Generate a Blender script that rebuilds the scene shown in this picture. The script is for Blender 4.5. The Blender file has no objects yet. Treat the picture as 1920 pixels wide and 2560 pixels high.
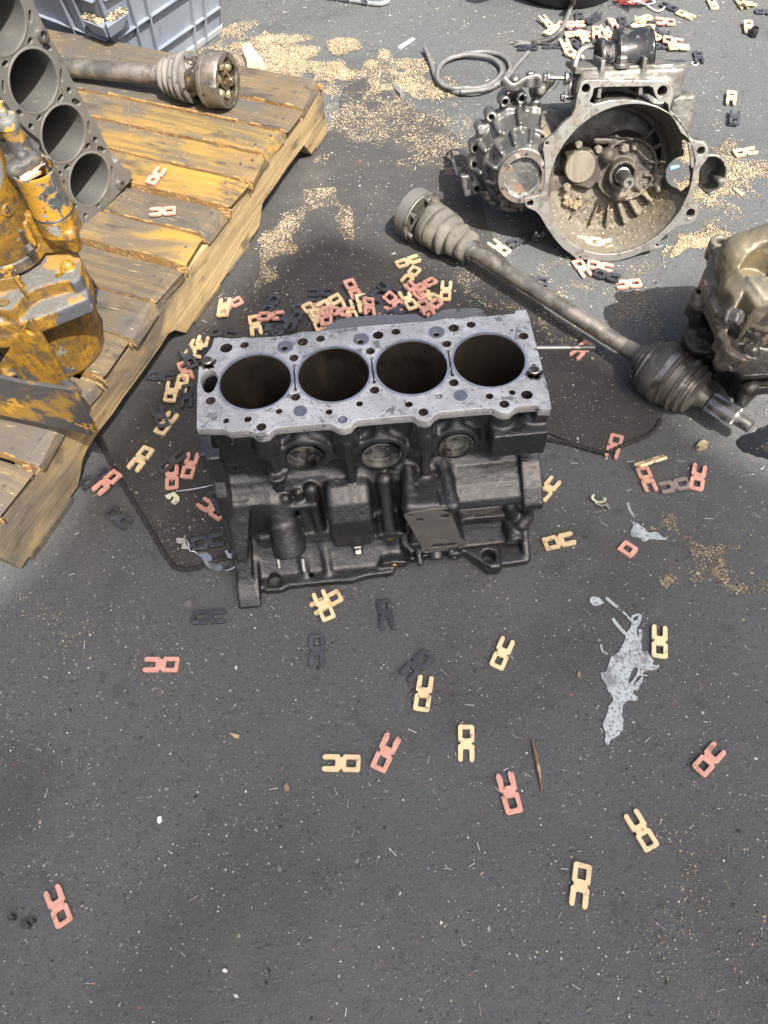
import bpy, math, random
import numpy as np
from mathutils import Vector, Matrix
random.seed(7); rng = np.random.default_rng(7)
R = math.radians
SC = bpy.context.scene
COL = SC.collection

# ------------------------------------------------------------------ camera
CAM_H, PITCH, ROLL, FPX = 0.905, 58.52, 3.71, 1925.0      # focal length in pixels of a 1920x2560 picture
_p, _r = R(PITCH), R(ROLL)
_fw = np.array([0, math.cos(_p), -math.sin(_p)])
_r0 = np.array([1.0, 0, 0]); _u0 = np.array([0, math.sin(_p), math.cos(_p)])
_ri = math.cos(_r)*_r0 - math.sin(_r)*_u0
_up = math.sin(_r)*_r0 + math.cos(_r)*_u0
CAMP = np.array([0, 0, CAM_H])
cd = bpy.data.cameras.new('camera'); cam = bpy.data.objects.new('camera', cd); COL.objects.link(cam)
M = Matrix(((_ri[0], _up[0], -_fw[0], 0), (_ri[1], _up[1], -_fw[1], 0), (_ri[2], _up[2], -_fw[2], CAM_H), (0, 0, 0, 1)))
cam.matrix_world = M
cd.sensor_fit = 'VERTICAL'; cd.sensor_height = 24.0; cd.lens = 24.0*FPX/2560.0
cd.clip_start = 0.02; cd.clip_end = 500
SC.camera = cam

# ------------------------------------------------------------------ light
SUN_AZ, SUN_EL = -60.0, 57.0          # direction TO the sun, azimuth from +X
sdir = np.array([math.cos(R(SUN_EL))*math.cos(R(SUN_AZ)), math.cos(R(SUN_EL))*math.sin(R(SUN_AZ)), math.sin(R(SUN_EL))])
W = bpy.data.worlds.new('World'); SC.world = W; W.use_nodes = True
nt = W.node_tree; nt.nodes.clear()
sky = nt.nodes.new('ShaderNodeTexSky'); sky.sky_type = 'NISHITA'; sky.sun_disc = False
sky.sun_elevation = R(SUN_EL); sky.sun_rotation = R(90-SUN_AZ); sky.dust_density = 8.0; sky.air_density = 1.0; sky.ozone_density = 1.0
bg = nt.nodes.new('ShaderNodeBackground'); bg.inputs[1].default_value = 0.112
wo = nt.nodes.new('ShaderNodeOutputWorld')
nt.links.new(sky.outputs[0], bg.inputs[0]); nt.links.new(bg.outputs[0], wo.inputs[0])
sl = bpy.data.lights.new('sun', 'SUN'); sl.energy = 5.0; sl.angle = R(0.53); sl.color = (1.0, 0.95, 0.87)
so = bpy.data.objects.new('sun', sl); COL.objects.link(so)
so.rotation_euler = Vector(sdir).to_track_quat('Z', 'Y').to_euler(); so.location = Vector(sdir)*20
vs = SC.view_settings
vs.view_transform = 'Standard'; vs.look = 'None'; vs.gamma = 1; vs.use_curve_mapping = False
vs.exposure = 1.26

# ------------------------------------------------------------------ picture -> place helpers
def ray(px, py): return _fw + _ri*(px-960)/FPX - _up*(py-1280)/FPX
def G(px, py, z=0.0):
    "point of the place at height z that the photograph shows at pixel (px, py) of 1920x2560"
    d = ray(px, py); return CAMP + d*((z-CAM_H)/d[2])
def pix(P):
    d = np.asarray(P)-CAMP; zz = d@_fw
    return 960+FPX*(d@_ri)/zz, 1280-FPX*(d@_up)/zz
def crop(x0, y0, s): return lambda x, y: (x0+x*s, y0+y*s)

# ------------------------------------------------------------------ object helpers
def tag(o, label=None, cat=None, group=None, kind=None):
    if label: o['label'] = label
    if cat: o['category'] = cat
    if group: o['group'] = group
    if kind: o['kind'] = kind
    return o
def thing(name, label, cat, loc=(0, 0, 0), rot=(0, 0, 0), group=None):
    o = bpy.data.objects.new(name, None); COL.objects.link(o); o.empty_display_size = .05
    o.location = loc; o.rotation_euler = rot
    return tag(o, label, cat, group)
def frame_matrix(o, X, Y, Z):
    return Matrix(((X[0], Y[0], Z[0], o[0]), (X[1], Y[1], Z[1], o[1]), (X[2], Y[2], Z[2], o[2]), (0, 0, 0, 1)))
def link(name, me, parent=None, mats=None):
    o = bpy.data.objects.new(name, me); COL.objects.link(o)
    if parent is not None: o.parent = parent
    if mats is not None:
        if len(me.materials): me.materials.clear()
        for m in (mats if isinstance(mats, (list, tuple)) else [mats]): me.materials.append(m)
    return o
def np_mesh(name, V, F, smooth=False, midx=None):
    V = np.asarray(V, dtype=np.float32); F = np.asarray(F, dtype=np.int32)
    me = bpy.data.meshes.new(name); k = F.shape[1]
    me.vertices.add(len(V)); me.vertices.foreach_set('co', V.ravel())
    me.loops.add(F.size); me.loops.foreach_set('vertex_index', F.ravel())
    me.polygons.add(len(F)); me.polygons.foreach_set('loop_start', np.arange(0, F.size, k, dtype=np.int32))
    if midx is not None: me.polygons.foreach_set('material_index', np.asarray(midx, dtype=np.int32))
    me.update(calc_edges=True)
    me.shade_smooth() if smooth else me.shade_flat()
    return me

class MB:
    "collects plain shapes into one mesh"
    def __init__(s): s.v = []; s.f = []; s.m = []
    def add(s, v, f, m=0):
        n = len(s.v); s.v += [tuple(float(c) for c in q) for q in v]; s.f += [tuple(i+n for i in q) for q in f]; s.m += [m]*len(f); return s
    def box(s, c, h, rot=None, m=0, ch=0.0):
        "box with chamfered vertical and horizontal edges when ch > 0"
        c = np.array(c, float); h = np.array(h, float); Rm = np.array(rot) if rot is not None else np.eye(3)
        if ch <= 0:
            v = [c+Rm@(h*np.array((x, y, z))) for x in (-1, 1) for y in (-1, 1) for z in (-1, 1)]
            f = [(0, 1, 3, 2), (4, 6, 7, 5), (0, 4, 5, 1), (2, 3, 7, 6), (0, 2, 6, 4), (1, 5, 7, 3)]
            return s.add(v, f, m)
        a = min(ch, min(h)*.9); v = []
        for z, q in ((-h[2], a), (-h[2]+a, 0), (h[2]-a, 0), (h[2], a)):
            X, Y = h[0]-q, h[1]-q; k = a*.6
            v += [c+Rm@np.array(t) for t in ((X-k, -Y, z), (X, -Y+k, z), (X, Y-k, z), (X-k, Y, z), (-X+k, Y, z), (-X, Y-k, z), (-X, -Y+k, z), (-X+k, -Y, z))]
        f = [tuple(range(7, -1, -1)), tuple(range(24, 32))]
        for r_ in range(3):
            for i in range(8):
                j = (i+1) % 8; f.append((r_*8+i, r_*8+j, r_*8+8+j, r_*8+8+i))
        return s.add(v, f, m)
    def rings(s, rings, cap0=True, cap1=True, m=0):
        n = len(rings[0]); v = [q for r_ in rings for q in r_]; f = []
        for k in range(len(rings)-1):
            for i in range(n):
                j = (i+1) % n; f.append((k*n+i, k*n+j, (k+1)*n+j, (k+1)*n+i))
        if cap0: f.append(tuple(range(n-1, -1, -1)))
        if cap1: f.append(tuple(range((len(rings)-1)*n, len(rings)*n)))
        return s.add(v, f, m)
    def lathe(s, prof, p0=(0, 0, 0), p1=(0, 0, 1), n=32, m=0, cap0=True, cap1=True, phase=0, wob=None):
        "prof: (t, r) with t metres along the axis p0->p1"
        p0 = np.array(p0, float); ax = np.array(p1, float)-p0; ax /= np.linalg.norm(ax)
        a = np.cross(ax, (0, 0, 1)) if abs(ax[2]) < .9 else np.cross(ax, (1, 0, 0)); a /= np.linalg.norm(a); b = np.cross(ax, a)
        rr = []
        for i, (t, r_) in enumerate(prof):
            ring = []
            for k in range(n):
                th = 2*math.pi*k/n+phase; q = r_*(1+(wob(i, th) if wob else 0))
                ring.append(p0+ax*t+q*(math.cos(th)*a+math.sin(th)*b))
            rr.append(ring)
        return s.rings(rr, cap0, cap1, m)
    def cyl(s, p0, p1, r, r2=None, n=24, m=0, bev=0.0):
        L = np.linalg.norm(np.array(p1, float)-np.array(p0, float)); r2 = r if r2 is None else r2
        if bev > 0: prof = [(0, r-bev), (bev, r), (L-bev, r2), (L, r2-bev)]
        else: prof = [(0, r), (L, r2)]
        return s.lathe(prof, p0, p1, n, m)
    def tube(s, pts, r, n=10, m=0, flat=None, cap=True):
        P = [np.array(q, float) for q in pts]; rr = []; a = None
        for i, q in enumerate(P):
            t = P[min(i+1, len(P)-1)]-P[max(i-1, 0)]; t /= (np.linalg.norm(t)+1e-12)
            if a is None:
                a = np.cross(t, (0, 0, 1)) if abs(t[2]) < .95 else np.cross(t, (1, 0, 0))
            a = a-t*(a@t); a /= (np.linalg.norm(a)+1e-12); b = np.cross(t, a)
            ri = r[i] if isinstance(r, (list, tuple, np.ndarray)) else r
            fx, fy = flat if flat else (1, 1)
            rr.append([q+ri*(fx*math.cos(th)*a+fy*math.sin(th)*b) for th in np.arange(n)*2*math.pi/n])
        return s.rings(rr, cap, cap, m)
    def hexbolt(s, c, ax, r, h, m=0):
        c = np.array(c, float); ax = np.array(ax, float)/np.linalg.norm(ax)
        s.lathe([(0, r*1.25), (h*.22, r*1.25), (h*.22, r*.97), (h*.85, r), (h, r*.86)], c, c+ax, 6, m)
        return s
    def prism(s, pts, frame, h0, h1, m=0):
        "pts 2D polygon; frame=(origin, ex, ey, ez)"
        o, ex, ey, ez = [np.array(q, float) for q in frame]
        lo = [o+ex*x+ey*y+ez*h0 for x, y in pts]; hi = [o+ex*x+ey*y+ez*h1 for x, y in pts]
        return s.rings([lo, hi], True, True, m)
    def build(s, name, mats, parent=None, smooth=None, bevel=0.0):
        me = bpy.data.meshes.new(name); me.from_pydata(s.v, [], s.f)
        me.polygons.foreach_set('material_index', np.array(s.m, dtype=np.int32)); me.update()
        o = link(name, me, parent, mats)
        if smooth is not None: soft(me, smooth)
        if bevel > 0:
            b = o.modifiers.new('bevel', 'BEVEL'); b.width = bevel; b.segments = 2; b.limit_method = 'ANGLE'; b.angle_limit = R(35)
        return o
def soft(me, deg=40):
    me.polygons.foreach_set('use_smooth', np.ones(len(me.polygons), dtype=bool))
    me.set_sharp_from_angle(angle=R(deg))

def catmull(pts, n=8, closed=False):
    P = [np.array(q, float) for q in pts]; out = []; N = len(P)
    for i in range(N if closed else N-1):
        if closed: a, b, c, d = P[(i-1) % N], P[i], P[(i+1) % N], P[(i+2) % N]
        else: a, b, c, d = P[max(i-1, 0)], P[i], P[i+1], P[min(i+2, N-1)]
        for k in range(n):
            t = k/n; out.append(.5*((2*b)+(-a+c)*t+(2*a-5*b+4*c-d)*t*t+(-a+3*b-3*c+d)*t**3))
    if not closed: out.append(P[-1])
    return out
def circ(x, y, r, n=28, ry=None): return [(x+r*math.cos(t), y+(ry or r)*math.sin(t)) for t in np.arange(n)*2*math.pi/n]
def ngon(x, y, r, n, ph=0): return [(x+r*math.cos(t+ph), y+r*math.sin(t+ph)) for t in np.arange(n)*2*math.pi/n]
def plate_mesh(name, outline, holes, thick, bevel=0.0):
    "flat plate with holes in its own XY plane, from z=0 up to z=thick"
    cu = bpy.data.curves.new(name+'_c', 'CURVE'); cu.dimensions = '2D'; cu.fill_mode = 'BOTH'
    cu.extrude = max(thick/2-bevel, 0); cu.bevel_depth = bevel; cu.bevel_resolution = 1; cu.offset = -bevel
    for poly in [outline]+list(holes):
        sp = cu.splines.new('POLY'); sp.points.add(len(poly)-1)
        for i, q in enumerate(poly): sp.points[i].co = (q[0], q[1], 0, 1)
        sp.use_cyclic_u = True
    ob = bpy.data.objects.new(name+'_c', cu); COL.objects.link(ob)
    dg = bpy.context.evaluated_depsgraph_get(); dg.update()
    me = bpy.data.meshes.new_from_object(ob.evaluated_get(dg)); me.name = name
    bpy.data.objects.remove(ob); bpy.data.curves.remove(cu)
    n = len(me.vertices); co = np.empty(n*3, dtype=np.float32); me.vertices.foreach_get('co', co)
    co[2::3] += thick/2; me.vertices.foreach_set('co', co); me.update()
    me.polygons.foreach_set('material_index', np.zeros(len(me.polygons), dtype=np.int32))
    soft(me, 35)
    return me
def xform_mesh(me, Mx): me.transform(Mx); return me

# ------------------------------------------------------------------ solid modelling by distance field (cast metal with fillets)
class SDF:
    def __init__(s, lo, hi, h):
        s.lo = np.array(lo, float); s.h = h; s.n = np.ceil((np.array(hi)-s.lo)/h).astype(int)+1
        s.f = np.full(s.n, 1.0, dtype=np.float32)
        s.ax = [(s.lo[i]+h*np.arange(s.n[i])).astype(np.float32) for i in range(3)]
    def _op(s, fn, blo, bhi, k, mode):
        pad = k*1.5+3*s.h
        i0 = np.maximum(((np.array(blo)-pad-s.lo)/s.h).astype(int), 0); i1 = np.minimum(((np.array(bhi)+pad-s.lo)/s.h).astype(int)+2, s.n)
        if np.any(i1 <= i0): return s
        X = s.ax[0][i0[0]:i1[0], None, None]; Y = s.ax[1][None, i0[1]:i1[1], None]; Z = s.ax[2][None, None, i0[2]:i1[2]]
        d = fn(X, Y, Z); sl_ = (slice(i0[0], i1[0]), slice(i0[1], i1[1]), slice(i0[2], i1[2])); a = s.f[sl_]
        d = np.broadcast_to(d, a.shape)
        if mode < 0: a, d = -a, d           # a AND NOT d  ==  -(min(-a, d))
        if k > 0:
            hh = np.clip(.5+.5*(d-a)/k, 0, 1); r_ = d*(1-hh)+a*hh-k*hh*(1-hh)
        else: r_ = np.minimum(a, d)
        s.f[sl_] = -r_ if mode < 0 else r_
        return s
    def box(s, c, hf, rd=.002, k=.004, mode=1, rot=None):
        c = np.array(c, float); hf = np.array(hf, float); Rm = np.array(rot) if rot is not None else None
        ext = hf if Rm is None else np.abs(Rm)@hf
        def fn(X, Y, Z):
            x, y, z = X-c[0], Y-c[1], Z-c[2]
            if Rm is not None: x, y, z = [Rm[0, i]*x+Rm[1, i]*y+Rm[2, i]*z for i in range(3)]
            qx, qy, qz = np.abs(x)-hf[0]+rd, np.abs(y)-hf[1]+rd, np.abs(z)-hf[2]+rd
            return np.sqrt(np.maximum(qx, 0)**2+np.maximum(qy, 0)**2+np.maximum(qz, 0)**2)+np.minimum(np.maximum(np.maximum(qx, qy), qz), 0)-rd
        return s._op(fn, c-ext, c+ext, k, mode)
    def cyl(s, p0, p1, r, r2=None, rd=.001, k=.004, mode=1, hollow=None):
        p0 = np.array(p0, float); p1 = np.array(p1, float); L = np.linalg.norm(p1-p0); ax = (p1-p0)/L; r2 = r if r2 is None else r2
        rm = max(r, r2); lo = np.minimum(p0, p1)-rm; hi = np.maximum(p0, p1)+rm
        cs = math.cos(math.atan2(r-r2, L)) if r != r2 else 1.0
        def fn(X, Y, Z):
            x, y, z = X-p0[0], Y-p0[1], Z-p0[2]; t = x*ax[0]+y*ax[1]+z*ax[2]
            q = np.sqrt(np.maximum(x*x+y*y+z*z-t*t, 0)); rr = r+(r2-r)*np.clip(t/L, 0, 1)
            a = (q-rr)*cs+rd; b = np.abs(t-L/2)-L/2+rd
            d = np.sqrt(np.maximum(a, 0)**2+np.maximum(b, 0)**2)+np.minimum(np.maximum(a, b), 0)-rd
            if hollow: d = np.maximum(d, hollow-q)
            return d
        return s._op(fn, lo, hi, k, mode)
    def cap(s, p0, p1, r, r2=None, k=.005, mode=1):
        p0 = np.array(p0, float); p1 = np.array(p1, float); r2 = r if r2 is None else r2; v = p1-p0; L2 = max(v@v, 1e-12); rm = max(r, r2)
        def fn(X, Y, Z):
            x, y, z = X-p0[0], Y-p0[1], Z-p0[2]; t = np.clip((x*v[0]+y*v[1]+z*v[2])/L2, 0, 1)
            return np.sqrt((x-t*v[0])**2+(y-t*v[1])**2+(z-t*v[2])**2)-(r+(r2-r)*t)
        return s._op(fn, np.minimum(p0, p1)-rm, np.maximum(p0, p1)+rm, k, mode)
    def ell(s, c, ra, k=.005, mode=1):
        c = np.array(c, float); ra = np.array(ra, float)
        def fn(X, Y, Z):
            q = np.sqrt(((X-c[0])/ra[0])**2+((Y-c[1])/ra[1])**2+((Z-c[2])/ra[2])**2); return (q-1)*min(ra)
        return s._op(fn, c-ra, c+ra, k, mode)
    def poly(s, pts, axis, a0, a1, rd=.002, k=.004, mode=1):
        "polygon in the two other axes (in xyz order), extruded along axis from a0 to a1"
        P = np.array(pts, float); o = [i for i in range(3) if i != axis]
        lo = np.zeros(3); hi = np.zeros(3); lo[axis], hi[axis] = a0, a1
        for j, i in enumerate(o): lo[i], hi[i] = P[:, j].min(), P[:, j].max()
        def fn(X, Y, Z):
            A = (X, Y, Z); u, v, w = A[o[0]], A[o[1]], A[axis]
            shp = np.broadcast(u, v).shape; d = np.full(shp, 1e9, dtype=np.float32); sg = np.ones(shp, dtype=np.float32); N = len(P)
            for i in range(N):
                j = i-1; ex, ey = P[j]-P[i]; wx, wy = u-P[i, 0], v-P[i, 1]
                t = np.clip((wx*ex+wy*ey)/(ex*ex+ey*ey+1e-12), 0, 1); bx, by = wx-ex*t, wy-ey*t; d = np.minimum(d, bx*bx+by*by)
                c1 = v >= P[i, 1]; c2 = v < P[j, 1]; c3 = (ex*wy) > (ey*wx)
                fl = (c1 & c2 & c3) | (~c1 & ~c2 & ~c3); sg = np.where(fl, -sg, sg)
            d2 = sg*np.sqrt(d)+rd; b = np.abs(w-(a0+a1)/2)-(a1-a0)/2+rd
            return np.sqrt(np.maximum(d2, 0)**2+np.maximum(b, 0)**2)+np.minimum(np.maximum(d2, b), 0)-rd
        return s._op(fn, lo, hi, k, mode)
    def fnop(s, fn, lo, hi, k=.004, mode=1): return s._op(fn, lo, hi, k, mode)
    def mesh(s, name, rough=0.0, seed=1):
        f = s.f
        if rough > 0:      # uneven casting skin
            r_ = np.random.default_rng(seed); sm = r_.normal(size=tuple((s.n//3)+2)).astype(np.float32)
            idx = [np.arange(s.n[i])//3 for i in range(3)]; f = f+rough*sm[np.ix_(*idx)]
        f[0], f[-1], f[:, 0], f[:, -1], f[:, :, 0], f[:, :, -1] = 1, 1, 1, 1, 1, 1
        ins = f < 0; n = s.n
        c = [ins[a:n[0]-1+a, b:n[1]-1+b, d:n[2]-1+d] for a in (0, 1) for b in (0, 1) for d in (0, 1)]
        anyi = c[0].copy(); alli = c[0].copy()
        for q in c[1:]: anyi |= q; alli &= q
        act = anyi & ~alli; I = np.argwhere(act); vid = np.full(act.shape, -1, dtype=np.int32); vid[act] = np.arange(len(I))
        pos = np.zeros((len(I), 3)); cnt = np.zeros(len(I)); offs = [(a, b, d) for a in (0, 1) for b in (0, 1) for d in (0, 1)]
        val = {o: f[I[:, 0]+o[0], I[:, 1]+o[1], I[:, 2]+o[2]] for o in offs}
        for o in offs:
            for ax in range(3):
                if o[ax]: continue
                o2 = list(o); o2[ax] = 1; o2 = tuple(o2); a, b = val[o], val[o2]; m = (a < 0) != (b < 0)
                t = np.where(m, a/np.where(m, a-b, 1), 0)
                for j in range(3): pos[:, j] += np.where(m, o[j]+(t if j == ax else 0), 0)
                cnt += m
        V = (I+pos/cnt[:, None])*s.h+s.lo; F = []
        for ax in range(3):
            o = [i for i in range(3) if i != ax]; sl0 = [slice(None)]*3; sl1 = [slice(None)]*3
            sl0[ax] = slice(0, n[ax]-1); sl1[ax] = slice(1, n[ax])
            A, B = ins[tuple(sl0)], ins[tuple(sl1)]; E = np.argwhere(A != B); 
            E = E[(E[:, o[0]] > 0) & (E[:, o[1]] > 0) & (E[:, o[0]] < n[o[0]]-1) & (E[:, o[1]] < n[o[1]]-1)]
            q = []
            for du, dv in ((-1, -1), (0, -1), (0, 0), (-1, 0)):
                e = E.copy(); e[:, o[0]] += du; e[:, o[1]] += dv; q.append(vid[e[:, 0], e[:, 1], e[:, 2]])
            Q = np.stack(q, 1); up_ = A[E[:, 0], E[:, 1], E[:, 2]]
            if ax == 1: up_ = ~up_
            Q[~up_] = Q[~up_][:, ::-1]; F.append(Q)
        F = np.concatenate(F); F = F[(F >= 0).all(1)]
        # one gentle relaxation
        for _ in range(1):
            S = np.zeros_like(V); C_ = np.zeros(len(V))
            for a, b in ((0, 1), (1, 2), (2, 3), (3, 0)):
                np.add.at(S, F[:, a], V[F[:, b]]); np.add.at(C_, F[:, a], 1); np.add.at(S, F[:, b], V[F[:, a]]); np.add.at(C_, F[:, b], 1)
            V = V*.6+.4*S/np.maximum(C_, 1)[:, None]
        return np_mesh(name, V, F, smooth=True)
# ------------------------------------------------------------------ materials
def mat(name, col, rough=.5, metal=0.0, layers=(), bumps=(), coat=0.0, spec=None, obj_random=0.0, gen=False):
    """layers: dicts scale, lo, hi, col, [detail, rough, metal, stretch, kind, dist]; bumps: (scale, strength, distance[, kind, stretch])"""
    m = bpy.data.materials.new(name); m.use_nodes = True; t = m.node_tree; N, L = t.nodes, t.links
    b = N['Principled BSDF']; tc = N.new('ShaderNodeTexCoord'); base = tc.outputs['Object']
    if obj_random:
        oi = N.new('ShaderNodeObjectInfo'); va = N.new('ShaderNodeVectorMath'); va.operation = 'MULTIPLY_ADD'
        va.inputs[1].default_value = (1, 1, 1); L.new(base, va.inputs[0])
        cx = N.new('ShaderNodeCombineXYZ'); ml = N.new('ShaderNodeMath'); ml.operation = 'MULTIPLY'; ml.inputs[1].default_value = 37.0
        L.new(oi.outputs['Random'], ml.inputs[0]); L.new(ml.outputs[0], cx.inputs[0]); L.new(ml.outputs[0], cx.inputs[1]); L.new(cx.outputs[0], va.inputs[2]); base = va.outputs[0]
    def tex(scale, detail=4, stretch=None, kind='noise', dist=0.0, offs=0.0):
        src = base
        if stretch or offs:
            mp = N.new('ShaderNodeMapping'); mp.inputs['Scale'].default_value = stretch or (1, 1, 1); mp.inputs['Location'].default_value = (offs, offs*.7, offs*1.3)
            L.new(base, mp.inputs['Vector']); src = mp.outputs[0]
        if kind == 'voro':
            n = N.new('ShaderNodeTexVoronoi'); n.inputs['Scale'].default_value = scale; L.new(src, n.inputs['Vector']); return n.outputs['Distance']
        if kind == 'wave':
            n = N.new('ShaderNodeTexWave'); n.inputs['Scale'].default_value = scale; n.inputs['Distortion'].default_value = dist or 6; n.inputs['Detail'].default_value = detail
            n.inputs['Detail Scale'].default_value = 1.5; L.new(src, n.inputs['Vector']); return n.outputs['Fac']
        n = N.new('ShaderNodeTexNoise'); n.inputs['Scale'].default_value = scale; n.inputs['Detail'].default_value = detail; n.inputs['Distortion'].default_value = dist
        n.inputs['Roughness'].default_value = .6; L.new(src, n.inputs['Vector']); return n.outputs['Fac']
    def rng_(src, lo, hi):
        r_ = N.new('ShaderNodeMapRange'); r_.inputs['From Min'].default_value = lo; r_.inputs['From Max'].default_value = hi; r_.interpolation_type = 'SMOOTHSTEP'
        L.new(src, r_.inputs['Value']); return r_.outputs[0]
    rgb = N.new('ShaderNodeRGB'); rgb.outputs[0].default_value = (*col, 1); C = rgb.outputs[0]
    vr = N.new('ShaderNodeValue'); vr.outputs[0].default_value = rough; Rr = vr.outputs[0]
    vm = N.new('ShaderNodeValue'); vm.outputs[0].default_value = metal; Mm = vm.outputs[0]
    if obj_random:
        hs = N.new('ShaderNodeHueSaturation'); L.new(C, hs.inputs['Color']); mr = N.new('ShaderNodeMapRange'); L.new(oi.outputs['Random'], mr.inputs['Value'])
        mr.inputs['To Min'].default_value = 1-obj_random; mr.inputs['To Max'].default_value = 1+obj_random; L.new(mr.outputs[0], hs.inputs['Value']); C = hs.outputs[0]
    for i, l in enumerate(layers):
        src = tex(l['scale'], l.get('detail', 4), l.get('stretch'), l.get('kind', 'noise'), l.get('dist', 0.0), l.get('offs', i*3.1))
        fac = rng_(src, l['lo'], l['hi'])
        if 'amt' in l:
            mu = N.new('ShaderNodeMath'); mu.operation = 'MULTIPLY'; mu.inputs[1].default_value = l['amt']; L.new(fac, mu.inputs[0]); fac = mu.outputs[0]
        mx = N.new('ShaderNodeMix'); mx.data_type = 'RGBA'; L.new(fac, mx.inputs[0]); L.new(C, mx.inputs[6]); mx.inputs[7].default_value = (*l['col'], 1); C = mx.outputs[2]
        for key, cur in (('rough', Rr), ('metal', Mm)):
            if key in l:
                q = N.new('ShaderNodeMix'); q.data_type = 'FLOAT'; L.new(fac, q.inputs[0]); L.new(cur, q.inputs[2]); q.inputs[3].default_value = l[key]
                if key == 'rough': Rr = q.outputs[0]
                else: Mm = q.outputs[0]
    L.new(C, b.inputs['Base Color']); L.new(Rr, b.inputs['Roughness']); L.new(Mm, b.inputs['Metallic'])
    if spec is not None: b.inputs['Specular IOR Level'].default_value = spec
    if coat: b.inputs['Coat Weight'].default_value = coat; b.inputs['Coat Roughness'].default_value = .15
    prev = None
    for bu in bumps:
        sc, st, di = bu[:3]; kind = bu[3] if len(bu) > 3 else 'noise'; stt = bu[4] if len(bu) > 4 else None
        h = tex(sc, 5, stt, kind); bn = N.new('ShaderNodeBump'); bn.inputs['Strength'].default_value = st; bn.inputs['Distance'].default_value = di
        L.new(h, bn.inputs['Height'])
        if prev is not None: L.new(prev, bn.inputs['Normal'])
        prev = bn.outputs[0]
    if prev is not None: L.new(prev, b.inputs['Normal'])
    return m
Ly = lambda scale, lo, hi, col, **k: dict(scale=scale, lo=lo, hi=hi, col=col, **k)
m_ground = mat('asphalt', (.0635, .069, .0725), .8, layers=[
    Ly(1.3, .35, .7, (.075, .080, .083)), Ly(3.1, .48, .70, (.044, .046, .047), amt=.8, dist=.5), Ly(9, .5, .72, (.080, .078, .076), amt=.5),
    Ly(300, .58, .68, (.13, .128, .12), amt=.7), Ly(330, .42, .34, (.022, .022, .021), amt=.85), Ly(140, .40, .33, (.030, .030, .029), amt=.6), Ly(600, .6, .7, (.17, .168, .16), amt=.6),
    Ly(2.2, .6, .75, (.10, .088, .07), amt=.3, detail=8), Ly(30, .60, .68, (.036, .036, .036), amt=.5, detail=8)],
    bumps=[(420, .8, .0018), (150, .5, .0025), (18, .3, .005)])
m_mat = mat('mat_cloth', (.032, .031, .031), .95, layers=[Ly(14, .45, .7, (.044, .042, .040)), Ly(380, .6, .7, (.13, .12, .105), amt=.7), Ly(5, .52, .7, (.062, .057, .051), amt=.6)],
    bumps=[(600, .6, .0015), (90, .5, .003)])
m_mat_edge = mat('mat_binding', (.018, .018, .019), .9, layers=[Ly(300, .5, .7, (.05, .05, .05))], bumps=[(900, .8, .001)])
m_deck = mat('machined_iron', (.44, .44, .435), .46, .6, layers=[
    Ly(26, .42, .62, (.58, .585, .58), rough=.5, amt=.8), Ly(9, .5, .68, (.22, .222, .235), rough=.5, amt=.7), Ly(150, .52, .68, (.60, .61, .62), rough=.55, amt=.7),
    Ly(90, .64, .72, (.10, .10, .12), amt=.8), Ly(330, .60, .67, (.07, .07, .075), amt=.8), Ly(60, .58, .7, (.24, .195, .15), amt=.45), Ly(45, .60, .64, (.13, .13, .14), amt=.8, detail=8)],
    bumps=[(700, .25, .0004), (60, .2, .0006)])
m_patch = mat('machined_iron_smooth', (.25, .255, .275), .36, .8, layers=[Ly(120, .4, .7, (.2, .2, .24))], bumps=[(500, .2, .0003)])
m_rim = mat('bore_rim_steel', (.55, .56, .57), .3, .9, layers=[Ly(80, .4, .7, (.4, .4, .42))])
m_cast = mat('black_cast_iron', (.018, .0195, .0212), .30, .4, layers=[
    Ly(14, .45, .7, (.030, .0312, .033), rough=.44), Ly(45, .56, .7, (.007, .0065, .006), rough=.28), Ly(220, .62, .72, (.085, .088, .09), amt=.6), Ly(7, .6, .72, (.026, .024, .022), rough=.6, amt=.6)],
    bumps=[(420, .7, .0013), (130, .45, .0016)], spec=.9, coat=.35)
m_cast_edge = mat('worn_cast_iron', (.055, .057, .062), .36, .7, layers=[Ly(60, .45, .65, (.10, .105, .11)), Ly(25, .55, .7, (.022, .022, .024))], bumps=[(350, .35, .0006)])
m_bore = mat('oily_bore', (.065, .055, .044), .34, .7, layers=[Ly(30, .5, .7, (.10, .075, .05), rough=.55, stretch=(1, 1, .4)), Ly(160, .64, .72, (.16, .14, .10), amt=.6), Ly(12, .5, .7, (.02, .017, .015))], bumps=[(300, .2, .0004)])
m_hole = mat('dark_hole', (.035, .03, .027), .6, .3, layers=[Ly(150, .5, .7, (.10, .08, .06))], bumps=[(800, .6, .0006, 'wave', (0, 0, 1))])
m_steel = mat('steel', (.42, .41, .39), .3, .95, layers=[Ly(50, .5, .7, (.2, .18, .16), rough=.5)], bumps=[(400, .15, .0004)])
m_bolt = mat('dull_bolt', (.20, .19, .18), .42, .8, layers=[Ly(90, .5, .7, (.09, .075, .06), rough=.7)], bumps=[(300, .3, .0005)])
m_alu = mat('dirty_aluminium', (.15, .146, .132), .5, .5, layers=[
    Ly(16, .42, .66, (.08, .075, .066), rough=.7), Ly(60, .5, .7, (.22, .213, .19), amt=.7), Ly(9, .56, .72, (.20, .15, .08), rough=.9, metal=0.0, amt=.55), Ly(120, .6, .7, (.055, .05, .045), amt=.8)],
    bumps=[(260, .5, .0012), (60, .3, .0015)])
m_alu_face = mat('cut_aluminium', (.29, .285, .265), .42, .7, layers=[Ly(80, .48, .64, (.14, .133, .118), rough=.6), Ly(22, .52, .7, (.22, .19, .135), amt=.6), Ly(260, .6, .68, (.08, .075, .07), amt=.8)], bumps=[(200, .3, .0006)])
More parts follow.
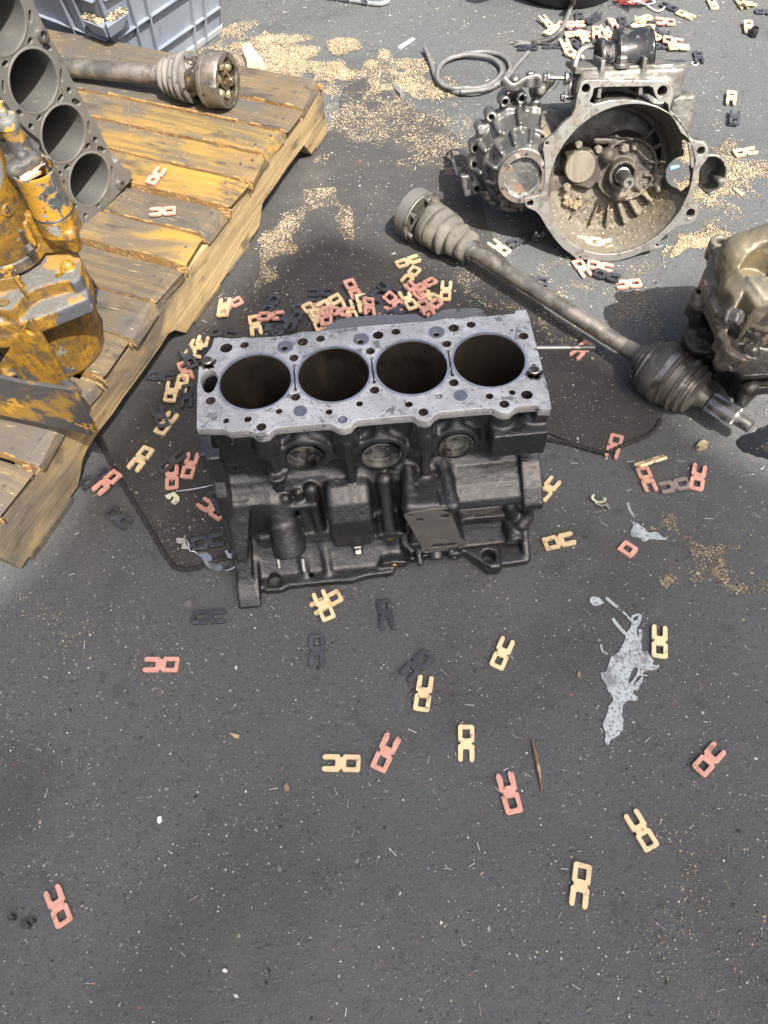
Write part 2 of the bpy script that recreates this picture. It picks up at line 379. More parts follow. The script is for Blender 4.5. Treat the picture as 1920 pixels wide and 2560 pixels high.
m_alu_dark = mat('oily_aluminium', (.105, .105, .100), .36, .6, layers=[Ly(12, .42, .66, (.16, .157, .145), rough=.5), Ly(70, .58, .72, (.04, .038, .034), rough=.25), Ly(150, .62, .7, (.33, .32, .3), amt=.6)], bumps=[(240, .45, .001), (50, .3, .0015)])
m_dusty = mat('sawdust_caked_metal', (.30, .24, .15), .95, 0, layers=[Ly(60, .5, .66, (.16, .13, .09)), Ly(14, .5, .7, (.2, .17, .13)), Ly(300, .58, .68, (.62, .5, .3), amt=.8)], bumps=[(350, .7, .0015)])
m_rubber = mat('dusty_rubber', (.075, .070, .060), .8, layers=[Ly(12, .42, .64, (.135, .125, .102)), Ly(60, .56, .7, (.05, .047, .042))], bumps=[(120, .2, .001)])
m_rubber_dk = mat('black_rubber', (.045, .044, .043), .6, layers=[Ly(14, .45, .7, (.10, .092, .08), rough=.85)], bumps=[(160, .2, .0008)])
m_shaft = mat('worn_shaft_steel', (.17, .155, .135), .45, .75, layers=[
    Ly(30, .44, .62, (.30, .27, .23), rough=.5), Ly(22, .56, .7, (.05, .045, .04), rough=.6), Ly(9, .6, .72, (.26, .15, .09), metal=.1, rough=.8, amt=.5), Ly(140, .6, .7, (.42, .40, .36), amt=.5)], bumps=[(180, .4, .0008)])
m_spline = mat('bright_spline', (.46, .44, .42), .28, .95, layers=[Ly(60, .5, .7, (.2, .19, .18))])
m_grease = mat('grease', (.030, .024, .016), .12, 0, layers=[Ly(60, .5, .66, (.13, .09, .03))], bumps=[(120, .7, .003)], coat=.6)
m_crate = mat('blue_grey_plastic', (.15, .175, .215), .5, layers=[Ly(8, .45, .7, (.20, .225, .26)), Ly(40, .6, .72, (.10, .11, .13), amt=.6, stretch=(1, 1, .25)), Ly(150, .64, .72, (.11, .11, .11), amt=.6)], bumps=[(40, .12, .001)])
m_crate_lt = mat('pale_grey_plastic', (.26, .27, .28), .5, layers=[Ly(20, .5, .7, (.32, .33, .34))])
m_white = mat('white_scrap', (.74, .72, .66), .6, layers=[Ly(60, .5, .7, (.5, .48, .43))])
m_paintspill = mat('dried_paint', (.34, .385, .40), .6, layers=[Ly(60, .46, .70, (.26, .295, .31)), Ly(260, .54, .62, (.09, .095, .095), amt=.9), Ly(45, .52, .62, (.10, .107, .11), amt=.75, detail=9), Ly(30, .54, .68, (.17, .19, .20), amt=.8), Ly(18, .58, .72, (.46, .50, .51), amt=.8)], bumps=[(120, .35, .0012)])
def wood(name, c1, c2, c3, ang, amt=1.0):
    "grain runs along local X"
    return mat(name, c1, .75, layers=[Ly(9, .40, .62, c2, stretch=(.25, 1, 1), detail=6), Ly(120, .42, .62, c3, stretch=(.05, 1, 1), amt=.65*amt, detail=5),
        Ly(7, .46, .62, (.060, .056, .050), stretch=(.5, 1, 1), amt=.9*amt, dist=.6, detail=7), Ly(40, .56, .68, (.035, .030, .026), stretch=(.3, 1, 1), amt=.8*amt, detail=7), Ly(230, .62, .72, (.30, .23, .13), stretch=(.15, 1, 1), amt=.7), Ly(16, .62, .70, (.030, .028, .028), amt=.7*amt, detail=8)],
        bumps=[(160, .55, .0018, 'noise', (.06, 1, 1)), (25, .25, .002)], obj_random=.16)
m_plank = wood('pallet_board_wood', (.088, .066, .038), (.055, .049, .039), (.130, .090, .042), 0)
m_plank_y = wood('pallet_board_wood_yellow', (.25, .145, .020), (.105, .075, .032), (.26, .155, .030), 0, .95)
m_stringer = mat('pallet_stringer_wood', (.40, .30, .17), .7, layers=[Ly(90, .42, .62, (.42, .29, .13), stretch=(.05, 1, 1), detail=6), Ly(12, .5, .7, (.36, .26, .13), stretch=(.3, 1, 1), amt=.7),
    Ly(22, .62, .72, (.075, .065, .055), stretch=(.5, 1, 1), amt=.75, dist=1.0), Ly(6, .6, .74, (.16, .14, .12), amt=.8)], bumps=[(110, .6, .0025, 'noise', (.06, 1, 1))])
m_endgrain = mat('pallet_split_wood', (.27, .155, .055), .8, layers=[Ly(60, .45, .65, (.19, .12, .055)), Ly(140, .55, .7, (.45, .31, .15))], bumps=[(200, .8, .003)])
m_yellow = mat('chipped_yellow_paint', (.27, .142, .012), .45, 0, layers=[Ly(190, .46, .62, (.12, .068, .015), amt=.8, detail=8), Ly(6, .50, .64, (.085, .055, .022), amt=.7, detail=9), 
    Ly(30, .44, .62, (.15, .080, .014)), Ly(75, .48, .62, (.060, .040, .020), rough=.7, amt=.85, detail=8), Ly(10, .585, .60, (.055, .058, .066), rough=.55, detail=6), Ly(17, .62, .635, (.30, .29, .27), rough=.5, metal=.5, detail=7),
    Ly(170, .63, .68, (.05, .035, .02), amt=.8), Ly(420, .58, .68, (.060, .042, .022), amt=.8)], bumps=[(300, .5, .001), (70, .45, .0014), (10, .3, .001)])
m_yellow_worn = mat('worn_yellow_paint', (.22, .125, .022), .55, .1, layers=[
    Ly(12, .46, .52, (.045, .043, .043), rough=.6, metal=.1, detail=8, stretch=(.6, 1, 1)), Ly(50, .56, .66, (.11, .07, .035), amt=.8, detail=8), Ly(22, .60, .62, (.34, .185, .025), detail=6)], bumps=[(90, .4, .0012)])
m_grey_dust = mat('dusty_grey_casting', (.085, .082, .076), .8, .1, layers=[Ly(200, .52, .66, (.13, .124, .11), amt=.7), Ly(14, .56, .62, (.26, .145, .025), amt=.85, detail=7), Ly(60, .62, .7, (.12, .12, .12))], bumps=[(300, .5, .0012)])
m_zinc = mat('zinc_can', (.26, .28, .29), .35, .8, layers=[Ly(24, .47, .50, (.36, .19, .02), rough=.5, metal=0, detail=7), Ly(60, .56, .64, (.16, .18, .2)), Ly(120, .56, .66, (.08, .06, .035), amt=.8, detail=8), Ly(300, .57, .66, (.10, .065, .03), amt=.7)], bumps=[(260, .4, .0008), (60, .3, .001)])
m_copper = mat('orange_foil', (.42, .20, .12), .4, .2, layers=[Ly(40, .5, .6, (.5, .4, .34))])
m_brass = mat('brass_plug', (.45, .27, .1), .35, .9)
m_gasketiron = mat('grey_brown_iron', (.145, .138, .127), .55, .45, layers=[Ly(40, .45, .65, (.165, .158, .145)), Ly(11, .55, .7, (.09, .08, .07)), Ly(200, .6, .7, (.09, .085, .08), amt=.7)], bumps=[(300, .35, .0008)])
m_honed = mat('honed_bore', (.095, .095, .09), .42, .4, layers=[Ly(30, .5, .7, (.12, .117, .11)), Ly(160, .6, .7, (.2, .19, .17), amt=.5)], bumps=[(500, .15, .0004)])
m_tan = mat('tan_shim_plastic', (.60, .47, .275), .55, layers=[Ly(70, .52, .66, (.46, .35, .20), amt=.6), Ly(110, .57, .68, (.15, .115, .07), amt=.8, detail=8), Ly(25, .56, .7, (.40, .32, .2), amt=.6)], bumps=[(150, .3, .0006)], obj_random=.14)
m_pink = mat('pink_shim_plastic', (.50, .26, .205), .55, layers=[Ly(70, .5, .66, (.60, .35, .28), amt=.6), Ly(110, .56, .68, (.20, .11, .085), amt=.75, detail=8), Ly(25, .56, .7, (.34, .19, .15), amt=.6)], bumps=[(150, .3, .0006)], obj_random=.14)
m_darkshim = mat('dark_shim_plastic', (.036, .038, .047), .36, layers=[Ly(70, .5, .68, (.068, .071, .085), amt=.8), Ly(200, .64, .7, (.2, .18, .15), amt=.6)], bumps=[(150, .3, .0006)], obj_random=.3)
m_saw = [mat('sawdust_a', (.34, .275, .175), .9), mat('sawdust_b', (.20, .155, .098), .9), mat('sawdust_c', (.42, .36, .25), .9), mat('sawdust_d', (.09, .07, .048), .9)]
m_grit = [mat('grit_pale', (.36, .355, .335), .9), mat('grit_tan', (.28, .245, .185), .9), mat('grit_white', (.52, .52, .50), .9), mat('grit_dark', (.03, .03, .031), .8), mat('grit_grey', (.15, .15, .15), .9), mat('grit_red', (.35, .10, .07), .8)]
m_oil = mat('oil_wet', (.006, .006, .006), .12, 0, layers=[Ly(30, .55, .7, (.02, .017, .012), rough=.3), Ly(240, .64, .7, (.2, .19, .17), rough=.6, amt=.8)], bumps=[(40, .25, .002), (300, .5, .001)])
m_hose = mat('grey_hose', (.105, .105, .105), .55, layers=[Ly(60, .5, .7, (.16, .155, .15))])
m_blackplastic = mat('black_plastic', (.012, .012, .013), .45)
m_redwire = mat('red_wire', (.5, .06, .05), .5); m_whitewire = mat('white_wire', (.66, .6, .55), .5)
m_blackpaint = mat('black_gloss_paint', (.016, .017, .018), .22, 0, layers=[Ly(50, .56, .66, (.13, .12, .11), rough=.5, metal=.4, detail=7), Ly(12, .6, .7, (.08, .07, .06), rough=.7), Ly(160, .62, .7, (.3, .29, .27), amt=.6)], bumps=[(40, .3, .001)])
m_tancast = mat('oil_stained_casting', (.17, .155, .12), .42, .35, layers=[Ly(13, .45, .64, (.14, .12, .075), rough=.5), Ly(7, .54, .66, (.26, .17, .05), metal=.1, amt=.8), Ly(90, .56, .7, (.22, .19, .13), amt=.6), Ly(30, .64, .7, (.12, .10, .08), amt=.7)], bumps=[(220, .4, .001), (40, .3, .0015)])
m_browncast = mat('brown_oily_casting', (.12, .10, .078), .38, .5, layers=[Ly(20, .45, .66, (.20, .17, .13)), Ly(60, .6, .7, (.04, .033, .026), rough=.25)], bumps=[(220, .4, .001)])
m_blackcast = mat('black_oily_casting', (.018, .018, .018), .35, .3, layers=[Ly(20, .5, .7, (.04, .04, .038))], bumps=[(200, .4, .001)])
m_shade_canopy = mat('shade_canopy_cloth', (.20, .22, .25), .9)
m_wooden = mat('twig', (.14, .085, .055), .8, layers=[Ly(60, .5, .7, (.35, .27, .2), stretch=(1, 1, .2))])
m_bluebit = mat('blue_plastic_bit', (.18, .38, .6), .5)
# ------------------------------------------------------------------ ground
def make_ground():
    n = 60; V = []; F = []
    xs = np.concatenate([[-120, -30, -8], np.linspace(-3, 3, 60), [8, 30, 120]]); ys = np.concatenate([[-120, -30, -8], np.linspace(-2, 4, 60), [9, 30, 140]])
    for y in ys:
        for x in xs: V.append((x, y, 0))
    w = len(xs)
    for j in range(len(ys)-1):
        for i in range(w-1): F.append((j*w+i, j*w+i+1, (j+1)*w+i+1, (j+1)*w+i))
    me = np_mesh('ground', V, F); o = link('ground', me, None, m_ground); tag(o, kind='structure')
make_ground()

def gpoly(pts, z=0.0): return [G(x, y, z)[:2] for x, y in pts]

# unseen canopy added far overhead, its outline shaped to cast the near shade
def make_shade_canopy():
    hz = 7.5
    edge = [(-300, 1640), (0, 1480), (85, 1405), (165, 1275), (240, 1130), (330, 1000), (470, 850), (600, 735), (700, 640), (800, 585), (900, 600), (1000, 640), (1130, 700), (1250, 735), (1340, 790), (1480, 880), (1620, 960), (1760, 1090), (1920, 1180), (2150, 1260)]
    E = [G(x, y, 0)[:2]+sdir[:2]/sdir[2]*hz for x, y in edge]
    E = [q[:2] for q in catmull([(*e, 0) for e in E], 4)]
    a, b = E[0], E[-1]
    poly = E+[(b[0]+.5, b[1]-.3), (b[0]+.6, b[1]-1.35), (a[0]-.6, a[1]-1.35), (a[0]-.5, a[1]-.3)]
    mb = MB(); mb.prism(poly[::-1], ((0, 0, hz), (1, 0, 0), (0, 1, 0), (0, 0, 1)), 0, .012)
    t = thing('shade_canopy', 'unseen grey canopy added high overhead to shade the near half of the yard', 'shade_canopy', (0, 0, 0))
    c = mb.build('canvas', m_shade_canopy, t)
    for q in poly[-4:]:
        MB().cyl((q[0], q[1]-.02, 0), (q[0], q[1]-.02, hz), .04, n=12).build('canopy_pole', m_bolt, t)
make_shade_canopy()

# dark cloth mat under the engine block
MATPOLY = []
def make_mat():
    out = [(820, 335), (850, 250), (884, 178), (915, 190), (960, 226), (1030, 270), (1100, 310), (1190, 400), (1215, 560), (1330, 742), (1480, 872), (1640, 1010), (1652, 1050), (1625, 1085), (1560, 1112), (1515, 1132), (1478, 1125), (1420, 1108), (1340, 1092),
           (1250, 1250), (1100, 1300), (800, 1340), (600, 1385), (545, 1400), (500, 1418), (465, 1424), (440, 1418), (424, 1402), (400, 1365), (365, 1305), (310, 1215), (270, 1140), (240, 1090), (180, 960), (420, 700)]
    P = gpoly(out); P = [q[:2] for q in catmull([(*q, 0) for q in P], 3, True)]
    MATPOLY.extend([(float(q[0]), float(q[1])) for q in P])
    me = plate_mesh('mat', P[::-1], [], .0035); o = link('floor_mat', me, None, m_mat); o.location = (0, 0, .0005)
    tag(o, 'worn black cloth mat with a corded edge, lying under the engine block', 'mat')
    for seg in ([(240, 1090), (270, 1140), (310, 1215), (365, 1305), (400, 1365), (424, 1402), (440, 1418), (465, 1424), (500, 1418), (545, 1400), (600, 1385), (660, 1370)], [(1300, 1080), (1340, 1092), (1420, 1108), (1478, 1125), (1515, 1132), (1560, 1112), (1625, 1085), (1652, 1050)]):
        pts = catmull([G(x, y, .004) for x, y in seg], 14)
        rr = [.0032+.0009*math.sin(i*1.9) for i in range(len(pts))]
        MB().tube(pts, rr, 8).build('corded_edge', m_mat_edge, o, smooth=60)
make_mat()

# ------------------------------------------------------------------ pallet
PO = np.array([-.476, .513, 0.0]); PU = np.array([.4139, .9103, 0]); PV = np.array([-.9103, .4139, 0])
def make_pallet():
    t = thing('pallet', 'weathered yellow wooden pallet carrying the machine parts at the left', 'pallet', PO)
    t.rotation_euler = (0, 0, math.atan2(PV[1], PV[0]))      # local x = PV (along boards), local y = -PU
    # boards (local x along the board, local y = -u)
    bd = [(.905, .990), (.832, .893), (.763, .825), (.690, .755), (.617, .680), (.543, .605), (.473, .538), (.390, .460), (.314, .384), (.240, .311), (.160, .226), (.083, .150), (.000, .072)]
    lens = [.62, .80, .80, .80, .80, .80, .80, .80, .80, .80, .80, .80, .80]
    for i, (a, b) in enumerate(bd):
        L = .80; n = 26; r_ = random.Random(i); V = []; F = []
        x0 = -.002+r_.uniform(-.005, .004); hw = (b-a)/2; th = .0185
        cs = []
        prof = [(-hw, 0), (-hw, th-.002), (-hw+.0018, th), (hw-.0018, th), (hw, th-.002), (hw, 0)]
        for k in range(n+1):
            x = x0+(L-x0)*(k/n)**1.3; cham = .004*math.exp(-(k*1.2)**2)
            jit = [r_.uniform(-.0012, .0012) for _ in prof]
            cs.append([(x+(.006*math.sin(i*2.3+j) if k == 0 else 0), y+jit[j], z-(cham if z > .01 else 0)+(.0006*math.sin(k*.9+i) if z > .01 else 0)) for j, (y, z) in enumerate(prof)])
        mb = MB(); mb.rings(cs)
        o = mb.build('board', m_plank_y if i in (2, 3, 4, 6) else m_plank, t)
        me = o.data; me.materials.append(m_endgrain)
        for pgn in me.polygons:
            if abs(pgn.normal.y) > .8 or pgn.normal.x < -.8: pgn.material_index = 1 if (abs(pgn.normal.y) > .8) else 0
        o.location = (0, -(a+b)/2, .101+r_.uniform(-.0015, .0015)); o.rotation_euler = (r_.uniform(-.02, .02), 0, r_.uniform(-.006, .006))
    # stringers with fork notches
    def stringer(x, w):
        pr = [(-.02, .012), (.13, .012), (.19, .012), (.215, .050), (.235, .056), (.44, .056), (.465, .050), (.485, .012), (.66, .012), (.80, .012), (.822, .05), (.835, .054), (.90, .054), (.915, .048), (.935, .010), (1.0, .010), (1.0, .0985), (-.035, .0985)]
        pr = [(-.02, .012), (.12, .012), (.15, .040), (.165, .045), (.395, .045), (.41, .04), (.432, .012), (.60, .012), (.70, .012), (.725, .046), (.90, .046), (.925, .012), (1.0, .012), (1.0, .0995), (-.035, .0995)]
        V = []; n = len(pr)
        # subdivide long runs and roughen them
        P = []
        for i in range(n):
            a, b = np.array(pr[i]), np.array(pr[(i+1) % n]); m_ = max(1, int(np.linalg.norm(b-a)/.03))
            for k in range(m_): P.append(a+(b-a)*k/m_+np.array([0, random.uniform(-.0012, .0012)]))
        mb = MB(); mb.rings([[(x+w*s+random.uniform(-.0006, .0006), -u_, z) for u_, z in P] for s in (-.5, .5)])
        return mb.build('stringer', m_stringer_l, t, bevel=.0015)
    global m_stringer_l
    m_stringer_l = wood('pallet_stringer_wood_long', (.30, .215, .105), (.20, .140, .068), (.37, .27, .135), 0, .95)
    for nd in m_stringer_l.node_tree.nodes:
        if nd.type == 'MAPPING':
            s_ = nd.inputs['Scale'].default_value; nd.inputs['Scale'].default_value = (s_[1], s_[0], s_[2])
    stringer(.019, .036); stringer(.40, .036); stringer(.78, .036)
    for a, b in ((.0, .10), (.46, .55), (.58, .66), (.95, 1.0)):
        MB().box((.40, -(a+b)/2, .006), (.40, (b-a)/2, .0062), ch=.001).build('bottom_board', m_plank, t)
    mb = MB()
    for a, b in bd:
        for vx in (.012, .026, .395, .408):
            u_ = (a+b)/2+random.uniform(-.018, .018); mb.lathe([(0, .0026), (.0006, .0024), (.0006, .0001)], (vx, -u_, .1200), (vx, -u_, 1), 8)
    o = mb.build('nail_heads', m_bolt, t); tag(o, kind='stuff')
    # split splinters along the board ends
    mb = MB()
    for a, b in bd:
        for k in range(3):
            u_ = random.choice((a, b))+random.uniform(-.004, .004); x = random.uniform(-.004, .01)
            mb.box((x, -u_, .108), (random.uniform(.004, .012), .0012, random.uniform(.002, .006)), rot=Matrix.Rotation(random.uniform(-.5, .5), 3, 'Z'))
    o = mb.build('splinters', m_endgrain, t); tag(o, kind='stuff')
make_pallet()
# ------------------------------------------------------------------ engine block
BO = np.array([-.1344, .5834, 0.0]); BYAW = .0364; DH = .250
bex = np.array([math.cos(BYAW), math.sin(BYAW), 0]); bey = np.array([-math.sin(BYAW), math.cos(BYAW), 0])
def BD(q, z=DH):
    P = G(q[0], q[1], z)-BO; return (float(P@bex), float(P@bey))
S1 = crop(480, 760, .28933); S2 = crop(920, 760, .28933)
def BR(S, x, y, r):
    c = BD(S(x, y)); e = BD(S(x+r, y)); return c[0], c[1], abs(e[0]-c[0])
def make_block():
    t = thing('engine_block', 'black cast iron four cylinder engine block with bare machined top deck, on the mat', 'engine block', BO, (0, 0, BYAW))
    bores = [(.088*i, 0.0) for i in range(4)]; RB = .0400
    # deck outline read from the picture, on the deck plane
    o1 = [(190, 293), (235, 286), (330, 296), (400, 294), (450, 283), (520, 292), (700, 281), (850, 268), (900, 251), (960, 238), (1060, 236)]
    o2 = [(0, 186), (200, 172), (330, 160), (450, 152), (560, 147), (680, 122), (740, 119), (800, 128), (870, 111), (960, 105), (1010, 108), (1190, 88), (1270, 82), (1275, 56), (1365, 46), (1385, 90), (1480, 450), (1560, 750), (1583, 880), (1583, 905), (1480, 905), (1465, 882), (1440, 871), (1300, 883), (1265, 900), (1232, 932), (1182, 942), (1125, 930), (1085, 902), (1040, 898), (800, 918), (620, 935), (575, 956), (540, 1000), (490, 1012), (430, 1000), (400, 972), (370, 963), (0, 992)]
    o3 = [(1430, 1003), (1400, 1020), (1372, 1058), (1320, 1077), (1260, 1070), (1212, 1042), (1180, 1031), (900, 1052), (720, 1070), (690, 1092), (658, 1126), (600, 1139), (552, 1130), (512, 1098), (480, 1091), (330, 1105), (300, 1095), (265, 1078), (40, 1075), (45, 700), (60, 520), (100, 460), (170, 370)]
    O = [BD(S1(*q)) for q in o1]+[BD(S2(*q)) for q in o2]+[BD(S1(*q)) for q in o3]
    O = O[::-1]
    holes = [(S1, 295, 378, 53), (S1, 453, 352, 37), (S1, 798, 382, 28), (S1, 955, 325, 46), (S1, 1110, 297, 38), (S1, 1455, 325, 28), (S2, 87, 267, 46), (S2, 240, 238, 38), (S2, 590, 263, 28), (S2, 740, 205, 46), (S2, 890, 176, 39),
             (S1, 880, 463, 39), (S1, 1541, 405, 39), (S2, 680, 342, 40), (S1, 895, 803, 41), (S1, 1577, 741, 41), (S2, 740, 677, 42), (S1, 751, 925, 29), (S1, 1183, 930, 30), (S1, 1300, 997, 42), (S1, 1447, 860, 30), (S1, 598, 1060, 43), (S1, 483, 993, 32), (S1, 295, 1008, 26), (S1, 160, 833, 42),
             (S2, 352, 865, 33), (S2, 478, 932, 43), (S2, 615, 795, 28), (S2, 1050, 795, 33), (S2, 1178, 862, 43), (S2, 1246, 762, 28), (S2, 1373, 782, 50), (S2, 1432, 525, 14), (S2, 1343, 275, 40), (S2, 1240, 225, 13)]
    H3 = [BR(*h) for h in holes]
    pad = [5, 6]
    hp = [circ(x, y, r, 24) for x, y, r in H3]
    c0 = BD(S1(128, 625)); c1 = BD(S1(185, 625)); c2 = BD(S1(148, 722))          # oval water slot
    sc_ = BD(S1(148, 664)); slot = [(sc_[0]+.0115*.75*math.cos(a)*(1.0 if math.sin(a) < 0 else 1.15), sc_[1]+.0175*math.sin(a)) for a in np.arange(20)*2*math.pi/20]
    hp.append(slot)
    slits = [((S1, 880, 530), (S1, 890, 735)), ((S1, 1548, 468), (S1, 1573, 672)), ((S2, 690, 405), (S2, 728, 608))]
    for a, b in slits:
        A = np.array(BD(a[0](*a[1:]))); B = np.array(BD(b[0](*b[1:]))); d = (B-A)/np.linalg.norm(B-A); n_ = np.array([-d[1], d[0]])
        out = [A+.0024*(math.cos(a_)*n_-math.sin(a_)*d) for a_ in np.linspace(-.9, math.pi+.9, 9)] 
        out = []
        for ang in np.linspace(-60, 240, 9): out.append(A+.0026*(math.cos(R(ang))*n_-math.sin(R(ang))*d*1.0))
        out = [A+n_*.0009+d*.0026]+[A+.0026*(math.cos(R(an))*n_-math.sin(R(an))*d) for an in (0, 45, 90, 135, 180)]+[A-n_*.0009+d*.0026, B-n_*.0009-d*.0026]+[B+.0026*(math.cos(R(an))*(-n_)+math.sin(R(an))*d) for an in (0, 45, 90, 135, 180)]+[B+n_*.0009-d*.0026]
        hp.append([tuple(q) for q in out])
    bp = [circ(x, y, RB, 72) for x, y in bores]
    me = plate_mesh('deck', O, bp+hp, .012, .0006); deck = link('deck', me, t, m_deck); deck.location = (0, 0, DH-.012)
    for x, y in bores:   # fire ring and cylinder wall
        MB().lathe([(0, RB+.0030), (.0005, RB+.0028), (.0005, RB+.0002), (-.002, RB-.0001)], (x, y, DH+.0001), (x, y, DH+1), 72, cap0=False, cap1=False).build('bore_rim', m_rim, deck, smooth=30).location = (0, 0, -(DH-.012))
        mb = MB(); mb.lathe([(0, RB-.0002), (-.0035, RB-.0010), (-.14, RB-.0010), (-.20, RB-.002)], (x, y, DH-.0012), (x, y, DH+1), 72, cap0=False, cap1=False)
        mb.build('cylinder_bore', m_bore, t, smooth=60)
    patches = [(S1, 806, 370, 70), (S1, 1462, 305, 70), (S2, 593, 245, 70), (S1, 935, 925, 60), (S2, 800, 790, 62)]
    for q in patches:
        x, y, r = BR(*q); x2, y2 = x, y
        hl = [circ(a, b, c+.0003, 20) for a, b, c in H3 if math.hypot(a-x, b-y) < r-c-.0006]
        me = plate_mesh('machined_spot', circ(x, y, r, 36), hl, .0003); o = link('machined_spot', me, deck, m_patch); o.location = (0, 0, .0121)
    # dowel sleeves
    for q in ((S1, 137, 505, 46), (S2, 1433, 588, 48)):
        x, y, r = BR(*q); MB().lathe([(.0008, r*.76), (.0004, r*.4), (.0010, .0001)], (x, y, DH), (x, y, 1), 20, cap0=False, cap1=False).build('dowel_shade_disc', m_hole, deck).location = (0, 0, -(DH-.012))  # dark disc stands for the shade in the bore, no hole is cut
    for q in ((S1, 137, 505, 46), (S2, 1433, 588, 48)):
        x, y, r = BR(*q); mb = MB(); mb.lathe([(0, r), (.004, r), (.0048, r-.0008), (.0048, r*.74), (-.0015, r*.72)], (x, y, DH), (x, y, 1), 28, cap0=False, cap1=False)
        mb.build('dowel_sleeve', m_steel, deck, smooth=35).location = (0, 0, -(DH-.012))
        mb = MB()
        for k in range(40):
            a = random.gauss(-1.55, .7); d = r*random.uniform(1.0, 1.7); s_ = random.uniform(.0008, .002)
            mb.box((x+d*math.cos(a), y+d*math.sin(a), DH+.0006), (s_, s_*.8, .0007), rot=Matrix.Rotation(random.random()*3, 3, 'Z'))
        o = mb.build('grime', m_hole, deck); tag(o, kind='stuff'); o.location = (0, 0, -(DH-.012))
    # blind and threaded hole walls
    for i, (x, y, r) in enumerate(H3):
        deep = .045 if i not in (19, 27, 34) else .0015
        mb = MB(); prof = [(0, r*.995)]; z = 0
        if deep > .01 and r > .0044 and i not in (0, 6, 31):
            prof += [(-.006, r*.99), (-.007, r*.86)]; z = -.007
            while z > -.03: prof += [(z-.0006, r*.92), (z-.0012, r*.86)]; z -= .0012
        prof += [(-deep, r*.85), (-deep-.001, .0001)]
        mb.lathe(prof, (x, y, DH-.0008), (x, y, 1), 20, cap0=False, cap1=False); mb.build('bolt_hole', m_hole if deep > .01 else m_patch, deck, smooth=50).location = (0, 0, -(DH-.012))

    # ---------------- casting
    s = SDF((-.085, -.168, -.002), (.335, .105, .242), .0017)
    s.poly([(-.055, -.055), (.316, -.055), (.318, .062), (-.05, .064)], 2, .09, .2395, .006, .0)
    for x, y in bores: s.cyl((x, -.002, .10), (x, -.002, .2395), .0575, k=.008)
    # crankcase
    s.poly([(-.050, .158), (-.064, .146), (-.072, .132), (-.073, .095), (-.073, .010), (.085, .010), (.085, .13), (.055, .16)], 0, -.052, .316, .006, .006)
    s.poly([(-.07, .06), (-.090, .054), (-.092, .044), (-.07, .034)], 0, -.03, .31, .002, .005); s.poly([(-.07, .135), (-.084, .125), (-.086, .105), (-.086, .07), (-.08, .03), (-.06, .03)], 0, -.05, .0, .004, .006)                      # long ledge
    s.poly([(-.065, .085), (-.082, .060), (-.104, .030), (-.122, .012), (-.122, .004), (-.06, .004)], 0, -.05, .150, .004, .006); s.poly([(-.065, .07), (-.080, .050), (-.096, .026), (-.108, .010), (-.06, .004)], 0, .15, .312, .004, .006)
    # oil pan rail
    rail = [(-.050, .09), (-.050, -.12), (-.030, -.143), (-.010, -.144), (.0, -.139), (.06, -.139), (.083, -.140), (.098, -.136), (.136, -.134), (.142, -.122), (.20, -.112), (.226, -.112), (.240, -.124), (.258, -.146), (.272, -.147), (.280, -.138), (.312, -.137), (.318, -.13), (.318, .09)]
    s.poly(rail, 2, .0, .0125, .002, .003)
    # bell housing flange at the left with stepped fins and foot
    s.poly([(-.088, .0), (-.09, .11), (-.085, .15), (-.07, .17), (-.07, .2395), (.07, .2395), (.09, .10), (.09, 0)], 0, -.066, -.050, .003, .005)
    s.box((-.0565, -.0790, .226), (.0075, .0085, .0135), .002, .003)
    s.box((-.0480, -.086, .216), (.0075, .0080, .0235), .002, .003)
    def wedge(z0, z1, y0, y1, w0, w1, x0, x1, k=.004):
        "tapering fin: top at z0, tip at z1"
        def fn(X_, Y_, Z_):
            q = np.clip((z0-Z_)/(z0-z1), 0, 1); w = w0+(w1-w0)*q; yf = y0+(y1-y0)*q; xc = x0+(x1-x0)*q
            a = np.maximum(np.abs(X_-xc)-w, (yf-Y_)*.9); b = np.maximum((Z_-z0)*.7+(-.07-Y_)*.0, z1-Z_); return np.maximum(np.maximum(a, b), Y_+.055)
        s.fnop(fn, (min(x0, x1)-max(w0, w1), min(y0, y1), z1), (max(x0, x1)+max(w0, w1), -.05, z0), k)
    wedge(.128, .054, -.082, -.123, .0150, .0065, -.043, -.052); wedge(.060, .017, -.108, -.139, .0125, .0085, -.053, -.053)
    s.poly([(-.09, .034), (-.132, .024), (-.150, .014), (-.160, .004), (-.160, .0), (-.09, .0)], 0, -.066, -.036, .003, .005)
    # head bolt columns under the scalloped deck edge
    cols = [BR(S1, 598, 1060, 43), BR(S1, 1300, 997, 42), BR(S2, 478, 932, 43), BR(S2, 1178, 862, 43)]
    for i, (x, y, r) in enumerate(cols):
        s.cyl((x, y+.001, .19 if i else .205), (x, y+.001, .2395), .0125, k=.006); s.cap((x, y+.004, .21), (x, y+.013, .150), .0125, .009, k=.009)
    x = cols[0][0]; s.cap((x+.002, -.066, .20), (x+.004, -.067, .170), .0065, .0065, k=.006); s.cyl((x+.004, -.072, .164), (x+.004, -.072, .171), .0125, k=.004)
    for i in (1, 2): 
        x = cols[i][0]; s.poly([(-.05, .235), (-.078, .22), (-.080, .19), (-.079, .150), (-.074, .132), (-.05, .13)], 0, x-.0035+.002, x+.0065, .002, .006)
    # core plug bosses
    plugs = [(.0465, .190, .0215), (.1330, .180, .0235), (.2195, .186, .0205)]
    for x, z, r in plugs:
        s.cyl((x, -.05, z), (x, -.0675, z), r+.0085, rd=.004, k=.009)
    for x, z, r in plugs: s.cyl((x, -.058, z), (x, -.09, z), r, k=.001, mode=-1)
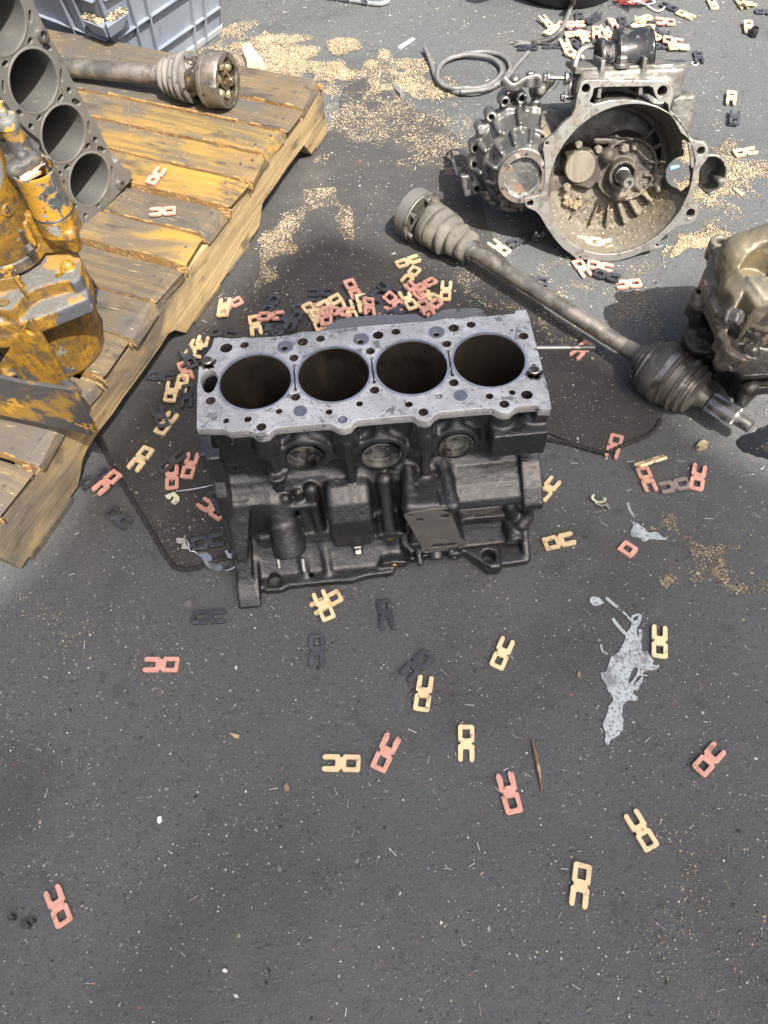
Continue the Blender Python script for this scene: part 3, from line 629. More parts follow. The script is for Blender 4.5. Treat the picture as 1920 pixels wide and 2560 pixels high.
    s.cap((.046, -.058, .215), (.046, -.056, .236), .006, .004, k=.01); s.cap((.133, -.060, .208), (.133, -.055, .236), .006, .004, k=.01); s.cap((.219, -.060, .212), (.219, -.055, .236), .006, .004, k=.01)
    s.cap((.07, -.058, .183), (.10, -.058, .180), .006, k=.008); s.cap((.158, -.058, .182), (.185, -.058, .186), .006, k=.008)
    # machined mount block, right end
    s.box((.288, -.069, .2015), (.031, .0185, .0195), .0015, .003); s.box((.311, -.060, .230), (.008, .014, .012), .002, .004)
    s.cap((.298, -.060, .224), (.301, -.066, .222), .006, k=.005); s.cap((.300, -.062, .185), (.300, -.060, .14), .0035, k=.006)
    # oil separator bulge
    s.poly([(-.060, .144), (-.080, .141), (-.098, .130), (-.111, .108), (-.115, .080), (-.112, .052), (-.10, .043), (-.06, .04)], 0, .062, .117, .009, .003)
    s.cap((.094, -.104, .050), (.094, -.112, .046), .008, .007, k=.004)
    # vertical ribs left of the bulge
    s.cap((.046, -.074, .134), (.049, -.086, .022), .0085, .0075, k=.004); s.cap((.030, -.074, .130), (.033, -.082, .06), .0055, k=.004); s.box((.036, -.080, .112), (.016, .007, .005), .003, .004)
    # two stud breather boss
    s.cap((.002, -.072, .112), (.008, -.098, .058), .0165, .0185, k=.008); s.cyl((.004, -.085, .085), (.008, -.110, .048), .019, .0215, k=.006)
    s.cap((.014, -.078, .125), (.016, -.09, .09), .005, k=.006)
    # sloped pads with brass plugs
    s.cap((.1345, -.074, .140), (.137, -.104, .066), .0095, .008, k=.004); s.poly([(.114, .060), (.122, .0685), (.136, .071), (.150, .0685), (.159, .063), (.150, .056), (.136, .051), (.122, .054)], 1, -.110, -.075, .0015, .004)
    s.cap((.137, -.095, .045), (.139, -.10, .018), .0065, k=.006); s.poly([(.116, .012), (.124, .022), (.138, .024), (.152, .021), (.160, .014), (.150, .006), (.125, .006)], 1, -.126, -.08, .0015, .003)
    # filter / pump mount: a slanted box whose front face is machined
    face = [(.153, .131), (.160, .137), (.193, .141), (.204, .138), (.208, .130), (.224, .062), (.231, .052), (.231, .044), (.224, .038), (.190, .034), (.180, .033), (.174, .038), (.175, .046), (.166, .085)]
    s.poly(face, 1, -.1205, -.05, .003, .006)
    s.cap((.206, -.062, .142), (.212, -.116, .134), .0085, .0085, k=.008); s.box((.176, -.080, .136), (.020, .038, .006), .004, .006)
    s.cap((.165, -.066, .145), (.160, -.11, .134), .006, k=.008)
    # right gallery
    s.poly([(-.052, .146), (-.070, .142), (-.090, .134), (-.106, .123), (-.110, .114), (-.106, .106), (-.085, .103), (-.05, .103)], 0, .205, .304, .006, .003); s.cap((.235, -.064, .078), (.298, -.066, .080), .021, k=.004)
    s.poly([(-.05, .156), (-.075, .150), (-.102, .134), (-.117, .118), (-.118, .107), (-.108, .103), (-.06, .103)], 0, .297, .322, .0025, .003)
    s.cap((.292, -.085, .068), (.30, -.09, .045), .008, k=.006)
    s.cap((.316, -.090, .074), (.313, -.095, .02), .007, k=.005); s.cap((.314, -.094, .050), (.306, -.10, .044), .009, k=.005); s.cap((.312, -.10, .025), (.312, -.125, .012), .006, k=.004)
    s.cyl((.296, -.085, .036), (.297, -.116, .028), .0115, .0125, k=.004)
    # small oil gallery bosses
    s.cyl((.196, -.085, .034), (.194, -.124, .016), .0115, .0095, k=.004); s.cyl((.216, -.085, .038), (.216, -.1215, .032), .0105, k=.004); s.cyl((.219, -.09, .02), (.219, -.124, .0165), .010, k=.004)
    s.box((.175, -.10, .030), (.014, .010, .006), .003, .004); s.poly([(.225, -.112), (.262, -.145), (.275, -.145), (.278, -.11)], 2, .008, .020, .003, .004)
    for x in (.020, .050, .170): s.cap((x, -.088, .040), (x+.003, -.125, .012), .0055, .004, k=.006)
    # cavities
    for x, y in bores: s.cyl((x, y, .02), (x, y, .26), RB+.0005, k=0, mode=-1)
    for i, (x, y, r) in enumerate(H3):
        s.cyl((x, y, .21), (x, y, .26), r*1.02, k=0, mode=-1)
    s.box((sc_[0], sc_[1], .235), (.008, .015, .03), .003, 0, -1)
    s.cyl((-.018, -.128, -.01), (-.018, -.128, .02), .0088, k=0, mode=-1); s.cyl((.262, -.127, -.01), (.262, -.127, .03), .0088, k=0, mode=-1); s.cyl((.030, -.126, 0), (.030, -.126, .02), .0028, k=0, mode=-1)
    for c_, r in (((.194, -.126, .0155), .0045), ((.216, -.123, .032), .0055), ((.219, -.126, .0165), .0045)): s.cyl(c_, (c_[0], c_[1]+.012, c_[2]+.003), r, k=0, mode=-1)
    me = s.mesh('casting', rough=.00012); body = link('casting', me, t, m_cast)
    # ---------------- fittings
    for x, z, r in plugs:
        mb = MB(); mb.lathe([(.001, r), (.0015, r-.0012), (-.0085, r-.002), (-.0095, r-.004), (-.0095, .0001)], (x, -.0675, z), (x, -1, z), 40, cap0=False, cap1=False); mb.build('core_plug', m_core, t, smooth=35)
    mf = []
    hl = [circ(.161, .131, .0033, 16), circ(.202, .134, .0033, 16), circ(.202, .1215, .0058, 20, .005), circ(.171, .1185, .0048, 20, .004), circ(.181, .040, .0033, 16), circ(.225, .044, .0033, 16),
          [(.187, .050), (.190, .046), (.214, .046), (.218, .049), (.218, .054), (.209, .055), (.204, .052), (.199, .056), (.189, .055)]]
    me = plate_mesh('mount_face', face, hl, .0018, .0003); me.transform(Matrix(((1, 0, 0, 0), (0, 0, -1, -.1206), (0, 1, 0, 0), (0, 0, 0, 1)))); me.flip_normals() if False else None
    link('mount_face', me, t, m_mountface)
    for x, z, r in ((.161, .131, .0034), (.202, .134, .0034), (.202, .1215, .006), (.171, .1185, .005), (.181, .040, .0034), (.225, .044, .0034)):
        MB().lathe([(0, r), (.0012, .0001)], (x, -.1207, z), (x, 1, z), 16, cap0=False, cap1=False).build('threaded_hole', m_hole, t, smooth=50)
    # hex fitting under the first column
    x = cols[0][0]+.004; mb = MB(); mb.cyl((x, -.073, .165), (x-.001, -.075, .142), .0062, n=20); mb.lathe([(0, .0085), (.012, .0085), (.012, .0058), (.004, .0055)], (x, -.074, .160), (x-.0008, -.076, .140), 6, cap0=False, cap1=True)
    mb.build('drain_fitting', m_castbolt, t, bevel=.0006)
    mb = MB(); mb.hexbolt((.094, -.110, .047), (.02, -.75, -.45), .0072, .011); mb.build('drain_bolt', m_steelworn, t, bevel=.0006)
    for a in ((-.008, -.112, .050), (.022, -.113, .036)):
        d = np.array([.02, -.62, -.55]); d /= np.linalg.norm(d); a = np.array(a); MB().cyl(a, a+d*.018, .0034, n=14, bev=.0006).build('stud', m_steelworn, t, smooth=40)
    MB().lathe([(0, .0095), (.0006, .0095), (.0006, .0001)], (.008, -.1103, .0478), (.010, -.128, .018), 24, cap0=False).build('breather_bore', m_hole, t, smooth=30)
    for a in ((.1365, -.1103, .0612), (.1385, -.1263, .0145)):
        MB().lathe([(0, .0048), (.0012, .0044), (.0005, .003), (.0005, .0001)], a, (a[0], a[1]-1, a[2]), 18, cap0=False, cap1=False).build('brass_plug', m_brass, t, smooth=35)
    # cast letters, raised on the jacket wall
    def letters(txt, x, z, size, y=-.0565, sp=.016):
        for k, ch in enumerate(txt):
            if ch == ' ': continue
            cu = bpy.data.curves.new('casting_letter', 'FONT'); cu.body = ch; cu.size = size; cu.extrude = .0013; cu.align_x = 'CENTER'
            ob = bpy.data.objects.new('tmp', cu); COL.objects.link(ob); dg = bpy.context.evaluated_depsgraph_get(); dg.update()
            me = bpy.data.meshes.new_from_object(ob.evaluated_get(dg)); bpy.data.objects.remove(ob)
            me.transform(Matrix.Translation((x+k*sp, y, z)) @ Matrix.Rotation(R(90), 4, 'X')); link('casting_letter', me, t, m_cast_edge)
    letters('KS33', .052, .1600, .0125, -.0605, .0165)
    MB().box((-.024, -.0560, .174), (.022, .002, .0012)).box((-.024, -.0560, .158), (.022, .002, .0012)).build('casting_frame', m_cast, t)
    letters('ENB', -.036, .161, .009, -.0562, .012)
    # long stud out of the right end
    mb = MB(); a = np.array([*BD((1335, 870), .225), .225]); b = np.array([*BD((1487, 869), .225), .225]); d = (b-a)/np.linalg.norm(b-a); a2 = a-d*.02
    mb.cyl(a2, a+(b-a)*.76, .0031, n=16)
    pr = []; q = 0; L = np.linalg.norm(b-a)*.25
    while q < L: pr += [(q, .0036), (q+.0005, .0030), (q+.001, .0036)]; q += .0012
    mb.lathe(pr, a+(b-a)*.75, b, 16); mb.build('stud', m_steelworn, t, smooth=40)['label'] = 'long thin threaded stud sticking out to the right'
    # ragged cover plate on the rear side
    base = [(970, 842), (985, 822), (1010, 806), (1060, 792), (1100, 790), (1150, 787), (1205, 780), (1225, 778)]
    cv = [(815, 830), (826, 812), (850, 801), (900, 794), (960, 789), (1010, 789), (1045, 788), (1057, 796), (1075, 796), (1092, 786), (1110, 778), (1150, 773), (1190, 773), (1208, 780), (1215, 800), (1210, 830), (1100, 840), (950, 855), (830, 870)]
    P = [BD(q, .205) for q in cv]; P = [q[:2] for q in catmull([(*q, 0) for q in P], 3, True)]; P = [(x+random.uniform(-.0006, .0006), y+random.uniform(-.0008, .0008)) for x, y in P]
    me = plate_mesh('rear_cover', P[::-1], [], .004, .0006); o = link('rear_cover', me, t, m_cover); o.location = (0, 0, .203)
    s2 = [BD(q, .205) for q in cv]; me = plate_mesh('rear_cover_lip', [(x*.995+.001, y-.004) for x, y in P][::-1], [], .02, .001); o2 = link('rear_cover_wall', me, o, m_cast); o2.location = (0, 0, -.021)
m_core = mat('core_plug_steel', (.30, .30, .285), .25, .9, layers=[Ly(40, .48, .62, (.035, .033, .03), rough=.3), Ly(25, .6, .7, (.3, .29, .26))])
m_mountface = mat('milled_iron_face', (.15, .145, .132), .45, .5, layers=[Ly(40, .45, .7, (.20, .19, .17))], bumps=[(500, .15, .0003)])
m_castbolt = mat('blackened_bolt', (.05, .052, .054), .3, .7)
m_steelworn = mat('worn_steel', (.27, .265, .25), .35, .85, layers=[Ly(80, .5, .7, (.12, .11, .1))])
m_cover = mat('grey_cover', (.13, .135, .15), .5, .3, layers=[Ly(20, .5, .7, (.19, .195, .215)), Ly(80, .6, .7, (.05, .045, .045))], bumps=[(200, .4, .001)])
make_block()
# ------------------------------------------------------------------ helpers: parts given in world coordinates
def wl(o):
    "mesh coordinates given in the place -> its parent thing's own coordinates"
    p = o.parent; o.data.transform(Matrix.LocRotScale(p.location, p.rotation_euler, None).inverted()); return o
def set_frame(o, c, X, Y, Z):
    o.matrix_world = frame_matrix(c, X, Y, Z); return o

# ------------------------------------------------------------------ second block standing on its end on the pallet
kz5 = crop(0, 0, .21700); kz1 = crop(0, 280, .24408); kz2 = crop(0, 0, .54250); kz4 = crop(0, 740, .20494)
m_rimgrey = mat('bore_rim_grey', (.24, .235, .22), .35, .6)
def make_second_block():
    c0 = np.array([-.4184, 1.0788, .1765]); L = np.array([-.067, -.146, .987]); Wd = np.array([-.5756, -.8024, -.158])
    L /= np.linalg.norm(L); X = -Wd-(-Wd@L)*L; X /= np.linalg.norm(X); Nn = np.cross(X, L)
    t = thing('cylinder_block', 'bare grey cylinder block standing on its end on the pallet, open bores facing right', 'engine block')
    set_frame(t, c0, X, L, Nn)
    def LF(q):
        d = ray(*q); k = ((c0-CAMP)@Nn)/(d@Nn); P = CAMP+k*d-c0; return (float(P@X), float(P@L))
    right = [LF(kz2(*q)) for q in [(335, 1022), (352, 1050), (385, 1050), (410, 1033), (460, 985), (560, 880), (598, 838), (612, 800), (600, 785), (545, 776), (520, 742), (500, 682), (478, 640), (455, 590), (440, 560), (400, 500), (385, 465), (350, 400), (320, 342), (298, 290), (265, 232), (240, 192), (215, 150)]]
    left = [LF(kz2(*q)) for q in [(30, 480), (75, 545), (125, 600), (180, 642), (215, 700), (250, 780), (272, 830), (285, 900), (310, 960)]]
    right += [(.055, right[-1][1]+.03), (.060, right[-1][1]+.07), (.056, right[-1][1]+.11)]
    top = right[-1][1]; 
    out = right+[(-.06, top), (-.06, left[0][1]+.04)]+left
    bores = [(0, .0841*i) for i in range(5)]; r = .0383
    hs = [(kz5, 352, 190, 18, 78, 5), (kz5, 475, 392, 32, 40, 0), (kz5, 350, 472, 24, 42, -20), (kz5, 548, 545, 32, 56, 55), (kz5, 710, 870, 15, 78, 5), (kz5, 797, 1040, 27, 36, 0), (kz5, 700, 1130, 26, 58, -30), (kz5, 880, 1177, 30, 58, 58),
          (kz5, 62, 737, 30, 44, -40), (kz5, 43, 995, 15, 78, 6), (kz5, 228, 1300, 26, 46, 50), (kz5, 452, 1357, 26, 46, -40),
          (kz1, 318, 148, 26, 32, 0), (kz1, 375, 300, 14, 72, 6), (kz1, 912, 152, 13, 64, 5), (kz1, 977, 283, 24, 30, 0), (kz1, 900, 352, 22, 36, -30), (kz1, 1040, 385, 26, 46, 58), (kz1, 568, 548, 18, 26, 40), (kz1, 688, 568, 24, 34, -40), (kz1, 617, 630, 18, 26, 0), (kz1, 660, 742, 13, 48, 5), (kz1, 1150, 602, 11, 56, 5), (kz1, 775, 957, 18, 24, 0), (kz1, 1008, 962, 16, 28, -35), (kz1, 875, 1060, 18, 26, -15), (kz1, 795, 1112, 16, 18, 0)]
    holes = [circ(x, y, r, 64) for x, y in bores]
    for S, x, y, a, b, ang in hs:
        sc = .2441/ (.2441 if S is kz1 else .217); P = []
        for th in np.arange(14)*2*math.pi/14:
            cx, sy = math.cos(th), math.sin(th); e = .75
            u = a*1.05*abs(cx)**e*np.sign(cx); v = b*.95*abs(sy)**e*np.sign(sy); ca, sa = math.cos(R(ang)), math.sin(R(ang))
            P.append(LF(S(x+u*ca+v*sa, y-u*sa+v*ca)))
        P = P if sum(P[i-1][0]*P[i][1]-P[i][0]*P[i-1][1] for i in range(len(P))) > 0 else P[::-1]
        cm = np.mean(P, 0); ok_ = all(math.hypot(q[0]-a_[0], q[1]-a_[1]) > .0012 for q in P for H_ in holes[5:] for a_ in H_)
        for _ in range(6):
            if min(math.hypot(q[0]-bx, q[1]-by) for q in P for bx, by in bores) > r+.0042: break
            P = [tuple(cm+(np.array(q)-cm)*.88) for q in P]
        def oin(q):
            c_ = False
            for i_ in range(len(out)):
                (x1, y1), (x2, y2) = out[i_-1], out[i_]
                if (y1 > q[1]) != (y2 > q[1]) and q[0] < x1+(q[1]-y1)*(x2-x1)/(y2-y1): c_ = not c_
            return c_
        def odist(q):
            m_ = 1
            for i_ in range(len(out)):
                a_, b_ = np.array(out[i_-1]), np.array(out[i_]); v_ = b_-a_; t_ = np.clip(((np.array(q)-a_)@v_)/(v_@v_+1e-12), 0, 1); m_ = min(m_, np.linalg.norm(np.array(q)-a_-t_*v_))
            return m_
        ok_ = ok_ and all(oin(q) and odist(q) > .0012 for q in P)
        if ok_ and min(math.hypot(q[0]-bx, q[1]-by) for q in P for bx, by in bores) > r+.0016: holes.append(P)
    me = plate_mesh('deck', out[::-1], holes, .012, .0006); o = link('deck', me, t, m_gasketiron); o.location = (0, 0, -.012)
    s = SDF((-.075, -.06, -.19), (.095, .42, -.006), .0026)
    s.poly([(-.048, -.040), (.048, -.040), (.050, .40), (-.050, .40)], 2, -.185, -.008, .006, 0)
    s.poly([(x*.97, y*.97+.001) for x, y in out], 2, -.03, -.008, .003, .004)
    s.poly([(-.06, -.045), (.07, -.048), (.07, -.02), (-.05, -.02)], 2, -.17, -.01, .004, .006)
    for y in (.04, .125, .21, .295): s.box((0, y, -.09), (.058, .010, .085), .003, .008)
    for x, y in bores: s.cyl((x, y, -.16), (x, y, .01), r+.001, k=0, mode=-1)
    for P in holes[5:]:
        c = np.mean(P, 0); s.cyl((c[0], c[1], -.05), (c[0], c[1], .01), .0045, k=0, mode=-1)
    me = s.mesh('casting', rough=.0002); link('casting', me, t, m_gasketiron)
    for x, y in bores[:5]:
        MB().lathe([(0, r-.0003), (-.002, r-.0012), (-.158, r-.0012), (-.160, .0001)], (x, y, -.0005), (x, y, 1), 64, cap0=False, cap1=False).build('cylinder_bore', m_honed, t, smooth=50)
        MB().lathe([(0, r+.0035), (.0004, r+.0030), (.0004, r+.0004), (-.0010, r)], (x, y, .0002), (x, y, 1), 64, cap0=False, cap1=False).build('bore_rim', m_rimgrey, t, smooth=40)
    for q, rr in ((kz5(478, 395), .0085), (kz1(1228, 735), .0072)):
        x, y = LF(q); MB().lathe([(0, rr), (.004, rr), (.0045, rr*.8), (.0045, rr*.62), (.0, rr*.6)], (x, y, 0), (x, y, 1), 24, cap0=False, cap1=False).build('dowel_sleeve', m_steel, t, smooth=40)
make_second_block()

# ------------------------------------------------------------------ yellow machine on the pallet
def make_machine():
    t = thing('yellow_gear_pump', 'chipped yellow hydraulic machine with a tall motor can, on the pallet', 'machine', (-.43, .76, .12))
    # tall motor can
    a = (-.437, .785)
    MB().lathe([(.302, .0465), (.305, .0478), (.40, .0478), (.49, .0478), (.495, .045), (.50, .02)], (a[0], a[1], 0), (a[0], a[1], 1), 48).build('motor_can', m_yellow, t, smooth=40).data.transform(Matrix.Translation((.43, -.76, -.12)))
    b_ = MB(); b_.lathe([(.286, .046), (.288, .0492), (.3005, .0492), (.302, .047)], (a[0], a[1], 0), (a[0], a[1], 1), 48); wl(b_.build('clamp_band', m_yellow_worn, t, smooth=30))
    wl(MB().lathe([(.24, .050), (.255, .040), (.288, .041)], (a[0], a[1], 0), (a[0], a[1], 1), 40, cap0=False).build('neck', m_yellow, t, smooth=50))
    q = np.array([-.394, .757, .362]); d = np.array([.78, -.55, 0]); d = (q-np.array([a[0], a[1], .362])); d /= np.linalg.norm(d); q = np.array([a[0], a[1], .362])+d*.0465
    mb = MB(); mb.cyl(q, q+d*.0028, .0078, n=20, bev=.0008); mb.box(q+d*.003, (.0055, .0008, .0004), rot=np.stack([np.cross(d, [0, 0, 1]), [0, 0, 1], d], 1), m=1); mb.box(q+d*.003, (.0008, .0055, .0004), rot=np.stack([np.cross(d, [0, 0, 1]), [0, 0, 1], d], 1), m=1)
    wl(mb.build('screw_head', [m_yellow, m_hole], t, smooth=30))
    # solenoid can with torn open top
    c = (-.359, .782)
    wl(MB().lathe([(.342, .0232), (.391, .0232), (.3945, .0242), (.396, .0236), (.3945, .0215), (.372, .0205)], (c[0], c[1], 0), (c[0], c[1], 1), 44, cap0=False, cap1=False, wob=lambda i, th: (.012*math.sin(3*th)+.008*math.sin(7*th)) if i in (2, 3, 4) else 0).build('solenoid_can', m_zinc, t, smooth=50))
    wl(MB().lathe([(.374, .0001), (.374, .021)], (c[0], c[1], 0), (c[0], c[1], 1), 30, cap0=False, cap1=False).build('can_inside', m_hole, t))
    s = SDF((-.402, .735, .268), (-.318, .825, .346), .0014)
    s.cyl((c[0], c[1], .316), (c[0], c[1], .341), .0238, rd=.002, k=0); s.cyl((c[0], c[1], .300), (c[0], c[1], .318), .0150, .022, k=.004); s.cap((c[0]+.013, c[1]-.014, .318), (c[0]+.012, c[1]-.012, .300), .010, .008, k=.003)
    s.poly([(-.40, .345), (-.375, .34), (-.345, .31), (-.355, .290), (-.40, .285)], 1, .775, .785, .001, .003)
    s.cap((-.392, .770, .335), (-.392, .765, .31), .004, k=.003)
    o = wl(link('solenoid_cup', s.mesh('cup', .0001), t, m_yellow))
    wl(MB().lathe([(.3405, .0236), (.342, .0245), (.3435, .0236)], (c[0], c[1], 0), (c[0], c[1], 1), 44, cap0=False, cap1=False).build('clamp_ring', m_cast_edge, t, smooth=40))
    mb = MB(); mb.hexbolt((-.391, .750, .318), (.35, -.5, -.2), .0052, .008); mb.cyl((-.393, .752, .321), (-.388, .745, .345), .0025, n=10); wl(mb.build('clamp_bolt', m_yellow_worn, t, bevel=.0004))
    # valve elbow with bolt on top
    e = SDF((-.43, .745, .375), (-.33, .855, .45), .0012)
    e.cyl((-.372, .802, .398), (-.374, .806, .432), .0115, .0105, k=0); e.cyl((-.371, .790, .392), (-.371, .790, .404), .0165, .0160, k=.004); e.cap((-.378, .776, .397), (-.360, .792, .398), .0085, .011, k=.004)
    e.cap((-.382, .812, .415), (-.412, .822, .418), .0075, .007, k=.004); e.cap((-.366, .786, .404), (-.366, .786, .407), .007, k=.002)
    wl(link('valve_elbow', e.mesh('elbow', .0002), t, m_yellow_worn))
    mb = MB(); mb.lathe([(.430, .0118), (.4315, .0122), (.439, .0122), (.441, .0112)], (-.375, .806, 0), (-.375, .806, 1), 24); mb.lathe([(.441, .0062), (.4475, .0060), (.449, .005)], (-.376, .807, 0), (-.376, .807, 1), 6); mb.cyl((-.376, .807, .449), (-.376, .807, .455), .0036, n=14)
    wl(mb.build('cap_bolt', m_zincbolt, t, smooth=35))
    mb = MB(); r_ = random.Random(5)
    for k in range(90):
        p_ = np.array([-.405, .822, .424])+np.array([r_.gauss(0, .009), r_.gauss(0, .008), r_.gauss(0, .006)]); sz = r_.uniform(.0012, .0034); mb.box(p_, (sz, sz*.8, sz*.7), rot=Matrix.Rotation(r_.random()*3, 3, 'X') @ Matrix.Rotation(r_.random()*3, 3, 'Z'))
    o = wl(mb.build('frayed_stuffing', m_twine, t)); tag(o, kind='stuff')
    for k, (p0, p1, w_) in enumerate((((-.372, .768, .3935), (-.348, .772, .3965), .006), ((-.352, .785, .393), (-.344, .776, .403), .005), ((-.36, .775, .394), (-.350, .790, .398), .003))):
        p0, p1 = np.array(p0), np.array(p1); mid = (p0+p1)/2; mb = MB(); dx = (p1-p0); n_ = np.array([-dx[1], dx[0], 0]); n_ = n_/np.linalg.norm(n_)*w_
        mb.add([p0-n_, p0+n_, mid+n_*.8+(0, 0, .002), p1+n_*.4, p1-n_*.5, mid-n_-(0, 0, .001)], [(0, 5, 2, 1), (5, 4, 3, 2)]); o = mb.build('torn_foil', m_copper, t); sm = o.modifiers.new('thick', 'SOLIDIFY'); sm.thickness = .0008; wl(o)
    # flange, lower flange, body
    f = SDF((-.56, .62, .118), (-.325, .90, .300), .0019)
    fl = [(-.343, .736), (-.346, .765), (-.356, .79), (-.375, .815), (-.40, .84), (-.45, .86), (-.52, .86), (-.54, .80), (-.54, .70), (-.47, .69), (-.440, .694), (-.424, .690), (-.416, .690), (-.411, .700), (-.407, .710), (-.395, .722), (-.380, .728), (-.366, .732), (-.358, .733), (-.350, .728)]
    f.poly(fl, 2, .258, .281, .003, 0)
    fl2 = [(-.437+(x+.437)*.985-.001, .78+(y-.78)*.985-.002) for x, y in fl]; f.poly([(-.338, .722), (-.345, .765), (-.37, .81), (-.44, .86), (-.54, .86), (-.54, .68), (-.40, .690)], 2, .238, .262, .004, .002)
    f.cyl((-.440, .785, .120), (-.440, .785, .240), .064, .079, rd=.004, k=.004)
    f.box((-.480, .718, .232), (.065, .032, .010), .003, .003)          # grey shelf at the left
    f.cap((-.36, .755, .281), (-.36, .755, .283), .008, k=.003)
    f.box((-.405, .715, .291), (.010, .0016, .010), .0008, .002, rot=Matrix.Rotation(R(-55), 3, 'Z')); f.box((-.425, .722, .291), (.020, .0016, .010), .0008, .002, rot=Matrix.Rotation(R(12), 3, 'Z'))
    f.cyl((-.370, .745, .26), (-.370, .745, .30), .0042, k=0, mode=-1)
    me = f.mesh('flange_body', .00015); o = link('flange_body', me, t, [m_yellow, m_grey_dust])
    n = np.empty(len(me.polygons)*3, dtype=np.float32); me.polygons.foreach_get('normal', n); ce = np.empty(len(me.polygons)*3, dtype=np.float32); me.polygons.foreach_get('center', ce)
    n = n.reshape(-1, 3); ce = ce.reshape(-1, 3); me.polygons.foreach_set('material_index', ((n[:, 2] > .8) & (ce[:, 2] < .284)).astype(np.int32)); wl(o)
    x, y, _ = G(*kz1(45, 1960), .281); wl(MB().lathe([(.281, .006), (.2835, .0055), (.2845, .003), (.2845, .0001)], (x, y, 0), (x, y, 1), 16, cap0=False, cap1=False).build('rivet', m_yellow, t, smooth=50))
    # bracket: upright triangular gusset and front plate, with socket bolts
    def upr(base_px, zt, name, pts_px, z_ref, thick, material, holes=(), dirn=(-.95, .31)):
        B = G(*kz4(*base_px), z_ref); d = np.array([dirn[0], dirn[1], 0]); d /= np.linalg.norm(d); nn = np.cross(d, [0, 0, 1])
        if nn[1] > 0: nn = -nn
        def P(q):
            rr = ray(*kz4(*q)); k = ((B-CAMP)@nn)/(rr@nn); Q = CAMP+rr*k-B; return (float(Q@d), float(Q[2]))
        pts = [P(q) if not isinstance(q[0], str) else (q[1], q[2]) for q in pts_px]
        A = sum(pts[i-1][0]*pts[i][1]-pts[i][0]*pts[i-1][1] for i in range(len(pts)))
        if A < 0: pts = pts[::-1]
        hl = [circ(*P(h[:2]), h[2], 18) for h in holes]
        me = plate_mesh(name, pts, hl, thick, .0008)
        me.transform(Matrix(((d[0], 0, nn[0], B[0]), (d[1], 0, nn[1], B[1]), (0, 1, 0, B[2]), (0, 0, 0, 1)))) 
        if np.dot(np.cross(d, [0, 0, 1]), nn) < 0: me.flip_normals()
        return wl(link(name, me, t, material)), P, B, d, nn
    g, P, B, d, nn = upr((800, 960), 0, 'gusset_plate', [(415, 262), (385, 252), (355, 275), (120, 640), (0, 830), ('', .16, .0), ('', .16, -.05), (905, 1180), (800, 960), (640, 660)], .200, .006, m_yellow, [(400, 392, .0062)])
    p2, P2, B2, d2, nn2 = upr((1190, 1640), 0, 'front_plate', [(935, 1140), (890, 1105), (840, 1095), (300, 1020), (20, 950), ('', .19, .066), ('', .19, .0), (1150, 1662), (1190, 1620)], .160, .0055, m_yellow_worn)
    for q, base, nrm, L in (((70, 870), B, nn, .026), ((790, 1030), B, nn, .030)):
        rr = ray(*kz4(*q)); k = ((base-CAMP)@nrm)/(rr@nrm); Q = CAMP+rr*k; dd = nrm*.75+np.array([.62, .15, .0]); dd /= np.linalg.norm(dd)
        mb = MB(); mb.cyl(Q, Q+dd*L*.45, .0068, n=20); mb.lathe([(L*.45, .0088), (L*.5, .0092), (L*.97, .0092), (L, .0085), (L, .0055), (L*.72, .0055), (L*.72, .0001)], Q, Q+dd, 24, cap1=False)
        wl(mb.build('socket_bolt', m_yellow_worn, t, smooth=40))
m_zincbolt = mat('greyed_bolt', (.20, .20, .19), .5, .5, layers=[Ly(60, .55, .65, (.5, .28, .04), metal=0), Ly(120, .6, .7, (.2, .2, .19))])
m_twine = mat('frayed_twine', (.26, .2, .12), .95, layers=[Ly(80, .5, .7, (.1, .08, .05))])
make_machine()
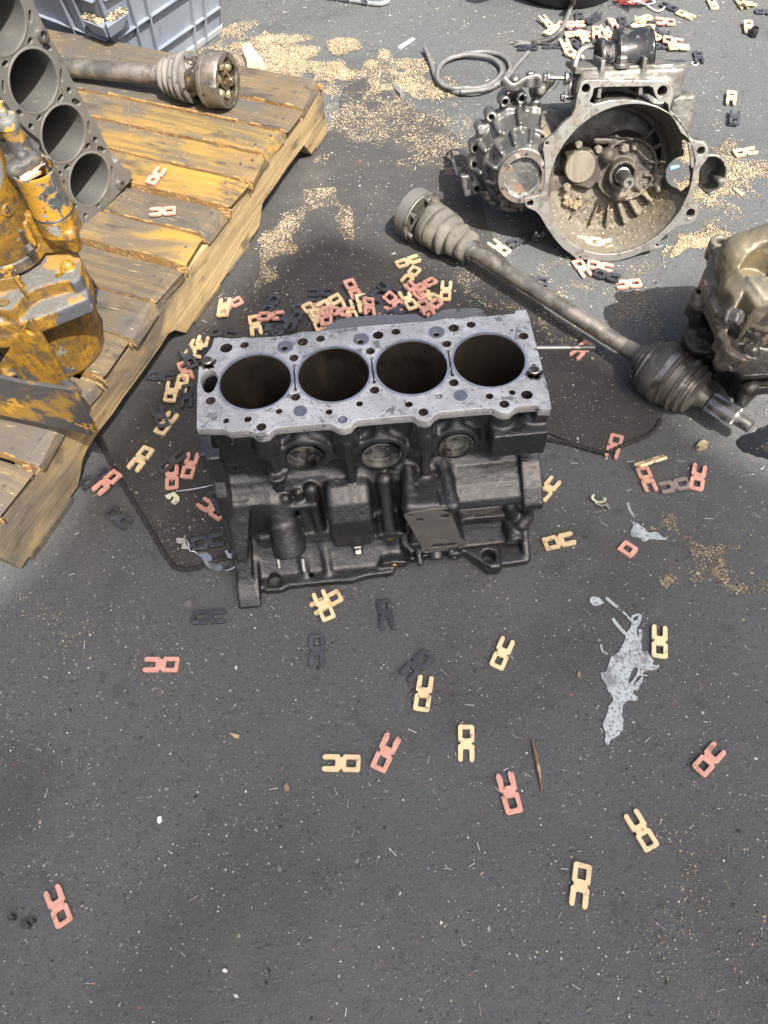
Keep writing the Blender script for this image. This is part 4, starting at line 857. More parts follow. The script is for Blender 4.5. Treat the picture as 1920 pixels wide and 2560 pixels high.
# ------------------------------------------------------------------ gearbox with open bell housing
k4c = crop(1020, 0, .54250)
def make_gearbox():
    el, az = R(20), R(-92)
    n = np.array([math.cos(el)*math.cos(az), math.cos(el)*math.sin(az), math.sin(el)]); X = np.cross([0, 0, 1], n); X /= np.linalg.norm(X); Y = np.cross(n, X); c = np.array([.4045, 1.02, .004])+.124*Y
    n_o = np.array([-.0905243, -.8612812, .5]); X_o = np.array([.9945219, -.1045285, 0]); Y_o = np.array([.0522643, .497261, .8660254]); c_o = np.array([.41237624, 1.08066584, .1096551])
    def K(x, y, w, w2=None):      # a point as the camera sees it, carried onto another depth along the gearbox axis
        P = c_o+X_o*x+Y_o*y+n_o*w; d = P-CAMP; k = ((c+n*(w if w2 is None else w2)-CAMP)@n)/(d@n); Q = CAMP+k*d-c; return (float(Q@X), float(Q@Y))
    t = thing('gearbox', 'dirty aluminium gearbox with a wide open bell housing full of sawdust, lying on its side', 'gearbox')
    set_frame(t, c, X, Y, n)
    def BL(x, y, w=0.0):
        d = ray(*k4c(x, y)); k = ((c+n*w-CAMP)@n)/(d@n); P = CAMP+k*d-c; return (float(P@X), float(P@Y))
    outer = [(790, 400), (800, 378), (825, 369), (1180, 372), (1208, 385), (1222, 415), (1222, 450), (1205, 505), (1235, 560), (1262, 610), (1300, 640), (1340, 652), (1372, 665), (1386, 690), (1383, 725), (1350, 770), (1330, 830), (1318, 900), (1312, 925), (1335, 950), (1338, 985), (1325, 1015), (1290, 1032), (1240, 1042), (1200, 1075), (1162, 1108), (1160, 1138), (1140, 1148), (1085, 1162), (1030, 1184), (970, 1201), (920, 1207), (860, 1205), (815, 1197), (780, 1196), (755, 1175), (715, 1145), (675, 1100), (640, 1050), (612, 1000), (590, 975), (545, 955), (538, 930), (555, 908), (585, 905), (612, 895), (628, 850), (632, 790), (628, 730), (622, 690), (628, 655), (648, 635), (672, 620), (715, 570), (755, 535), (770, 500), (780, 440)]
    O = [BL(*q) for q in outer]
    mouth = [(0.1135*math.cos(a)+.002, .1135*math.sin(a)+.0005) for a in np.arange(80)*2*math.pi/80]
    poc1 = [BL(*q) for q in [(858, 408), (880, 402), (1110, 398), (1128, 404), (1135, 430), (1150, 462), (1180, 470), (1198, 480), (1205, 520), (1150, 490), (1080, 468), (1000, 458), (930, 463), (858, 482), (835, 470), (850, 440)]]
    poc2 = [BL(*q) for q in [(1288, 655), (1312, 668), (1318, 700), (1330, 735), (1322, 770), (1305, 775), (1300, 720)]]
    hl = [(820, 408, 19), (1172, 420, 22), (1350, 695, 18), (1302, 983, 20), (640, 660, 8), (563, 936, 15), (793, 1186, 6), (1147, 1130, 7)]
    def hr(x, y, r): a = BL(x, y); b = BL(x+r, y); return (*a, abs(b[0]-a[0]))
    H = [hr(*h) for h in hl]
    Oc = O[::-1] if sum(O[i-1][0]*O[i][1]-O[i][0]*O[i-1][1] for i in range(len(O))) < 0 else O
    me = plate_mesh('bell_flange', Oc, [mouth, poc1, poc2]+[circ(*h, 20) for h in H], .0045, .0007); o = link('bell_flange', me, t, m_alu_face); o.location = (0, 0, -.0045)
    s = SDF((-.262, -.150, -.20), (.205, .200, -.0035), .0018)
    s.poly(O, 2, -.013, -.0038, .002, 0)
    # bell cone
    s.cyl((0, 0, -.088), (0, 0, -.004), .100, .1205, k=.004); s.cyl((0, .02, -.122), (0, .02, -.08), .090, .098, k=.006)
    s.box((.0, .138, -.035), (.078, .022, .030), .008, .006)                 # upper mount box
    for h in H[:4]: s.cyl((h[0], h[1], -.03), (h[0], h[1], -.004), h[2]+.007, k=.004)
    sp = K(.145, .010, -.04); s.cyl((sp[0], sp[1], -.075), (sp[0], sp[1], -.024), .033, rd=.003, k=.005)   # starter pocket
    # main case behind
    s.box((.03, .035, -.15), (.080, .070, .050), .02, .012); s.box((-.10, .03, -.125), (.08, .060, .045), .02, .012)
    pk = BL(1270, 520, -.06); s.box((pk[0]-.01, pk[1], -.06), (.02, .03, .02), .008, .008)
    # differential side
    dc = K(-.149, .022, -.07)
    s.cyl((dc[0], dc[1], -.150), (dc[0], dc[1], -.098), .078, .084, rd=.004, k=.006)
    s.cyl((dc[0], dc[1], -.100), (dc[0], dc[1], -.086), .0835, rd=.0015, k=.002)
    s.cyl((dc[0]-.002, dc[1], -.088), (dc[0]-.006, dc[1], -.048), .076, .0605, rd=.003, k=.002)
    s.cyl((dc[0]-.005, dc[1], -.050), (dc[0]-.006, dc[1], -.044), .0625, rd=.0015, k=.001)
    s.cyl((dc[0]-.006, dc[1], -.046), (dc[0]-.009, dc[1]-.002, -.012), .055, .040, rd=.002, k=.002)
    for k in range(11):
        a = R(35+k*30); ca, sa = math.cos(a), math.sin(a)
        s.cap((dc[0]-.002+.079*ca, dc[1]+.079*sa, -.082), (dc[0]-.005+.066*ca, dc[1]+.066*sa, -.050), .0052, .0045, k=.003)
        a += R(13); ca, sa = math.cos(a), math.sin(a)
        s.cap((dc[0]-.006+.058*ca, dc[1]+.058*sa, -.042), (dc[0]-.008+.046*ca, dc[1]+.046*sa, -.018), .0042, .0035, k=.003)
    lugs = [(525, 455), (612, 415), (448, 470), (385, 540), (338, 600), (310, 685), (305, 760), (318, 872), (367, 900)]
    LG = []
    for q in lugs:
        x, y = BL(*q, -.084); LG.append((x, y)); s.cyl((x, y, -.125), (x, y, -.083), .0095, .0085, rd=.001, k=.006)
        s.cap((x+(dc[0]-x)*.12, y+(dc[1]-y)*.12, -.1), (x+(dc[0]-x)*.3, y+(dc[1]-y)*.3, -.092), .008, k=.008)
    s.cap((-.165, .105, -.13), (-.160, .135, -.10), .014, .010, k=.01); s.cap((-.12, .115, -.12), (-.105, .135, -.10), .012, .010, k=.01)
    s.poly([(-.245, .0), (-.225, .0), (-.218, -.035), (-.236, -.036)], 2, -.100, -.084, .003, .003)
    # hollow bell
    s.cyl((0.001, 0, -.080), (0.001, 0, .01), .0955, .1205, rd=.006, k=.002, mode=-1)
    up_half = [(.088*math.cos(a), .006+.084*math.sin(a)) for a in np.linspace(-.15, math.pi+.15, 26)]; s.poly(up_half, 2, -.116, -.03, .008, .002, -1)
    s.poly(poc1, 2, -.056, .02, .002, .0, -1); s.poly(poc2, 2, -.035, .02, .001, .0, -1)
    s.box((-.047, .148, -.03), (.0032, .025, .028), .001, .002); s.box((.014, .149, -.03), (.0032, .025, .028), .001, .002)
    s.cyl((sp[0], sp[1], -.068), (sp[0], sp[1], .0), .0285, rd=.002, k=.001, mode=-1); s.cap((sp[0]+.024, sp[1]-.01, -.07), (sp[0]+.024, sp[1]-.01, -.028), .006, k=.003)
    # re-seal bell wall towards the starter pocket, then cut the window
    wn = [BL(*q, -.06) for q in [(1205, 800), (1225, 745), (1275, 705), (1300, 700), (1300, 880), (1240, 885)]]; s.poly([wn[0], wn[1], wn[2], (wn[2][0]+.03, wn[2][1]), (wn[5][0]+.04, wn[5][1]-.005), wn[5]], 2, -.090, -.022, .006, .002, -1); v0 = BL(1258, 795, -.02); v1 = BL(1258, 795, -.20); s.cyl((*v0, -.02), (*v1, -.20), .0235, k=.001, mode=-1)
    for h in H: s.cyl((h[0], h[1], -.05), (h[0], h[1], .01), h[2]*.97, k=0, mode=-1)
    for x, y in LG[:1]+LG[2:4]+LG[5:8]: s.cyl((x, y, -.12), (x, y, -.07), .0042, k=0, mode=-1)
    # interior: retainer, ribs, bosses
    fz = -.080
    rc = BL(1000, 775, fz); ic = BL(975, 790, fz); s.cyl((*rc, fz-.04), (*rc, fz+.014), .050, rd=.002, k=.003); s.cyl((*rc, fz+.006), (*rc, fz+.03), .0455, k=.001, mode=-1)
    s.cyl((*ic, fz-.03), (*ic, fz+.024), .026, .023, k=.004); s.cyl((*ic, fz+.010), (*ic, fz+.04), .0175, k=.001, mode=-1)
    s.cap((ic[0]+.006, ic[1]-.030, fz), (ic[0], ic[1]-.032, fz+.016), .012, k=.006); s.cap((ic[0]-.035, ic[1]+.025, fz), (ic[0]-.028, ic[1]+.03, fz+.018), .012, k=.006)
    s.poly([BL(*q, fz+.01) for q in [(725, 790), (730, 720), (770, 690), (850, 690), (880, 740), (880, 820), (840, 870), (760, 850)]], 2, fz-.035, fz+.014, .003, .004)
    for a, b, wdt in (((830, 915), (752, 1002), .0016), ((880, 925), (838, 1038), .0018), ((923, 930), (915, 1062), .0020), ((962, 915), (1000, 1035), .0042), ((1010, 905), (1080, 1015), .0045), ((1060, 865), (1145, 945), .0045), ((1055, 665), (1150, 585), .0018), ((1090, 705), (1190, 655), .0018), ((1090, 745), (1180, 745), .003), ((1090, 805), (1170, 810), .003), ((1085, 850), (1160, 860), .003)):
        p0 = BL(*a, fz+.006); p1 = BL(*b, fz+.010)
        r0 = math.hypot(*p1); 
        if r0 > .092: p1 = (p1[0]*.092/r0, p1[1]*.092/r0)
        s.cap((p0[0], p0[1], fz+.008), (p1[0], p1[1], fz+.012), wdt, k=.002); s.cap((p0[0], p0[1], fz+.001), (p1[0], p1[1], fz+.004), wdt*1.2, k=.003)
    p = BL(1155, 830, fz+.02); s.cap((p[0], p[1]+.012, fz), (p[0]+.002, p[1]-.016, fz+.02), .006, .005, k=.006)
    for a, b in (((960, 640), (1005, 690)), ((870, 650), (935, 650)), ((1000, 790), (1060, 870))):
        p0 = BL(*a, fz+.01); p1 = BL(*b, fz+.01); s.cap((*p0, fz+.004), (*p1, fz+.004), .006, k=.005)
    me = s.mesh('case', rough=.00025)
    ce = np.empty(len(me.polygons)*3, dtype=np.float32); me.polygons.foreach_get('center', ce); ce = ce.reshape(-1, 3); no = np.empty_like(ce).ravel(); me.polygons.foreach_get('normal', no); no = no.reshape(-1, 3)
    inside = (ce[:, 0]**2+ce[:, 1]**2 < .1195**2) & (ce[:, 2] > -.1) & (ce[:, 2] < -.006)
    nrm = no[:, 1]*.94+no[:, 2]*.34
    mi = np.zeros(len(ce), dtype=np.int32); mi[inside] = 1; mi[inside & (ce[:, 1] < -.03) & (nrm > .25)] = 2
    left = ce[:, 0] < -.12; mi[left & ~inside] = 3
    me.polygons.foreach_set('material_index', mi)
    link('case', me, t, [m_alu, m_bellin, m_bellfloor, m_alu_dark])
    # differential output flange
    mb = MB(); f0 = (dc[0]-.0095, dc[1]-.003, -.013)
    mb.lathe([(0, .0385), (.003, .0395), (.010, .0395), (.0115, .0385), (.0115, .0305)], f0, (f0[0], f0[1], 1), 48, cap0=True, cap1=False)
    mb.build('output_flange', m_rustflange, t, smooth=35)
    MB().lathe([(.0115, .0308), (.006, .029), (-.004, .024), (-.012, .017), (-.013, .013)], f0, (f0[0], f0[1], 1), 40, cap0=False, cap1=False, wob=lambda i, th: .04*math.sin(5*th+i)+.03*math.sin(11*th)).build('greasy_cup', m_greasealu, t, smooth=60)
    MB().lathe([(-.014, .014), (-.010, .0135), (-.008, .010), (-.0075, .004), (-.0065, .0001)], f0, (f0[0], f0[1], 1), 28, cap0=False, cap1=False).build('centre_boss', m_alu_dark, t, smooth=50)
    for k in range(6):
        a = R(25+60*k); x, y = f0[0]+.035*math.cos(a), f0[1]+.035*math.sin(a); MB().lathe([(.0117, .0028), (.0118, .0001)], (x, y, f0[2]), (x, y, 1), 12, cap0=False, cap1=False).build('threaded_hole', m_hole, t)
    # input shaft, plug, bolts
    mb = MB(); a = (ic[0], ic[1], fz+.004); N_ = 26; pr = [(0, .0125), (.020, .0125), (.021, .0108)]
    mb.lathe(pr, a, (ic[0]-.004, ic[1]-.0015, .1), 26, cap1=False); mb.lathe([(.020, .0102), (.058, .0102), (.061, .0088), (.0625, .0088)], a, (ic[0]-.004, ic[1]-.0015, .1), 52, cap0=False, cap1=False, wob=lambda i, th: .06*math.cos(26*th) if i < 2 else 0)
    mb.build('input_shaft', m_steelworn, t, smooth=30)
    q = np.array(a)+np.array([-.00125, -.0005, .0623]); MB().lathe([(0, .0088), (.0004, .0085), (.0004, .0042), (-.006, .004), (-.006, .0001)], q, q+np.array([-.004, -.0015, .1]), 20, cap0=False, cap1=False).build('shaft_end', m_alu_face, t, smooth=30)
    x, y = BL(795, 772, fz+.018); MB().lathe([(0, .0250), (.016, .0250), (.0178, .0235), (.018, .0001)], (x, y, fz), (x, y, 1), 44, cap0=False).build('turned_cap', m_turned, t, smooth=35)
    for q, r_, h_ in (((880, 693), .0058, .012), ((735, 868), .0062, .010), ((1028, 825), .0055, .012), ((965, 882), .0085, .010), ((1012, 890), .0058, .012), ((1003, 688), .0065, .006), ((790, 672), .0055, .008), ((1050, 680), .0055, .008)):
        x, y = BL(*q, fz+.016); mb = MB(); mb.cyl((x, y, fz), (x, y, fz+.010), r_*.8, n=16); mb.hexbolt((x, y, fz+.009), (0, 0, 1), r_, h_*.6); mb.build('bolt', m_dustbolt, t, bevel=.0005)
    for i, q in enumerate(LG):
        if i in (1, 4, 8): MB().hexbolt((q[0], q[1], -.083), (0, 0, 1), .0062, .007).build('case_bolt', m_dullbolt2, t, bevel=.0005)
    # bracket plate, hex bolt, pin and tongue on top
    ty = K(0, .160, -.04)[1]-.160; s = MB(); s.prism([(-.085, .160+ty), (.055, .160+ty), (.060, .163+ty), (.060, .168+ty), (-.085, .168+ty)], ((0, 0, 0), (1, 0, 0), (0, 1, 0), (0, 0, 1)), -.085, -.012); s.build('top_plate', m_alu, t, bevel=.0015)
    s = MB(); s.prism([(.03, -.03), (.082, -.036), (.090, -.030), (.086, -.020), (.055, -.006), (.03, -.010)], ((0, .1605+ty, 0), (1, 0, 0), (0, 0, 1), (0, 1, 0)), 0, .006); s.build('plate_tongue', m_alu_face, t, bevel=.001)
    MB().cyl((-.017, .166+ty, -.015), (-.017, .171+ty, -.015), .012, n=24).hexbolt((-.017, .168+ty, -.015), (0, 1, .05), .0085, .013).build('hex_bolt', m_bolt, t, bevel=.0006)
    x, y = BL(1095, 330, -.035); MB().cyl((x, .166+ty, -.035), (x+.001, .198+ty, -.040), .0048, n=16, bev=.0006).build('pin', m_alu, t, smooth=40)
    # black rubber mount drum and cup
    a = np.array([*BL(948, 262, -.055), -.055]); b = np.array([*BL(1052, 250, -.055), -.055]); d = (b-a)/np.linalg.norm(b-a); r_ = .0365
    MB().lathe([(-.001, r_*.80), (0, r_*.94), (.002, r_), (.004, r_), (.0055, r_*.955), (.045, r_*.955), (.047, r_*.99), (.050, r_*.99), (.052, r_*.9), (.052, .0001)], a, b, 44, cap1=False).build('mount_drum', m_blackpaint, t, smooth=35)
    MB().lathe([(-.024, .0265), (-.022, .0275), (-.016, .0265), (-.010, .022), (0, .024)], a, b, 40, cap0=False).build('mount_cup', m_blackpaint, t, smooth=45)
    MB().lathe([(-.0245, .0268), (-.025, .0255), (-.018, .016), (-.016, .0045), (-.016, .0001)], a, b, 40, cap0=False, cap1=False).build('cup_face', m_blackcast, t, smooth=45)
    MB().lathe([(.0525, .0335), (.054, .030), (.054, .012), (.060, .010), (.060, .0001)], a, b, 30, cap0=False, cap1=False).build('mount_end', m_blackplastic, t, smooth=35)
    P0 = np.array([*BL(1095, 215, -.06), -.06]); MB().tube(catmull([P0+(-.012, .0, 0), P0+(-.002, .006, 0), P0+(.006, .0, 0), P0+(.003, -.010, 0), P0+(-.006, -.014, 0)], 5), .0052, 10).build('rubber_hook', m_rubber_dk, t, smooth=60)
    # lever strip and linkage
    pts = [(748, 462, -.03), (750, 400, -.03), (760, 345, -.035), (778, 275, -.04), (795, 235, -.045), (820, 215, -.05), (848, 208, -.055)]
    pts = catmull([np.array([*BL(x, y, w), w]) for x, y, w in pts], 6); MB().tube(pts, .0042, 8, flat=(1.0, .38)).build('lever_strip', m_steelworn, t, smooth=50)
    pts = catmull([np.array([*BL(x, y, w), w]) for x, y, w in [(815, 240, -.05), (850, 215, -.05), (848, 208, -.055)]], 4)
    a = np.array([*BL(628, 357, -.035), -.035]); b = np.array([*BL(778, 362, -.035), -.035]); d = (b-a)/np.linalg.norm(b-a)
    mb = MB(); mb.cyl(a, b, .0032, n=12); mb.hexbolt(a+d*.004, -d, .0075, .006); mb.cyl(a+d*.004, a+d*.0055, .0095, n=20); mb.hexbolt(a+d*.034, d, .0078, .006); mb.cyl(a+d*.031, a+d*.034, .0100, n=20); mb.cyl(a+d*.042, a+d*.056, .0055, n=14); mb.hexbolt(b-d*.016, d, .0068, .006); mb.hexbolt(b-d*.004, d, .0068, .005)
    mb.build('linkage_bolt', m_steelworn, t, bevel=.0004)
    a = np.array([*BL(712, 447, -.03), -.03]); MB().cyl(a, a+(.022, 0, 0), .0035, n=12).hexbolt(a+(.003, 0, 0), (-1, 0, 0), .006, .006).build('pivot_bolt', m_steelworn, t, bevel=.0004)
    MB().tube(catmull([np.array([*BL(x, y, -.04), -.04]) for x, y in [(697, 375), (685, 395), (668, 415)]], 4), .0008, 6).build('wire', m_blackplastic, t)
    pts = [(470, 405, -.09), (455, 380, -.085), (436, 366, -.08), (470, 400, -.08), (500, 400, -.08), (540, 375, -.08), (575, 365, -.08), (600, 365, -.08), (604, 400, -.08)]
    pts = catmull([np.array([*BL(x, y, w), w]) for x, y, w in pts], 4); MB().tube(pts, .0062, 8, flat=(1, .3)).build('cable_bracket', m_steelworn, t, smooth=50)
    x, y = BL(567, 365, -.075); MB().cyl((x, y-.012, -.085), (x, y+.001, -.085), .009, n=20).hexbolt((x, y, -.085), (0, 1, .1), .0075, .009).build('bracket_bolt', m_bolt, t, bevel=.0005)
    pts = [(175, 710, 0), (205, 690, 0), (250, 700, 0), (290, 730, 0)]
    # sand and rubble lying inside
    mb = MB(); r__ = random.Random(3)
    for k in range(26):
        q = BL(750+r__.gauss(0, 22), 938+r__.gauss(0, 12), fz+.01); sz = r__.uniform(.0015, .0045); mb.box((q[0], q[1], fz+.006), (sz, sz*.8, sz*.8), rot=Matrix.Rotation(r__.random()*3, 3, 'Z') @ Matrix.Rotation(r__.random()*3, 3, 'X'), ch=sz*.3)
    o = mb.build('rubble', m_saw[1], t); tag(o, kind='stuff')
    V = []; F = []
    for k in range(1700):
        a = rng.uniform(R(205), R(338)); rad = rng.uniform(.052, .110); x, y = rad*math.cos(a), rad*math.sin(a)
        w = fz+.0012 if rad < .094 else fz+(rad-.0935)/.025*.085+.0008
        if rng.random() > .35+.65*math.exp(-((a-R(290))/.5)**2): continue
        q = np.array([x, y, w]); b = len(V); sz = rng.uniform(.0005, .0014)
        for _ in range(4): V.append(q+rng.normal(size=3)*sz*(1, 1, .5))
        F += [(b, b+1, b+2), (b, b+2, b+3), (b, b+3, b+1), (b+1, b+3, b+2)]
    me = np_mesh('sawdust_inside', V, F, midx=rng.integers(0, 4, len(F)//4).repeat(4)); o = link('sawdust_inside', me, t, m_saw); tag(o, kind='stuff')
    # rusty strap at the lower left
    pts = catmull([G(*k4c(x, y), z) for x, y, z in [(178, 712, .012), (200, 690, .03), (222, 688, .04), (250, 700, .05), (300, 735, .08)]], 5); mb = MB(); mb.tube(pts, .0045, 8, flat=(1, .35)); pts = catmull([G(*k4c(x, y), z) for x, y, z in [(195, 695, .03), (210, 740, .015), (228, 800, .004), (235, 815, .003)]], 5); mb.tube(pts, .004, 8, flat=(1, .35))
    o = mb.build('side_bracket', m_steelworn, None, smooth=50); o.data.transform(frame_matrix(c, X, Y, n).inverted()); o.parent = t
m_bellin = mat('bell_inside_shaded', (.070, .062, .050), .6, .2, layers=[Ly(14, .45, .66, (.045, .038, .030)), Ly(80, .5, .68, (.12, .105, .082), amt=.7), Ly(26, .6, .72, (.05, .042, .034))], bumps=[(120, .4, .001)])  # base darkened to put the shade inside the bell into the colour
m_bellfloor = mat('bell_floor_dust', (.125, .112, .088), .8, .05, layers=[Ly(18, .45, .66, (.10, .085, .062)), Ly(90, .54, .70, (.21, .18, .13), amt=.7), Ly(9, .56, .7, (.19, .15, .08), amt=.7), Ly(40, .62, .72, (.09, .075, .06))], bumps=[(260, .6, .0015)])
m_rustflange = mat('rusty_flange_steel', (.16, .145, .128), .45, .6, layers=[Ly(60, .5, .64, (.13, .070, .045), metal=.1, rough=.8), Ly(120, .58, .68, (.42, .4, .38), amt=.7)], bumps=[(300, .4, .0006)])
m_greasealu = mat('greasy_cup_metal', (.38, .39, .38), .25, .7, layers=[Ly(80, .45, .6, (.14, .13, .10), rough=.15), Ly(40, .55, .66, (.03, .025, .02), rough=.15, metal=0)], bumps=[(90, .8, .002)])
m_turned = mat('turned_dusty_cap', (.20, .175, .135), .6, .3, layers=[Ly(20, .45, .7, (.16, .14, .105)), Ly(200, .5, .66, (.11, .095, .072), stretch=(1, .04, 1), amt=.7)], bumps=[(300, .3, .0005, 'noise', (1, .05, 1))])
m_dustbolt = mat('dusty_bolt', (.16, .14, .108), .7, .3, layers=[Ly(120, .5, .7, (.16, .14, .11))])
m_dullbolt2 = mat('grimy_bolt', (.2, .19, .175), .5, .6, layers=[Ly(90, .5, .7, (.1, .09, .08))])
make_gearbox()
# ------------------------------------------------------------------ drive shafts
def shaft_thing(name, label, A, B, prof_groups, extras=None, tilt=None):
    A, B = np.array(A, float), np.array(B, float); ax = (B-A)/np.linalg.norm(B-A)
    a = np.cross(ax, (0, 0, 1)); a /= np.linalg.norm(a); b = np.cross(ax, a)
    t = thing(name, label, 'drive shaft', (A+B)/2)
    for pname, material, prof, n, wob, sm in prof_groups:
        o = MB().lathe(prof, A, A+ax, n, wob=wob, cap1=pname != 'joint_ring').build(pname, material, t, smooth=sm); wl(o)
    return t, A, ax, a, b
def make_shaft1():
    A = G(1040, 536, .043); B = G(1878, 1068, .040); L = np.linalg.norm(B-A)
    def T(px, py, z=.043):
        P = G(px, py, z); return float((P-A)@((B-A)/L))
    t0 = T(1068, 556); tb = T(1180, 622); t1 = T(1603, 938); t2 = T(1640, 960); t3 = T(1757, 1010)
    boot = []; N_ = 5; n0, n1 = t0+.002, tb
    boot += [(t0-.001, .030), (t0+.004, .035), (t0+.018, .0365)]
    span = n1-(t0+.018)
    for k in range(4):
        u0 = t0+.018+span*k/4; r0 = .0370-.0165*(k/4); boot += [(u0+span*.03, r0-.006), (u0+span*.07, r0), (u0+span*.16, r0+.0005), (u0+span*.21, r0-.003)]
    boot += [(n1-.002, .0165), (n1, .0150)]
    wb = lambda i, th: .05*math.sin(th*2+i*.8)+.03*math.sin(3*th+i*2.1)
    cv = t1
    outer_boot = [(t1-.050, .0125), (t1-.030, .0132), (t1-.022, .022), (t1-.018, .0205), (t1-.014, .031), (t1-.010, .029), (t1-.006, .039), (t1-.002, .037), (t1+.004, .0430), (t1+.024, .0445), (t1+.027, .043)]
    band = [(t1+.0265, .043), (t1+.027, .0452), (t1+.037, .0452), (t1+.038, .043)]
    joint = [(t1+.036, .042), (t1+.040, .0445), (t1+.044, .0445), (t1+.046, .0415), (t1+.058, .0405), (t1+.060, .0430), (t1+.063, .0430), (t1+.065, .0385), (t1+.071, .0375), (t1+.073, .0392), (t1+.075, .0388), (t1+.077, .0345), (t1+.082, .0325), (t1+.084, .0342), (t1+.086, .0335), (t1+.089, .0280), (t1+.092, .020), (t1+.100, .0150), (t1+.110, .0135)]
    tj = T(1768, 1004); joint = [(t1+(q-t1)*(tj-t1)/.110, r_) for q, r_ in joint]; band = [(t1+(q-t1)*min(1, (tj-t1)/.110), r_) for q, r_ in band]
    sp0 = T(1770, 1006); sp1 = T(1842, 1046)
    N = 30
    g = [('hub', m_gasketiron, [(-.012, .0405), (-.010, .0425), (.012, .0425), (.014, .0410)], 48, None, 35),
         ('hub_flange', m_shaft, [(.012, .0435), (.0125, .0440), (.0155, .0440), (.0165, .043)], 48, None, 35),
         ('inner_boot', m_rubber, boot, 40, wb, 60),
         ('boot_clamp', m_steelworn, [(tb-.002, .0155), (tb-.001, .0168), (tb+.007, .0160), (tb+.008, .0145)], 32, None, 30),
         ('shaft', m_shaft, [(tb, .0122), (tb+.09, .0126), (tb+.14, .0120), (tb+.28, .0124), (tb+.283, .0116), (tb+.33, .0116), (tb+.333, .0122), (t1-.03, .0110)], 28, None, 40),
         ('outer_boot', m_rubber_dk, outer_boot, 44, lambda i, th: .015*math.sin(2*th+i), 60),
         ('clamp_band', m_zincband, band, 44, None, 30),
         ('joint_bell', m_jointsteel, joint, 48, None, 40)]
    t, A, ax, a, b = shaft_thing('drive_shaft', 'long grey brown drive shaft with rubber boots, lying diagonally behind the engine block', A, B, g)
    o = MB().lathe([(sp0, .0128), (sp0+.004, .0138), (sp1-.003, .0138), (sp1, .0125)], A, A+ax, N*4, wob=lambda i, th: .07*(1 if math.cos(N*th) > 0 else -1) if i in (1, 2) else 0).build('splined_stub', m_spline, t, smooth=20); wl(o)
    pr = [(sp1, .0098)]; q = sp1+.003
    while q < L-.002: pr += [(q, .0098), (q+.0007, .0090)]; q += .0014
    pr += [(L, .0092), (L, .006), (L-.002, .003), (L-.002, .0001)]
    wl(MB().lathe(pr, A, A+ax, 28, cap1=False).build('threaded_end', m_steelworn, t, smooth=40))
    for k in range(6):
        th = R(20+60*k); d = math.cos(th)*a+math.sin(th)*b; p0 = A+ax*.0165+d*.0365
        mb = MB(); mb.lathe([(0, .0042), (.0005, .0048), (.0095, .0048), (.0100, .0044), (.0100, .0026), (.006, .0026), (.006, .0001)], p0, p0+ax, 16, cap1=False); wl(mb.build('socket_bolt', m_bolt, t, smooth=35))
m_zincband = mat('clamp_band_metal', (.30, .29, .27), .35, .8, layers=[Ly(30, .46, .6, (.14, .12, .1)), Ly(60, .6, .7, (.5, .5, .48))])
m_jointsteel = mat('joint_housing_steel', (.20, .18, .15), .42, .7, layers=[Ly(24, .45, .62, (.11, .095, .08)), Ly(40, .6, .7, (.42, .40, .36)), Ly(90, .62, .7, (.04, .035, .03))], bumps=[(200, .3, .0007)])
make_shaft1()
